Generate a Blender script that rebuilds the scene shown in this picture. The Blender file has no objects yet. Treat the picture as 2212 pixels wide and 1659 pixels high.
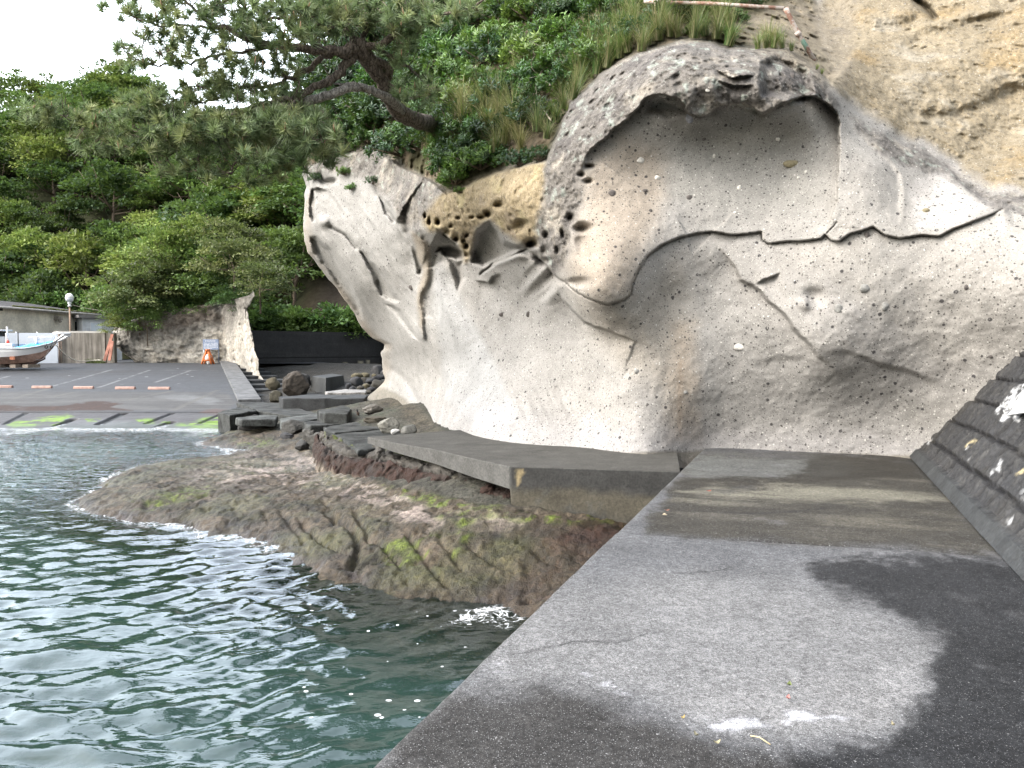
import bpy, bmesh, math, random
import numpy as np
from mathutils import Vector, Matrix
R = math.radians
scene = bpy.context.scene
COL = scene.collection
rng = np.random.default_rng(7)
random.seed(7)

# ------------------------------------------------------------------ camera
CAMZ = 2.7
FOC, CX, CY, HOR = 1640.0, 1106.0, 829.5, 753.0
PIT = math.atan((CY - HOR) / FOC)
cd = bpy.data.cameras.new('camera'); cam = bpy.data.objects.new('camera', cd); COL.objects.link(cam)
cam.location = (0, 0, CAMZ); cam.rotation_euler = (math.pi / 2 - PIT, 0, 0)
cd.sensor_fit = 'HORIZONTAL'; cd.sensor_width = 36; cd.lens = 36 * FOC / (2 * CX)
cd.clip_start = 0.05; cd.clip_end = 2000
scene.camera = cam
CP, SP = math.cos(PIT), math.sin(PIT)

def ray(x, y):
    x = np.asarray(x, float); y = np.asarray(y, float)
    a = (x - CX) / FOC; b = -(y - CY) / FOC
    return np.stack([a, CP + b * SP, -SP + b * CP], -1)
def atY(x, y, Y):
    d = ray(x, y); t = np.asarray(Y, float) / d[..., 1]
    return d * t[..., None] + np.array([0, 0, CAMZ])
def atZ(x, y, z):
    d = ray(x, y); t = (np.asarray(z, float) - CAMZ) / d[..., 2]
    return d * t[..., None] + np.array([0, 0, CAMZ])
def proj(P):
    P = np.asarray(P, float) - np.array([0, 0, CAMZ])
    fw = P[..., 1] * CP - P[..., 2] * SP; up = P[..., 1] * SP + P[..., 2] * CP
    fw = np.where(fw < 0.05, 0.05, fw)
    return CX + FOC * P[..., 0] / fw, CY - FOC * up / fw

# ------------------------------------------------------------------ noise
def _hash(ix, iy, iz, seed):
    h = (ix.astype(np.int64) * 374761393 + iy.astype(np.int64) * 668265263 + iz.astype(np.int64) * 2147483647 + seed * 1274126177) & 0xFFFFFFFF
    h = ((h ^ (h >> 13)) * 1274126177) & 0xFFFFFFFF
    h = ((h ^ (h >> 16)) * 2246822519) & 0xFFFFFFFF
    return ((h ^ (h >> 15)) & 0xFFFFFF) / float(0xFFFFFF)
def vnoise(P, seed=0):
    P = np.asarray(P, float); i = np.floor(P).astype(np.int64); f = P - i
    f = f * f * f * (f * (f * 6 - 15) + 10)
    out = 0
    for dx in (0, 1):
        wx = f[..., 0] if dx else 1 - f[..., 0]
        for dy in (0, 1):
            wy = f[..., 1] if dy else 1 - f[..., 1]
            for dz in (0, 1):
                wz = f[..., 2] if dz else 1 - f[..., 2]
                out = out + wx * wy * wz * _hash(i[..., 0] + dx, i[..., 1] + dy, i[..., 2] + dz, seed)
    return out * 2 - 1
def fbm(P, octv=4, seed=0, gain=.5, ridge=False):
    s = 0; a = 1; tot = 0; P = np.asarray(P, float)
    for k in range(octv):
        n = vnoise(P * (2.03 ** k) + k * 17.3, seed + k)
        if ridge: n = 1 - 2 * np.abs(n)
        s = s + a * n; tot += a; a *= gain
    return s / tot
def worley(P, seed=0):
    P = np.asarray(P, float); i = np.floor(P).astype(np.int64)
    best = np.full(P.shape[:-1], 9.0); idv = np.zeros(P.shape[:-1])
    for dx in (-1, 0, 1):
        for dy in (-1, 0, 1):
            for dz in (-1, 0, 1):
                cx, cy, cz = i[..., 0] + dx, i[..., 1] + dy, i[..., 2] + dz
                q = np.stack([cx + _hash(cx, cy, cz, seed), cy + _hash(cx, cy, cz, seed + 1), cz + _hash(cx, cy, cz, seed + 2)], -1)
                d = np.linalg.norm(P - q, axis=-1); m = d < best
                best = np.where(m, d, best); idv = np.where(m, _hash(cx, cy, cz, seed + 3), idv)
    return best, idv
def sm(x, a=0., b=1.):
    t = np.clip((np.asarray(x, float) - a) / (b - a), 0, 1); return t * t * (3 - 2 * t)

# ------------------------------------------------------------------ 2-D polyline fields
def pline(X, Y, pts):
    """distance, sign (>0 below a left-to-right line), arc position in px, total length"""
    pts = np.asarray(pts, float); best = np.full(X.shape, 1e9); sg = np.ones(X.shape); arc = np.zeros(X.shape); acc = 0.
    for (ax, ay), (bx, by) in zip(pts[:-1], pts[1:]):
        dx, dy = bx - ax, by - ay; L2 = dx * dx + dy * dy + 1e-9; L = math.sqrt(L2)
        t = np.clip(((X - ax) * dx + (Y - ay) * dy) / L2, 0, 1)
        d = np.hypot(X - ax - t * dx, Y - ay - t * dy); m = d < best
        best = np.where(m, d, best); sg = np.where(m, np.sign(dx * (Y - ay) - dy * (X - ax)), sg)
        arc = np.where(m, acc + t * L, arc); acc += L
    return best, sg, arc, acc
def inpoly(X, Y, pts):
    r = np.zeros(X.shape, bool); n = len(pts); j = n - 1
    for i in range(n):
        xi, yi = pts[i]; xj, yj = pts[j]
        if yi != yj:
            r ^= ((yi > Y) != (yj > Y)) & (X < (xj - xi) * (Y - yi) / (yj - yi) + xi)
        j = i
    return r
def softpoly(X, Y, pts, soft=10., warp=None):
    """1 inside, 0 outside, blurred over +-soft px"""
    if warp is not None: X = X + warp[0]; Y = Y + warp[1]
    d = pline(X, Y, list(pts) + [pts[0]])[0]
    return sm(np.where(inpoly(X, Y, pts), d, -d), -soft, soft)
def tps_fit(P, v, lam=1e-3):
    P = np.asarray(P, float); n = len(P); s = np.ptp(P, axis=0).max(); o = P.mean(0); Q = (P - o) / s
    d = np.linalg.norm(Q[:, None] - Q[None], axis=-1)
    K = np.where(d > 0, d * d * np.log(d + 1e-12), 0) + lam * np.eye(n)
    A = np.hstack([np.ones((n, 1)), Q]); M = np.vstack([np.hstack([K, A]), np.hstack([A.T, np.zeros((3, 3))])])
    w = np.linalg.solve(M, np.concatenate([v, np.zeros(3)]))
    def ev(X, Y):
        X = (np.asarray(X, float) - o[0]) / s; Y = (np.asarray(Y, float) - o[1]) / s
        out = w[n] + w[n + 1] * X + w[n + 2] * Y
        for k in range(n):
            d2 = (X - Q[k, 0]) ** 2 + (Y - Q[k, 1]) ** 2
            out = out + w[k] * .5 * d2 * np.log(d2 + 1e-18)
        return out
    return ev

# ------------------------------------------------------------------ object helpers
def link(o, parent=None):
    COL.objects.link(o)
    if parent is not None: o.parent = parent
    return o
def tag(o, label=None, cat=None, group=None, kind=None):
    if label: o['label'] = label
    if cat: o['category'] = cat
    if group: o['group'] = group
    if kind: o['kind'] = kind
    return o
def empty(name, loc=(0, 0, 0), rz=0.):
    o = bpy.data.objects.new(name, None); o.location = loc; o.rotation_euler = (0, 0, rz); o.empty_display_size = .2
    return link(o)
def npmesh(name, V, F, m, parent=None, attrs=None, smooth=True, local=True):
    """V (n,3) world; F int array (m,3|4) ; attrs name->(n,) or (n,3).  Parented meshes are stored relative to the parent's location"""
    V = np.asarray(V, np.float32); F = np.asarray(F, np.int32)
    if parent is not None and local:
        V = V - np.array(parent_world(parent), np.float32)
    me = bpy.data.meshes.new(name); k = F.shape[1]
    me.vertices.add(len(V)); me.vertices.foreach_set('co', V.ravel())
    me.loops.add(F.size); me.loops.foreach_set('vertex_index', F.ravel())
    me.polygons.add(len(F)); me.polygons.foreach_set('loop_start', np.arange(0, F.size, k, dtype=np.int32))
    me.polygons.foreach_set('use_smooth', np.full(len(F), smooth))
    me.update(calc_edges=True)
    for a, v in (attrs or {}).items():
        v = np.asarray(v, np.float32)
        if v.ndim == 1:
            at = me.attributes.new(a, 'FLOAT', 'POINT'); at.data.foreach_set('value', v)
        else:
            at = me.attributes.new(a, 'FLOAT_COLOR', 'POINT')
            at.data.foreach_set('color', np.concatenate([v, np.ones((len(v), 1), np.float32)], 1).ravel())
    if m: me.materials.append(m)
    return link(bpy.data.objects.new(name, me), parent)
def parent_world(p):
    l = Vector(p.location)
    while p.parent is not None:
        p = p.parent; l = l + Vector(p.location)
    return l
def gridfaces(nr, nc):
    i = np.arange(nr - 1)[:, None] * nc + np.arange(nc - 1)[None]
    return np.stack([i, i + 1, i + nc + 1, i + nc], -1).reshape(-1, 4)

class MB:
    """collects shapes, links them as ONE mesh"""
    def __init__(s): s.v = []; s.f = []; s.sm = []
    def add(s, V, F, smooth=False):
        o = len(s.v); s.v += [tuple(map(float, p)) for p in V]
        s.f += [tuple(i + o for i in f) for f in F]; s.sm += [smooth] * len(F); return s
    def box(s, c, d, rz=0., tilt=None):
        x, y, z = d[0] / 2, d[1] / 2, d[2] / 2
        M = tilt if tilt is not None else Matrix.Rotation(rz, 3, 'Z')
        V = [Vector(c) + M @ Vector((sx * x, sy * y, sz * z)) for sx in (-1, 1) for sy in (-1, 1) for sz in (-1, 1)]
        return s.add(V, [(0, 1, 3, 2), (4, 6, 7, 5), (0, 4, 5, 1), (2, 3, 7, 6), (0, 2, 6, 4), (1, 5, 7, 3)])
    def prism(s, pts, z0, z1):
        """pts list of (x,y) or (x,y,ztop)"""
        n = len(pts); V = [(p[0], p[1], z0) for p in pts] + [(p[0], p[1], p[2] if len(p) > 2 else z1) for p in pts]
        a = sum(pts[i][0] * pts[(i + 1) % n][1] - pts[(i + 1) % n][0] * pts[i][1] for i in range(n))
        F = [(i, (i + 1) % n, n + (i + 1) % n, n + i) for i in range(n)] + [tuple(range(n, 2 * n)), tuple(range(n - 1, -1, -1))]
        if a < 0: F = [f[::-1] for f in F]
        return s.add(V, F)
    def tube(s, pts, rad, n=6, caps=True, smooth=True):
        pts = [Vector(p) for p in pts]; m = len(pts)
        if not hasattr(rad, '__len__'): rad = [rad] * m
        V = []; prev = None
        for i, p in enumerate(pts):
            t = (pts[min(i + 1, m - 1)] - pts[max(i - 1, 0)]).normalized()
            if prev is None:
                a = Vector((0, 0, 1)) if abs(t.z) < .9 else Vector((1, 0, 0)); u = t.cross(a).normalized()
            else:
                u = (prev - t * prev.dot(t))
                u = u.normalized() if u.length > 1e-6 else t.orthogonal().normalized()
            prev = u; w = t.cross(u)
            V += [p + (u * math.cos(2 * math.pi * k / n) + w * math.sin(2 * math.pi * k / n)) * rad[i] for k in range(n)]
        F = [(i * n + k, i * n + (k + 1) % n, (i + 1) * n + (k + 1) % n, (i + 1) * n + k) for i in range(m - 1) for k in range(n)]
        if caps: F += [tuple(range(n - 1, -1, -1)), tuple(range((m - 1) * n, m * n))]
        return s.add(V, F, smooth)
    def lathe(s, c, prof, n=16):
        V = [(c[0] + r * math.cos(2 * math.pi * k / n), c[1] + r * math.sin(2 * math.pi * k / n), c[2] + z) for r, z in prof for k in range(n)]
        m = len(prof)
        F = [(i * n + k, i * n + (k + 1) % n, (i + 1) * n + (k + 1) % n, (i + 1) * n + k) for i in range(m - 1) for k in range(n)]
        F += [tuple(range(n - 1, -1, -1)), tuple(range((m - 1) * n, m * n))]
        return s.add(V, F, True)
    def build(s, name, m, parent=None, bevel=0., seg=2):
        off = Vector(parent_world(parent)) if parent is not None else Vector((0, 0, 0))
        me = bpy.data.meshes.new(name); me.from_pydata([tuple(Vector(p) - off) for p in s.v], [], s.f)
        me.polygons.foreach_set('use_smooth', s.sm); me.update()
        if m: me.materials.append(m)
        if bevel:
            bm = bmesh.new(); bm.from_mesh(me); bmesh.ops.recalc_face_normals(bm, faces=bm.faces)
            ed = [e for e in bm.edges if len(e.link_faces) == 2 and e.calc_face_angle() > .5]
            bmesh.ops.bevel(bm, geom=ed, offset=bevel, segments=seg, profile=.6, affect='EDGES', clamp_overlap=True)
            bm.to_mesh(me); bm.free()
        else:
            bm = bmesh.new(); bm.from_mesh(me); bmesh.ops.recalc_face_normals(bm, faces=bm.faces); bm.to_mesh(me); bm.free()
        return link(bpy.data.objects.new(name, me), parent)
def copy_tree(o, parent=None):
    c = o.copy(); COL.objects.link(c)
    if parent is not None: c.parent = parent
    for ch in list(o.children): copy_tree(ch, c)
    return c
_ico = {}
def ico(sub):
    if sub not in _ico:
        bm = bmesh.new(); bmesh.ops.create_icosphere(bm, subdivisions=sub, radius=1)
        bm.verts.ensure_lookup_table()
        _ico[sub] = (np.array([v.co[:] for v in bm.verts]), np.array([[v.index for v in f.verts] for f in bm.faces])); bm.free()
    return _ico[sub]
def rockverts(seed, size, sub=4, cuts=7, rough=.06, lump=.18, rz=None):
    """an angular water-worn boulder, centred on its middle"""
    V, F = ico(sub); r = np.random.default_rng(seed); V = V.copy()
    V = V * (1 + lump * fbm(V * 1.3 + seed * 3.1, 3, seed))[:, None]
    for k in range(cuts):
        n = r.normal(size=3); n /= np.linalg.norm(n); h = r.uniform(.62, .88)
        d = V @ n - h; V = V - np.where(d > 0, d * .86, 0)[:, None] * n
    V = V * (1 + rough * fbm(V * 5 + seed, 4, seed + 9))[:, None]
    V = V * np.asarray(size)[None]
    a = r.uniform(-.5, .5) if rz is None else rz
    c, s = math.cos(a), math.sin(a)
    return np.stack([V[:, 0] * c - V[:, 1] * s, V[:, 0] * s + V[:, 1] * c, V[:, 2]], -1), F
# ------------------------------------------------------------------ materials
class NT:
    def __init__(s, name, disp=False):
        s.m = bpy.data.materials.new(name); s.m.use_nodes = True; s.t = s.m.node_tree; s.t.nodes.clear()
        s.out = s.t.nodes.new('ShaderNodeOutputMaterial')
    def n(s, typ, **kw):
        nd = s.t.nodes.new('ShaderNode' + typ)
        for k, v in kw.items():
            if k.startswith('i_'):
                key = k[2:]; key = int(key) if key.isdigit() else key.replace('_', ' ')
                s.set(nd.inputs[key], v)
            else: setattr(nd, k, v)
        return nd
    def set(s, inp, v):
        if isinstance(v, bpy.types.NodeSocket): s.t.links.new(v, inp)
        elif isinstance(v, bpy.types.Node): s.t.links.new(v.outputs[0], inp)
        elif inp.type == 'VECTOR' and hasattr(v, '__len__'): inp.default_value = tuple(v)[:3]
        else: inp.default_value = v
    def attr(s, a, out='Color'):
        return s.n('Attribute', attribute_name=a).outputs[out]
    def pos(s, scale=(1, 1, 1), obj=False):
        if obj: src = s.n('TexCoord').outputs['Object']
        else: src = s.n('NewGeometry').outputs['Position']
        if scale == (1, 1, 1): return src
        return s.n('Mapping', i_Vector=src, i_Scale=scale).outputs[0]
    def noise(s, scale, detail=4, rough=.55, vec=None, out='Fac', dist=0.):
        return s.n('TexNoise', i_Vector=vec if vec is not None else s.pos(), i_Scale=scale, i_Detail=detail, i_Roughness=rough, i_Distortion=dist).outputs[out]
    def voro(s, scale, vec=None, out='Distance', feat='F1', rand=1.):
        return s.n('TexVoronoi', feature=feat, i_Vector=vec if vec is not None else s.pos(), i_Scale=scale, i_Randomness=rand).outputs[out]
    def ramp(s, x, a, b, lo=0., hi=1.):
        return s.n('MapRange', interpolation_type='SMOOTHSTEP', i_0=x, i_1=a, i_2=b, i_3=lo, i_4=hi).outputs[0]
    def math(s, op, a, b=0., c=0.):
        return s.n('Math', operation=op, i_0=a, i_1=b, i_2=c).outputs[0]
    def mix(s, f, a, b, mode='MIX'):
        nd = s.n('Mix', data_type='RGBA', blend_type=mode)
        s.set(nd.inputs[0], f); s.set(nd.inputs[6], a); s.set(nd.inputs[7], b); return nd.outputs[2]
    def rgb(s, c): return (c[0], c[1], c[2], 1.)
    def mul(s, c, f):
        """colour times scalar"""
        return s.n('VectorMath', operation='SCALE', i_0=c, i_Scale=f).outputs[0]
    def bump(s, h, strength=.3, dist=.02, nrm=None):
        nd = s.n('Bump', i_Height=h, i_Strength=strength, i_Distance=dist)
        if nrm is not None: s.set(nd.inputs['Normal'], nrm)
        return nd.outputs[0]
    def bsdf(s, col, rough=.8, nrm=None, spec=.3, metal=0.):
        b = s.n('BsdfPrincipled'); s.set(b.inputs['Base Color'], col); s.set(b.inputs['Roughness'], rough)
        s.set(b.inputs['Specular IOR Level'], spec); s.set(b.inputs['Metallic'], metal)
        if nrm is not None: s.set(b.inputs['Normal'], nrm)
        s.t.links.new(b.outputs[0], s.out.inputs[0]); return b
    def done(s): return s.m

def paint(name, c, rough=.6, var=.12, scale=2., spec=.3, metal=0., bump=.1):
    """painted or raw surface: mottled colour plus fine bump"""
    t = NT(name); nz = t.noise(scale, 5); n2 = t.noise(scale * 9, 3)
    k = t.math('ADD', t.ramp(nz, .3, .7, 1 - var, 1 + var), t.ramp(n2, .3, .7, -var * .5, var * .5))
    t.bsdf(t.mul(t.rgb(c), k), rough, t.bump(n2, bump, .01), spec, metal); return t.done()

# tuff cliff: albedo from the mesh ("col"), pebbles and grit procedural
def tuff():
    t = NT('tuff_rock'); col = t.attr('col'); ro = t.attr('rough', 'Fac'); sp = t.attr('speck', 'Fac')
    P = t.pos(); Pw = t.n('Mix', data_type='VECTOR', i_0=.03, i_4=P, i_5=t.noise(8, 2, out='Color')).outputs[1]
    c = t.mul(col, t.ramp(t.noise(1.6, 6, .65), .25, .75, .88, 1.12))
    c = t.mul(c, t.ramp(t.noise(45, 4, .7), .25, .75, .82, 1.18))
    # crust mottling
    cr = t.noise(9, 6, .75)
    c = t.mix(t.math('MULTIPLY', ro, t.ramp(cr, .5, .62)), c, t.mul(c, .5))
    c = t.mix(t.math('MULTIPLY', ro, t.ramp(t.noise(14, 5, .7, vec=t.pos((1, 1, 1.2))), .55, .68)), c, t.mul(c, 1.5))
    H = []
    for sc, keep, rad, colr, amt in ((7.5, .55, .22, (.040, .038, .040), .9), (15, .42, .26, (.045, .042, .040), .85), (34, .40, .33, (.06, .055, .05), .8), (19, .74, .24, (.50, .49, .46), .95), (46, .55, .33, (.42, .41, .38), .85)):
        v = t.n('TexVoronoi', i_Vector=P, i_Scale=sc)
        rnd = t.n('SeparateColor', i_0=v.outputs['Color'])
        r = t.math('MULTIPLY', t.ramp(rnd.outputs[1], 0, 1, .35, 1.), rad)
        inside = t.ramp(t.math('SUBTRACT', v.outputs['Distance'], r), -.05, .03, 1, 0)
        m = t.math('MULTIPLY', inside, t.math('GREATER_THAN', rnd.outputs[0], keep))
        m = t.math('MULTIPLY', m, t.math('MULTIPLY', sp, amt))
        c = t.mix(m, c, t.rgb(colr)); H.append(t.math('MULTIPLY', m, .25 / math.sqrt(sc)))
    h = t.math('ADD', t.math('MULTIPLY', t.noise(60, 4, .7), .05), t.math('MULTIPLY', t.noise(12, 5, .65), t.math('MULTIPLY_ADD', ro, .5, .10)))
    for x in H: h = t.math('ADD', h, x)
    t.bsdf(c, .92, t.bump(h, .55, .05), .15); return t.done()

def attrmat(name, rough=.85, bump=.4, fine=40., spec=.25, wet=False, contrast=.2, dist=.02):
    """albedo from the mesh, procedural grain; attribute 'wet' lowers the roughness"""
    t = NT(name); c = t.attr('col')
    n1 = t.noise(fine, 5, .7); n2 = t.noise(fine * .12, 5, .65); n3 = t.noise(fine * 4, 2, .6)
    c = t.mul(c, t.ramp(n1, .25, .75, 1 - contrast, 1 + contrast))
    c = t.mul(c, t.ramp(n2, .25, .75, 1 - contrast * .7, 1 + contrast * .7))
    h = t.math('ADD', t.math('MULTIPLY', n1, .6), t.math('ADD', t.math('MULTIPLY', n2, .5), t.math('MULTIPLY', n3, .15)))
    ro = rough
    if wet: ro = t.math('MULTIPLY_ADD', t.attr('wet', 'Fac'), .3 - rough, rough)
    t.bsdf(c, ro, t.bump(h, bump, dist), spec); return t.done()

def concrete_walk():
    """exposed-aggregate concrete: pale shell and stone chips"""
    t = NT('aggregate_concrete'); c = t.attr('col'); w = t.attr('wet', 'Fac')
    c = t.mul(c, t.ramp(t.noise(2.2, 6, .7), .25, .75, .8, 1.2))
    c = t.mul(c, t.ramp(t.noise(24, 5, .75), .3, .7, .72, 1.28))
    c = t.mul(c, t.ramp(t.noise(75, 3, .7), .3, .7, .62, 1.38))
    c = t.mul(c, t.ramp(t.noise(230, 2, .6), .3, .7, .55, 1.45))
    h = t.math('MULTIPLY', t.noise(110, 3, .7), .6)
    for sc, keep, rad, colr in ((48, .86, .24, (.42, .42, .43)), (75, .55, .32, (.022, .022, .024)), (95, .62, .3, (.36, .36, .37)), (170, .5, .36, (.40, .40, .41))):
        v = t.n('TexVoronoi', i_Vector=t.pos((1, 1, .2)), i_Scale=sc); rnd = t.n('SeparateColor', i_0=v.outputs['Color'])
        m = t.math('MULTIPLY', t.ramp(t.math('SUBTRACT', v.outputs['Distance'], t.math('MULTIPLY', rnd.outputs[1], rad)), -.05, .03, 1, 0), t.math('GREATER_THAN', rnd.outputs[0], keep))
        m = t.math('MULTIPLY', m, t.math('MULTIPLY_ADD', w, -.35, .7)); m = t.math('MULTIPLY', m, t.attr('chips', 'Fac'))
        c = t.mix(m, c, t.rgb(colr)); h = t.math('ADD', h, t.math('MULTIPLY', m, .4))
    t.bsdf(c, t.math('MULTIPLY_ADD', w, -.2, .9), t.bump(h, .5, .012), .12); return t.done()

def water_mat():
    t = NT('sea_water'); dep = t.attr('depth', 'Fac'); foam = t.attr('foam', 'Fac')
    far = t.attr('far', 'Fac'); nrm = t.bump(t.noise(7, 3, .5, vec=t.pos((1, 1.9, 1))), t.math('MULTIPLY_ADD', far, .55, .14), .04)
    nrm = t.bump(t.noise(2.6, 3, .6, vec=t.pos((.7, 1.6, 1))), t.math('MULTIPLY', far, .5), .12, nrm)
    nrm = t.bump(t.noise(26, 3, .5), .03, .008, nrm)
    body = t.n('BsdfDiffuse', i_Color=t.mix(t.noise(.7, 2), t.rgb((.015, .033, .029)), t.rgb((.021, .043, .037))))
    trans = t.n('BsdfTransparent', i_Color=t.rgb((.62, .74, .64)))
    under = t.n('MixShader', i_0=t.ramp(dep, .0, 1.0, .12, .97), i_1=trans, i_2=body)
    gl = t.n('BsdfGlossy', i_Color=t.rgb((.93, .96, 1.)), i_Roughness=.035, i_Normal=nrm)
    fr = t.n('Fresnel', i_IOR=1.5, i_Normal=nrm)
    ms = t.n('MixShader', i_0=fr, i_1=under, i_2=gl)
    # foam: lacy, thresholded against the foam amount
    fn = t.noise(11, 7, .72, dist=1.1); ln = t.voro(13, vec=t.n('Mix', data_type='VECTOR', i_0=.25, i_4=t.pos(), i_5=t.noise(2, 3, out='Color')).outputs[1], feat='DISTANCE_TO_EDGE')
    lace = t.math('ADD', t.math('MULTIPLY', fn, .85), t.ramp(ln, 0, .10, .12, 0))
    fm = t.ramp(t.math('ADD', lace, foam), .90, 1.14)
    fm = t.math('MULTIPLY', fm, t.math('GREATER_THAN', foam, .03))
    v = t.n('TexVoronoi', i_Vector=t.pos((1, 1, 0)), i_Scale=7.5); rnd = t.n('SeparateColor', i_0=v.outputs['Color'])
    dots = t.math('MULTIPLY', t.ramp(t.math('SUBTRACT', v.outputs['Distance'], t.math('MULTIPLY', rnd.outputs[1], .2)), -.04, .02, 1, 0), t.math('GREATER_THAN', rnd.outputs[0], .45))
    dots = t.math('MULTIPLY', dots, t.attr('dots', 'Fac'))
    fo = t.n('BsdfDiffuse', i_Color=t.rgb((.8, .83, .86)))
    ms2 = t.n('MixShader', i_0=t.math('MAXIMUM', t.math('MULTIPLY', fm, .85), t.math('MULTIPLY', dots, .8)), i_1=ms, i_2=fo)
    t.t.links.new(ms2.outputs[0], t.out.inputs[0]); return t.done()

def leafmat(name, trans=.35, gloss=.12, rough=.45, jitter=.22):
    t = NT(name); oi = t.n('ObjectInfo').outputs['Random']
    c = t.mul(t.attr('col'), t.ramp(oi, 0, 1, 1 - jitter, 1 + jitter))
    hs = t.n('HueSaturation', i_Hue=t.ramp(t.math('FRACT', t.math('MULTIPLY', oi, 7.3)), 0, 1, .485, .515), i_Saturation=1., i_Value=1., i_Color=c).outputs[0]
    d = t.n('BsdfDiffuse', i_Color=hs); tr = t.n('BsdfTranslucent', i_Color=t.mix(.5, hs, t.rgb((.10, .16, .02))))
    m1 = t.n('MixShader', i_0=trans, i_1=d, i_2=tr); g = t.n('BsdfGlossy', i_Color=t.rgb((.9, .95, 1)), i_Roughness=rough)
    m2 = t.n('MixShader', i_0=t.n('Fresnel', i_IOR=1.35) if gloss < 0 else gloss * .5, i_1=m1, i_2=g)
    t.t.links.new(m2.outputs[0], t.out.inputs[0]); return t.done()

def bark(name, a, b, scale=14.):
    t = NT(name); v = t.pos((1, 1, .35)); n1 = t.noise(scale, 6, .7, vec=v); w = t.voro(scale * 1.2, vec=v, feat='DISTANCE_TO_EDGE')
    c = t.mix(t.ramp(n1, .35, .65), t.rgb(a), t.rgb(b)); c = t.mul(c, t.ramp(w, 0, .12, .45, 1.))
    t.bsdf(c, .9, t.bump(t.math('ADD', n1, t.ramp(w, 0, .15, 0, .6)), .8, .02), .15); return t.done()

M = {}
M['tuff'] = tuff()
M['walk'] = concrete_walk()
M['water'] = water_mat()
M['shelf'] = attrmat('wave_cut_rock', .85, 1., 17., .3, True, .62, .07)
M['slip'] = attrmat('slipway_concrete', .8, .3, 20., .3, True, .22)
M['stone'] = attrmat('masonry_stone', .7, .7, 22., .3, False, .35)
M['boulder'] = attrmat('boulder_rock', .85, .7, 24., .25, False, .3)
M['stack'] = attrmat('outcrop_rock', .92, 1., 5., .15, False, .38, .16)
M['hill'] = attrmat('hill_soil', .95, .5, 3., .1, False, .3)
M['leaf'] = leafmat('broad_leaf', .38, .05, .55)
M['gloss_leaf'] = leafmat('glossy_leaf', .32, .09, .45, .12)
M['needle'] = leafmat('pine_needle', .38, .06, .55, .05)
M['grass'] = leafmat('grass_blade', .3, .06, .5, .1)
M['bark'] = bark('pine_bark', (.075, .06, .05), (.20, .165, .138))
M['dead'] = bark('dead_wood', (.16, .145, .13), (.40, .37, .34), 22.)
M['twig'] = paint('twig_bark', (.14, .11, .085), .9, .3, 20.)
M['pale_twig'] = paint('pale_twig', (.42, .37, .31), .9, .3, 20.)
M['conc'] = paint('grey_concrete', (.14, .145, .14), .85, .35, 1.6, .25, 0, .5)
M['darkconc'] = paint('dark_wet_concrete', (.024, .025, .025), .6, .4, 1.2, .3, 0, .4)
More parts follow.
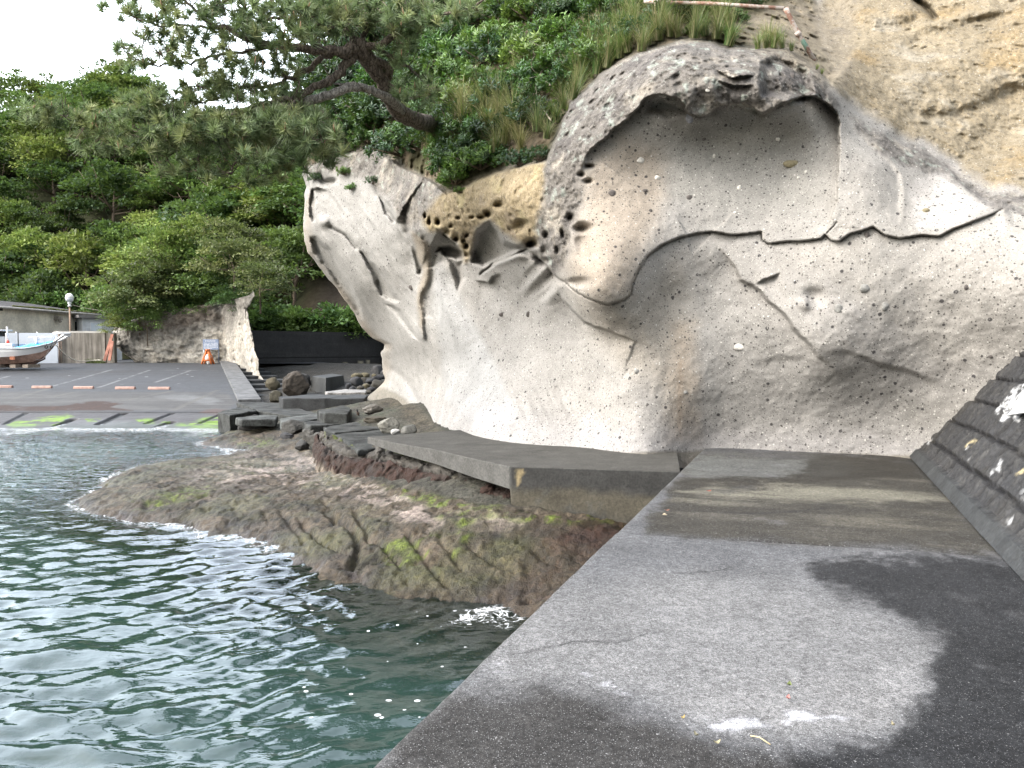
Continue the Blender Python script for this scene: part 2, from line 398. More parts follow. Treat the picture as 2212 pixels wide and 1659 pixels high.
# ------------------------------------------------------------------ the cliff
LO = [(-260, 700), (-90, 716), (0, 716), (200, 700), (330, 668), (378, 652), (403, 660), (450, 656), (498, 655), (543, 663), (568, 683), (618, 723), (661, 755), (708, 783),
      (732, 806), (743, 829), (752, 830), (761, 824), (780, 825), (799, 828), (824, 830), (835, 818), (846, 805), (858, 792), (875, 775), (1030, 760)]
def Lx(y):
    y = np.asarray(y, float)
    return np.interp(y, [p[0] for p in LO], [p[1] for p in LO])
DP = [  # x, y, depth (m)
 (1975, 990, 11.1), (1750, 975, 11.8), (1520, 968, 12.2), (1400, 983, 11.5), (1200, 965, 12.4), (1000, 935, 14.6), (950, 905, 17.5), (900, 880, 21), (830, 850, 25.5), (2212, 985, 9.9),
 (1520, 1030, 11.9), (1200, 1030, 12.2), (900, 1030, 19), (2212, 1050, 9.6), (800, 950, 26),
 (670, 400, 23), (660, 520, 23.6), (720, 620, 24.3), (800, 730, 25.5), (835, 790, 25.8), (700, 340, 22.5),
 (800, 450, 20.3), (780, 620, 22), (900, 600, 19), (880, 740, 20.6), (950, 840, 18.6), (880, 820, 22.5),
 (900, 400, 17.6), (1000, 450, 15.4), (1100, 430, 13.6), (1180, 380, 12.7), (820, 340, 20.3), (950, 480, 16.4),
 (1060, 540, 15.4), (965, 545, 17.2), (1050, 700, 16), (1000, 800, 16.8), (1150, 800, 14.2), (1250, 900, 12.9), (1120, 620, 15),
 (1230, 560, 12), (1280, 640, 11.5), (1330, 700, 11.8), (1250, 450, 12), (1230, 330, 12.2), (1200, 700, 13.8), (1350, 850, 12),
 (1290, 260, 12.2), (1390, 160, 11.9), (1480, 110, 11.9), (1600, 130, 11.6), (1690, 140, 11.4), (1790, 200, 11.5), (1830, 400, 11), (1830, 490, 10.8),
 (1290, 420, 11.95), (1400, 350, 12.1), (1550, 300, 12.0), (1700, 300, 11.8), (1550, 420, 11.85), (1700, 430, 11.6), (1450, 480, 11.75),
 (1450, 640, 12), (1500, 800, 11.9), (1620, 580, 11.5), (1800, 600, 10.8), (1800, 760, 10.9), (1650, 850, 11.8), (1800, 880, 11.5), (2000, 650, 10.5), (2100, 800, 10.5),
 (2000, 880, 11), (2200, 620, 9.8), (2330, 800, 9.6), (2330, 500, 9.9),
 (1900, 350, 11.2), (2000, 420, 11.1), (2100, 450, 10.6), (1920, 260, 12.3), (2150, 395, 11.2), (1850, 220, 12.2),
 (2000, 100, 14.2), (2200, 250, 12.4), (1850, 50, 15), (2212, 50, 13.8), (1780, 60, 15.2), (2330, 300, 11.9), (2000, -90, 16), (2330, -90, 14.5), (2212, -250, 16), (1800, -250, 18),
 (1480, 60, 13.6), (1620, 70, 13.4), (1480, 0, 15.4), (1300, 100, 14.4), (1200, 200, 14.6), (1100, 300, 15), (1000, 250, 17), (900, 290, 18.4), (780, 250, 21.6),
 (900, 100, 22), (1200, 50, 18), (1000, -90, 24), (1400, -90, 19), (760, 0, 26), (740, -250, 32), (1300, -250, 24)]
base_depth = tps_fit([(p[0], p[1]) for p in DP], np.log([p[2] for p in DP]), 2e-4)

CRACK = [(1208, 600), (1218, 608), (1242, 630), (1272, 645), (1313, 660), (1347, 649), (1362, 636), (1366, 615), (1378, 585), (1400, 553), (1430, 530), (1465, 515), (1500, 506), (1540, 501), (1580, 507), (1618, 505),
         (1644, 501), (1647, 519), (1660, 527), (1700, 522), (1740, 520), (1775, 516), (1783, 507), (1797, 521), (1815, 522), (1835, 507), (1860, 499), (1886, 490), (1912, 508), (1945, 516), (1990, 509), (2030, 512), (2060, 495), (2100, 480), (2140, 464), (2172, 449)]
RIM = [(1243, 398), (1271, 334), (1289, 313), (1323, 284), (1349, 261), (1380, 232), (1396, 211), (1427, 204), (1458, 212), (1479, 224), (1489, 246), (1531, 252), (1565, 231), (1609, 217), (1643, 246), (1680, 224), (1704, 216), (1758, 207), (1785, 222), (1807, 243)]
EDGE = [(1800, 235), (1810, 260), (1812, 315), (1809, 370), (1806, 418), (1798, 460), (1792, 492), (1797, 524)]
RIDGE = [(1545, 530), (1575, 560), (1600, 605), (1640, 628), (1690, 680), (1720, 720), (1765, 765), (1810, 805)]
NOSE = [(1196, 590), (1205, 615), (1216, 651), (1238, 677), (1261, 694), (1294, 709), (1330, 722), (1380, 740)]
CREST = [(640, 380), (668, 360), (720, 335), (790, 322), (850, 345), (920, 385), (965, 418), (1060, 380), (1130, 358), (1185, 345), (1205, 290), (1235, 225), (1290, 165), (1350, 130), (1410, 105), (1470, 88), (1540, 94), (1575, 108), (1640, 103), (1700, 108), (1745, 135), (1775, 160), (1800, 185)]
def cliff_relief(X, Y, N1, N2):
    """relief added to the base depth, metres (+ = away from the viewer)"""
    d = np.zeros(X.shape); near = [np.full(X.shape, 1e3)]
    wx, wy = X + 5 * N1, Y + 5 * N2
    rx, ry = X + 9 * N1, Y + 9 * N2
    def step(pts, hb, wb, ha, wa, fade=25, W=(wx, wy), edge=1.2):
        D, s, a, L = pline(W[0], W[1], pts); fade = min(max(fade, 26), L * .48); f = sm(a, 0, fade) * sm(L - a, 0, fade)
        near[0] = np.minimum(near[0], D + 200 * (f < .02)); k = sm(s * D, -edge, edge); g = .2 + .8 * f
        if hasattr(hb, '__len__'): hb = np.interp(a / L, np.linspace(0, 1, len(hb)), hb)
        return f * (k * hb * np.exp(-D / (wb * g)) + (1 - k) * ha * np.exp(-D / (wa * g)))
    def gouge(pts, w, dep, p=2., fade=1e-3, W=(wx, wy)):
        D, s, a, L = pline(W[0], W[1], pts); f = sm(a, -1, fade) * sm(L - a, -1, fade)
        wv = np.interp(a / L, np.linspace(0, 1, len(w)), w) if hasattr(w, '__len__') else w
        near[0] = np.minimum(near[0], np.clip(D - wv, 0, None))
        return dep * f * np.exp(-(D / wv) ** p)
    def hollow(poly, dep, soft, W=(wx, wy)):
        D = pline(W[0], W[1], list(poly) + [poly[0]])[0]; near[0] = np.minimum(near[0], D)
        return np.where(inpoly(W[0], W[1], poly), dep * sm(D / soft), 0)
    def pit(x, y, a, b, dep, ang=0., p=2.4, W=(wx, wy)):
        c, s = math.cos(ang), math.sin(ang); u = (W[0] - x) * c + (W[1] - y) * s; v = -(W[0] - x) * s + (W[1] - y) * c
        q = (u / a) ** 2 + (v / b) ** 2; near[0] = np.minimum(near[0], np.clip(np.sqrt(q) - 1.6, 0, None) * min(a, b)); return dep * np.exp(-q ** (p / 2))
    # --- right: arch, hollow, sheet crack, ridges
    d += step(RIM + EDGE[1:], [.16, .24, .30, .30, .30, .30, .30, .29, .26, .22], 120, -.10, 60, 90, (rx, ry), 1.6)
    d += step(CRACK, .065, 36, -.055, 46, 40, (X + 2 * N1, Y + 2 * N2), 1.0)
    d += gouge(CRACK, 1.6, .10, 2, 20, (X + 2 * N1, Y + 2 * N2))
    d += step(RIDGE, .10, 70, -.07, 60, 80, (rx, ry), 5)
    d += step(NOSE, .60, 75, -.05, 50, 90, (rx, ry), 2.5)
    d += step([(1180, 572), (1203, 599), (1220, 612)], .9, 60, 0, 30, 8)
    d += step([(1775, 775), (1800, 758), (1850, 765), (1950, 800), (2060, 835)], .04, 70, -.03, 50, 110, (rx, ry), 8)
    d += step([(1600, 790), (1690, 770), (1770, 772)], .04, 70, -.02, 50, 80, (rx, ry), 10)
    d += step([(1630, 618), (1655, 602), (1690, 585)], .08, 30, -.06, 20, 15, (wx, wy), 2)
    d += pit(1760, 640, 22, 16, .12) + pit(1740, 655, 12, 14, -.08)
    d += hollow([(1633, 130), (1650, 118), (1688, 117), (1720, 128), (1748, 148), (1765, 200), (1740, 228), (1700, 216), (1640, 214)], .42, 22, (rx, ry))
    d += step([(1540, 150), (1580, 168), (1632, 160)], .12, 22, -.1, 18, 8) + step([(1540, 172), (1590, 185), (1640, 182)], .1, 18, -.06, 12, 8)
    d += hollow([(1395, 212), (1427, 205), (1458, 214), (1480, 226), (1489, 250), (1440, 262), (1385, 250)], .22, 25, (rx, ry))
    d += pit(1600, 250, 42, 30, .16) + pit(1520, 262, 40, 20, -.14) + pit(1655, 250, 30, 20, -.12)
    d += step([(1820, 258), (1860, 290), (1900, 325), (1945, 375), (1945, 430), (1940, 500)], .05, 50, -.04, 50, 80, (rx, ry), 9)
    d += step([(1900, 285), (1960, 315), (2040, 362), (2090, 405), (2130, 440), (2160, 452)], .06, 60, .30, 110, 60, (rx, ry), 5)
    d += step([(2140, 462), (2178, 448), (2185, 436)], -.14, 30, 0, 10, 8)
    # --- upper right weathered face
    d += step([(1800, 10), (1840, 30), (1890, 60), (1990, 30), (2010, 10)], .22, 90, -.1, 70, 60, (rx, ry), 14)
    d += gouge([(1980, 0), (2005, 20), (2018, 38)], 7, .5) + step([(1925, 105), (1990, 70), (2100, 45), (2200, 20)], .12, 70, -.12, 70, 60, (rx, ry), 12)
    d += pit(2150, 300, 120, 45, .30, -.5) + pit(2000, 180, 90, 60, -.25) + pit(2080, 120, 120, 50, -.2) + pit(2200, 210, 60, 25, .25)
    d += step([(1960, 240), (2050, 240), (2140, 215), (2212, 170)], .16, 60, -.08, 60, 60, (rx, ry), 14)
    # --- crest: soil shelf above
    d += step(CREST, -.12, 60, .55, 60, 20, (rx, ry), 4)
    # --- nose pits along the crust
    for x, y, a, b, q in ((1259, 493, 17, 10, .40), (1257, 520, 15, 16, .22), (1259, 545, 14, 18, .14), (1232, 471, 8, 8, .3), (1126, 484, 13, 10, .34), (1118, 495, 18, 8, .15), (1079, 443, 10, 7, .35), (1053, 462, 8, 7, .45), (1040, 470, 7, 5, .3),
                          (927, 477, 4, 8, .5), (946, 478, 5, 7, .5), (917, 466, 3, 6, .4), (1006, 532, 5, 6, .5), (983, 515, 6, 8, .5), (999, 520, 5, 6, .4), (1006, 509, 5, 4, .4), (963, 500, 8, 7, .5), (1178, 509, 6, 8, .3), (1215, 505, 4, 9, .3), (1004, 552, 6, 5, .4),
                          (1203, 540, 6, 9, .25), (1175, 540, 8, 10, .25), (1180, 562, 10, 7, .25), (1248, 610, 22, 9, .25), (1225, 520, 8, 14, .2), (1272, 360, 10, 4, .25), (1268, 392, 9, 5, .2), (1255, 378, 6, 5, .2), (990, 470, 5, 4, .3), (975, 488, 4, 4, .3), (1020, 470, 5, 4, .25)):
        d += pit(x, y, a, b, q)
    # --- middle: caverns beneath the brown crust
    d += hollow([(1057, 474), (1078, 494), (1091, 516), (1120, 528), (1136, 536), (1100, 556), (1066, 569), (1044, 582), (1014, 568), (1012, 545), (1026, 500)], .62, 14)
    d += gouge([(1036, 594), (1050, 582), (1066, 567), (1100, 554), (1137, 538)], [1.5, 3, 3, 2], .25)
    d += step([(1034, 596), (1050, 584), (1066, 569), (1100, 556), (1137, 540)], -.22, 38, 0, 10, 12)
    d += step([(1020, 606), (1040, 608), (1056, 612), (1064, 596), (1085, 588)], .16, 45, -.16, 24, 20)
    d += pit(1146, 527, 12, 9, 1.0) + gouge([(1128, 540), (1150, 548), (1172, 566)], 9, .4)
    d += step([(1158, 530), (1163, 556), (1180, 572), (1204, 600)], .6, 45, -.1, 30, 40)
    d += step([(934, 492), (950, 496), (964, 508), (982, 526), (997, 546), (1003, 572), (1012, 566)], .7, 40, -.1, 30, 40)
    d += hollow([(936, 548), (946, 530), (972, 526), (996, 540), (1000, 556), (985, 562), (960, 556), (950, 546)], .6, 10)
    d += hollow([(960, 548), (985, 562), (1002, 560), (1010, 600), (990, 640), (975, 600)], .45, 14)
    # pointed buttress and the hanging spine
    d += hollow([(950, 543), (954, 546), (958, 566), (974, 604), (1008, 667), (1033, 720), (1067, 780), (1090, 860), (1000, 880), (940, 690), (926, 630), (936, 561)], -.60, 44) * sm(880 - Y, 0, 260)
    d += gouge([(898, 503), (914, 540), (921, 566), (921, 600), (916, 620), (907, 632), (905, 655), (909, 685), (913, 712), (917, 730)], [16, 14, 12, 9, 8, 7, 6, 6, 4, 3], -.26, 2.2)
    d += hollow([(916, 640), (926, 625), (934, 655), (940, 690), (930, 690), (912, 688)], .12, 9)
    # left face: gutters and eaves
    d += step([(818, 418), (838, 452), (858, 478), (880, 480)], .0, 10, -.6, 50, 10) + hollow([(816, 418), (830, 424), (848, 446), (862, 478), (850, 484), (830, 462)], .32, 6)
    d += step([(858, 484), (868, 500), (882, 528), (893, 560), (899, 605)], .20, 24, -.06, 16, 40) + gouge([(880, 500), (898, 540), (906, 590)], [7, 8, 5], .25)
    d += hollow([(774, 538), (788, 540), (801, 556), (816, 579), (832, 602), (852, 632), (868, 652), (852, 657), (834, 650), (816, 626), (800, 597), (787, 566)], .40, 9) + gouge([(812, 610), (818, 622), (826, 638)], 3, .2)
    d += hollow([(828, 656), (850, 658), (866, 668), (882, 692), (900, 716), (912, 742), (892, 730), (864, 702)], .28, 10)
    d += step([(716, 490), (748, 507), (768, 533), (776, 545)], .14, 12, -.10, 12, 26) + gouge([(716, 490), (748, 507), (770, 536)], 3, .2)
    d += hollow([(666, 508), (684, 508), (716, 540), (742, 580), (766, 625), (782, 662), (787, 700), (770, 682), (738, 634), (702, 584), (675, 548)], .62, 11)
    d += hollow([(672, 408), (680, 406), (685, 432), (684, 478), (676, 484), (668, 470), (666, 440)], .4, 5)
    d += step([(664, 408), (690, 405), (712, 412)], .35, 18, -.25, 14, 6)
    d += pit(700, 480, 14, 12, -.35) + pit(835, 812, 14, 50, .25) + gouge([(850, 800), (880, 830), (910, 880), (930, 930)], 9, .35) + pit(935, 862, 18, 34, -.35) + pit(985, 840, 26, 40, -.3)
    d += gouge([(688, 380), (700, 392), (720, 392)], 6, .5)
    # away from the edges the tails are smoothed, so no stray creases are left
    def blur(a, n):
        for ax in (0, 1):
            for _ in range(3):
                p = np.concatenate([np.repeat(a.take([0], ax), n + 1, ax), a, np.repeat(a.take([-1], ax), n, ax)], ax); c = np.cumsum(p, ax); m = a.shape[ax]
                a = (c.take(range(2 * n + 1, 2 * n + 1 + m), ax) - c.take(range(0, m), ax)) / (2 * n + 1)
        return a
    k = sm(near[0], 24, 52); b1 = blur(d, 5); k2 = sm(near[0], 60, 110); b2 = blur(d, 11)
    return (d * (1 - k) + b1 * k) * (1 - k2) + b2 * k2
def crust_mask(X, Y, N1, N2):
    w = (14 * N1, 14 * N2)
    c = softpoly(X, Y, [(1185, 345), (1205, 280), (1235, 215), (1290, 155), (1350, 120), (1410, 95), (1470, 78), (1540, 84), (1640, 95), (1710, 98), (1770, 150), (1815, 240), (1805, 250), (1757, 212), (1700, 222), (1640, 250), (1600, 225), (1560, 240), (1530, 256), (1488, 250), (1465, 222), (1425, 206), (1395, 214), (1375, 240), (1320, 290), (1285, 318), (1262, 350), (1246, 395), (1252, 440), (1242, 480), (1228, 510), (1238, 540), (1215, 575), (1195, 590), (1160, 555), (1150, 500), (1170, 440), (1180, 390)], 9, w)
    c2 = softpoly(X, Y, [(640, 350), (700, 330), (800, 300), (900, 360), (960, 400), (930, 440), (905, 480), (915, 530), (900, 520), (870, 470), (830, 425), (780, 380), (700, 372), (650, 385)], 12, w)
    c3 = softpoly(X, Y, [(1830, 250), (1900, 285), (1980, 320), (2060, 365), (2140, 420), (2240, 420), (2240, 470), (2140, 445), (2080, 405), (2000, 365), (1930, 345), (1880, 310)], 10, w)
    return np.clip(np.maximum(np.maximum(c, c2 * .9), c3 * .8), 0, 1)
def build_cliff():
    rows = np.concatenate([np.linspace(-260, -70, 24)[:-1], np.arange(-70, 1012, 2.3)]); nu = 700
    u = np.linspace(0, 1, nu); Yg = np.repeat(rows[:, None], nu, 1); Xl = Lx(rows)[:, None]
    jag = 3.2 * fbm(np.stack([rows * .05, rows * 0, rows * 0], -1), 4, 5)[:, None] * sm(rows, 340, 400)[:, None]
    Xg = Xl + jag * (1 - u[None]) ** 8 + (2330 - Xl) * u[None]
    Nb = np.stack([Xg * .022, Yg * .022, Xg * 0], -1)
    N1, N2 = fbm(Nb, 5, 21, .6), fbm(Nb + 40, 5, 33, .6)
    D0 = np.exp(base_depth(Xg, Yg)); rel = cliff_relief(Xg, Yg, N1, N2)
    # the left edge turns away
    e = np.clip((Xg - Xl) / 22., 0, 1); roll = 1.1 * (1 - np.sqrt(np.clip(1 - (1 - e) ** 2, 0, 1))) * sm(Yg, 330, 400)
    D = D0 + rel + roll
    P = atY(Xg, Yg, D)
    cr = crust_mask(Xg, Yg, N1, N2)
    soil = softpoly(Xg, Yg, [(600, -400)] + [(600, 330)] + [(x, y - 4) for x, y in CREST] + [(1830, 215), (1800, 150), (1760, 60), (1750, -400)], 9, (10 * N1, 10 * N2))
    brown = softpoly(Xg, Yg, [(960, 415), (1060, 375), (1180, 345), (1178, 440), (1155, 500), (1160, 530), (1130, 530), (1080, 495), (1057, 475), (1026, 498), (1010, 560), (1000, 565), (985, 525), (950, 495), (925, 500), (905, 470), (930, 435)], 8, (10 * N1, 10 * N2))
    ochre = softpoly(Xg, Yg, [(1760, -400), (1770, 60), (1800, 180), (1860, 235), (1960, 290), (2060, 345), (2140, 405), (2400, 420), (2400, -400)], 16, (24 * N1, 24 * N2))
    # rock noise: smooth tuff, rough crust
    q = P * 1.0
    nz = fbm(q * 1.1, 3, 51); mid = fbm(q * 3.2, 4, 61, .55); hi = fbm(q * 9, 4, 71, .6)
    rg = fbm(q * 2.4, 5, 81, .62, True); w1, wid = worley(q * np.array([4.2, 4.2, 5.]), 3)
    amp = np.clip(cr + .8 * brown + .75 * ochre, 0, 1)
    # fluting of the left face and the hollows beside it
    fl = softpoly(Xg, Yg, [(640, 380), (820, 400), (900, 500), (930, 640), (960, 800), (900, 860), (780, 780), (640, 560)], 40); ax_, ay_ = .58, .81
    acr = Xg * ay_ - Yg * ax_; alo = Xg * ax_ + Yg * ay_; flute = fbm(np.stack([acr / 34, alo / 230, Xg * 0], -1), 4, 121, .55, True)
    fl2 = softpoly(Xg, Yg, [(920, 560), (1100, 600), (1200, 740), (1300, 900), (950, 900), (920, 700)], 50); acr2 = Xg * .93 - Yg * .36; alo2 = Xg * .36 + Yg * .93; flute2 = fbm(np.stack([acr2 / 60, alo2 / 330, Xg * 0 + 3], -1), 4, 122, .55, True)
    D = D - fl * .16 * flute - fl2 * .12 * flute2; P = atY(Xg, Yg, D); q = P * 1.0
    dz = .05 * nz + .030 * mid + .010 * hi + amp * (.07 * mid + .035 * hi - .05 * rg) + soil * .25 * mid
    pits = sm(.42 - w1, 0, .25) * (wid > .45); dz = dz + pits * (.05 * brown + .05 * cr + .04 * ochre)
    w2, wid2 = worley(q * np.array([13, 13, 15.]), 13); dz = dz + sm(.4 - w2, 0, .2) * (wid2 > .5) * .025 * amp
    D = D + dz; P = atY(Xg, Yg, D)
    # ---------- albedo (what the stone itself is)
    def C(*c): return np.array(c)
    def mixc(c, m, k): return c * (1 - m[..., None]) + k * m[..., None]
    col = np.zeros(Xg.shape + (3,)) + C(.325, .314, .298)
    warp = (20 * N1, 20 * N2)
    grey = softpoly(Xg, Yg, [(1420, 290), (1520, 250), (1800, 260), (1790, 480), (1560, 470), (1450, 420)], 60, warp); col = mixc(col, grey * .7, C(.285, .28, .262))
    grey2 = softpoly(Xg, Yg, [(1430, 640), (1520, 530), (1600, 640), (1760, 780), (2050, 860), (2000, 940), (1560, 930), (1480, 780)], 45, warp); col = mixc(col, grey2 * .45, C(.305, .30, .288))
    orange = softpoly(Xg, Yg, [(1250, 400), (1275, 345), (1340, 290), (1420, 330), (1430, 420), (1390, 560), (1360, 640), (1300, 650), (1225, 600), (1245, 500)], 40, warp); col = mixc(col, orange * .9, C(.39, .338, .280))
    orange2 = softpoly(Xg, Yg, [(1240, 640), (1310, 670), (1380, 650), (1460, 560), (1500, 700), (1470, 900), (1400, 820), (1300, 740)], 40, warp); col = mixc(col, orange2 * .6, C(.37, .335, .285))
    strk = softpoly(Xg, Yg, [(1455, 700), (1500, 690), (1510, 960), (1440, 960)], 25, warp); col = mixc(col, strk * .6, C(.39, .33, .265))
    strk2 = softpoly(Xg, Yg, [(1465, 780), (1475, 780), (1472, 950), (1462, 950)], 8); col = mixc(col, strk2 * .4, C(.30, .22, .15))
    right = softpoly(Xg, Yg, [(1820, 280), (1900, 330), (1990, 380), (2140, 460), (2330, 440), (2330, 780), (2050, 780), (1800, 600), (1680, 560), (1810, 510)], 40, warp); col = mixc(col, right * .7, C(.345, .33, .305))
    white = softpoly(Xg, Yg, [(1965, 400), (2045, 360), (2135, 440), (2080, 478), (2000, 505), (1960, 470)], 10, warp); col = mixc(col, white * .8, C(.46, .44, .42))
    blue = softpoly(Xg, Yg, [(950, 543), (958, 566), (1008, 667), (1067, 780), (1120, 900), (1040, 930), (960, 860), (940, 700), (926, 620)], 10, (4 * N1, 4 * N2)); col = mixc(col, blue * .8, C(.35, .352, .35))
    left = softpoly(Xg, Yg, [(640, 360), (800, 370), (900, 480), (940, 560), (950, 720), (930, 860), (780, 900), (640, 600)], 14, warp); col = mixc(col, left * .7, C(.325, .32, .308))
    edgeb = sm(1 - (Xg - Xl) / 26.) * sm(Yg, 400, 440); col = mixc(col, edgeb * .7 * sm(N1, -.5, .3), C(.30, .245, .185))
    base = softpoly(Xg, Yg, [(880, 850), (1100, 880), (1300, 925), (1600, 930), (2000, 940), (2000, 1000), (700, 1000)], 40, warp); col = mixc(col, base * .4, C(.33, .325, .335))
    foot = softpoly(Xg, Yg, [(760, 838), (830, 838), (870, 858), (915, 905), (960, 928), (1060, 958), (1300, 978), (1480, 975), (1520, 972), (2000, 985), (2000, 1100), (700, 1100)], 5, (5 * N1, 5 * N2)); col = mixc(col, foot * .75, C(.16, .145, .115))
    col = mixc(col, ochre * .95, C(.27, .228, .158)); col = mixc(col, ochre * sm(fbm(q * 1.3, 5, 91), .0, .5) * .6, C(.30, .215, .105)); col = mixc(col, ochre * sm(fbm(q * 1.8 + 9, 5, 93), .1, .5) * .7, C(.36, .33, .27))
    col = mixc(col, brown, C(.33, .27, .175)); col = mixc(col, brown * sm(fbm(q * 3, 5, 95), .05, .5) * .8, C(.40, .345, .20)); col = mixc(col, brown * sm(-fbm(q * 2.2, 5, 96), .1, .5) * .7, C(.20, .165, .13))
    col = mixc(col, cr * .95, C(.175, .163, .15)); col = mixc(col, cr * sm(fbm(q * 1.7, 5, 97, .6), .05, .4) * .8, C(.36, .33, .285)); col = mixc(col, cr * sm(-fbm(q * 2.5 + 5, 5, 98, .6), .08, .4) * .85, C(.12, .112, .108))
    lich = cr * sm(fbm(q * 6, 4, 99, .6), .25, .45); col = mixc(col, lich * .7, C(.36, .40, .36))
    col = mixc(col, soil, C(.07, .066, .036)); col = mixc(col, soil * sm(fbm(q * 2, 4, 100), 0, .5), C(.2, .16, .115))
    gully = softpoly(Xg, Yg, [(1560, 60), (1700, 0), (1850, 0), (1830, 215), (1780, 170), (1640, 100)], 20, warp); col = mixc(col, gully * .85, C(.27, .235, .18)); col = mixc(col, gully * sm(fbm(q * 2.2, 5, 101), 0, .4) * .6, C(.17, .15, .125))
    damp = softpoly(Xg, Yg, [(1900, 840), (2080, 850), (2140, 800), (2080, 900), (2000, 965), (1950, 930)], 40, warp); col = mixc(col, damp * .25, C(.17, .16, .14))
    spine = softpoly(Xg, Yg, [(890, 500), (930, 530), (930, 600), (916, 640), (914, 720), (906, 700), (900, 640), (912, 590), (900, 550)], 6, (5 * N1, 5 * N2)); col = mixc(col, spine * .7, C(.27, .225, .165))
    rough = np.clip(.05 + cr + .6 * ochre + .7 * brown + .5 * foot + .6 * soil, 0, 1)
    speck = np.clip(1 - .55 * cr - .35 * ochre - .5 * brown - soil - foot * .7, 0, 1)
    m1 = fbm(q * np.array([1.2, 1.2, 2.2]) + 3, 6, 111, .68); m2 = fbm(q * 4.5, 5, 112, .65); col = col * (1 + np.where(sm(cr + brown + ochre + soil, 0, .5) > .3, .2, .09) * m1 + .12 * m2)[..., None] * .77
    # ---------- left flank: carry the surface round the corner
    nw = 26; tt = np.linspace(0, 1, nw)[1:] ** 1.4; E = P[:, :1]
    away = np.stack([.10 * tt + .9 * tt ** 2, 3.6 * tt, -.1 * tt], -1)[None]
    Wv = E + away * (1 + .25 * fbm(np.stack([rows * .012, rows * 0, rows * 0], -1), 3, 7))[:, None, None]
    Wv = Wv + .16 * fbm(Wv * 1.7, 4, 8)[..., None] * np.array([1, 0, .3]) * sm(tt, 0, .4)[None, :, None]
    P = np.concatenate([Wv[:, ::-1], P], 1)
    # right end: the face runs on behind the revetment
    nx = 30; tr = np.linspace(0, 1, nx)[1:]; E2 = P[:, -1:]; Wr = E2 + np.stack([6.5 * tr, -2.4 * tr + 1.2 * tr ** 2, 0 * tr], -1)[None]; Wr[..., 1] += (.45 * fbm(Wr * .5, 4, 131) + .06 * fbm(Wr * 4, 3, 132)) * sm(tr, 0, .3)[None]
    P = np.concatenate([P, Wr], 1)
    def pad(a, v): return np.concatenate([np.repeat(v, nw - 1, 1), a, np.repeat(a[:, -1:], nx - 1, 1)], 1)
    col = pad(col, (col[:, :1] * .75 + C(.2, .17, .13) * .25)); rough = pad(rough, rough[:, :1] * .5 + .3); speck = pad(speck, speck[:, :1])
    nr, nc = P.shape[:2]
    o = npmesh('cliff', P.reshape(-1, 3), gridfaces(nr, nc), M['tuff'], None, {'col': col.reshape(-1, 3), 'rough': rough.ravel(), 'speck': speck.ravel()})
    tag(o, 'pale pebbly sea cliff hollowed into smooth arches, filling the right of the photo', 'cliff', kind='structure')
    return o, rows, Xl[:, 0], D
cliff, c_rows, c_xl, c_D = build_cliff()
def cliffY(x, y):
    """depth of the finished cliff face under a pixel"""
    i = int(np.clip(np.searchsorted(c_rows, y), 0, len(c_rows) - 1)); nu = c_D.shape[1]
    k = (x - c_xl[i]) / (2330 - c_xl[i]) * (nu - 1)
    return float(c_D[i, int(np.clip(round(k), 0, nu - 1))])
def cliffP(x, y, out=0.):
    p = atY(x, y, cliffY(x, y) - out); return Vector(p.tolist())

# stones set in the rock face
STONES = [(1383, 347, 9, 8, 'pale'), (1420, 384, 7, 6, 'pale'), (1322, 418, 8, 9, 'dark'), (1680, 300, 5, 5, 'pale'), (1713, 354, 21, 9, 'olive'), (1597, 405, 5, 6, 'pale'), (1543, 337, 4, 5, 'pale'), (1490, 254, 9, 12, 'blue'), (1870, 622, 13, 10, 'grey'),
          (1812, 666, 10, 11, 'grey'), (1912, 661, 8, 11, 'grey'), (1085, 679, 8, 7, 'dark'), (1143, 679, 8, 7, 'dark'), (890, 621, 9, 6, 'dark'), (1741, 371, 4, 4, 'pale'), (1725, 384, 4, 4, 'pale'), (1874, 508, 7, 8, 'dark'), (1676, 160, 7, 8, 'grey'), (1712, 165, 6, 8, 'dark'),
          (2000, 455, 8, 6, 'olive'), (1490, 427, 7, 6, 'dark'), (1393, 412, 6, 5, 'dark'), (1588, 460, 4, 4, 'pale'), (1432, 205, 10, 7, 'pale'), (1529, 193, 6, 6, 'pale'), (2088, 620, 7, 6, 'dark'), (1376, 803, 7, 6, 'grey'), (1600, 749, 15, 8, 'pale'), (1480, 848, 6, 5, 'grey'), (2143, 770, 9, 4, 'dark'), (1405, 455, 5, 4, 'dark'), (1520, 300, 5, 4, 'dark')]
SC = {'pale': (.55, .53, .49), 'dark': (.10, .09, .085), 'olive': (.20, .175, .11), 'blue': (.25, .26, .29), 'grey': (.21, .21, .20)}
sm_ = {k: paint('pebble_' + k, v, .8, .2, 30., .3) for k, v in SC.items()}
for i, (x, y, a, b, k) in enumerate(STONES):
    dep = cliffY(x, y); s = dep / FOC
    V, F = rockverts(500 + i, (a * s, .6 * min(a, b) * s, b * s), 3, 6, .03, .15, rz=0.)
    npmesh('pebble', V + np.array(cliffP(x, y, -.1 * b * s)), F, sm_[k], cliff)
SL0, SLK = 25.7, .07
def slz(Y): return (np.asarray(Y, float) - SL0) * SLK
def atSlip(x, y):
    d = ray(x, y); t = (-SL0 * SLK - CAMZ) / (d[..., 2] - SLK * d[..., 1]); return d * t[..., None] + np.array([0, 0, CAMZ])
KERB = [atSlip(a, b) for a, b in ((479, 783), (505, 830), (518, 866))]
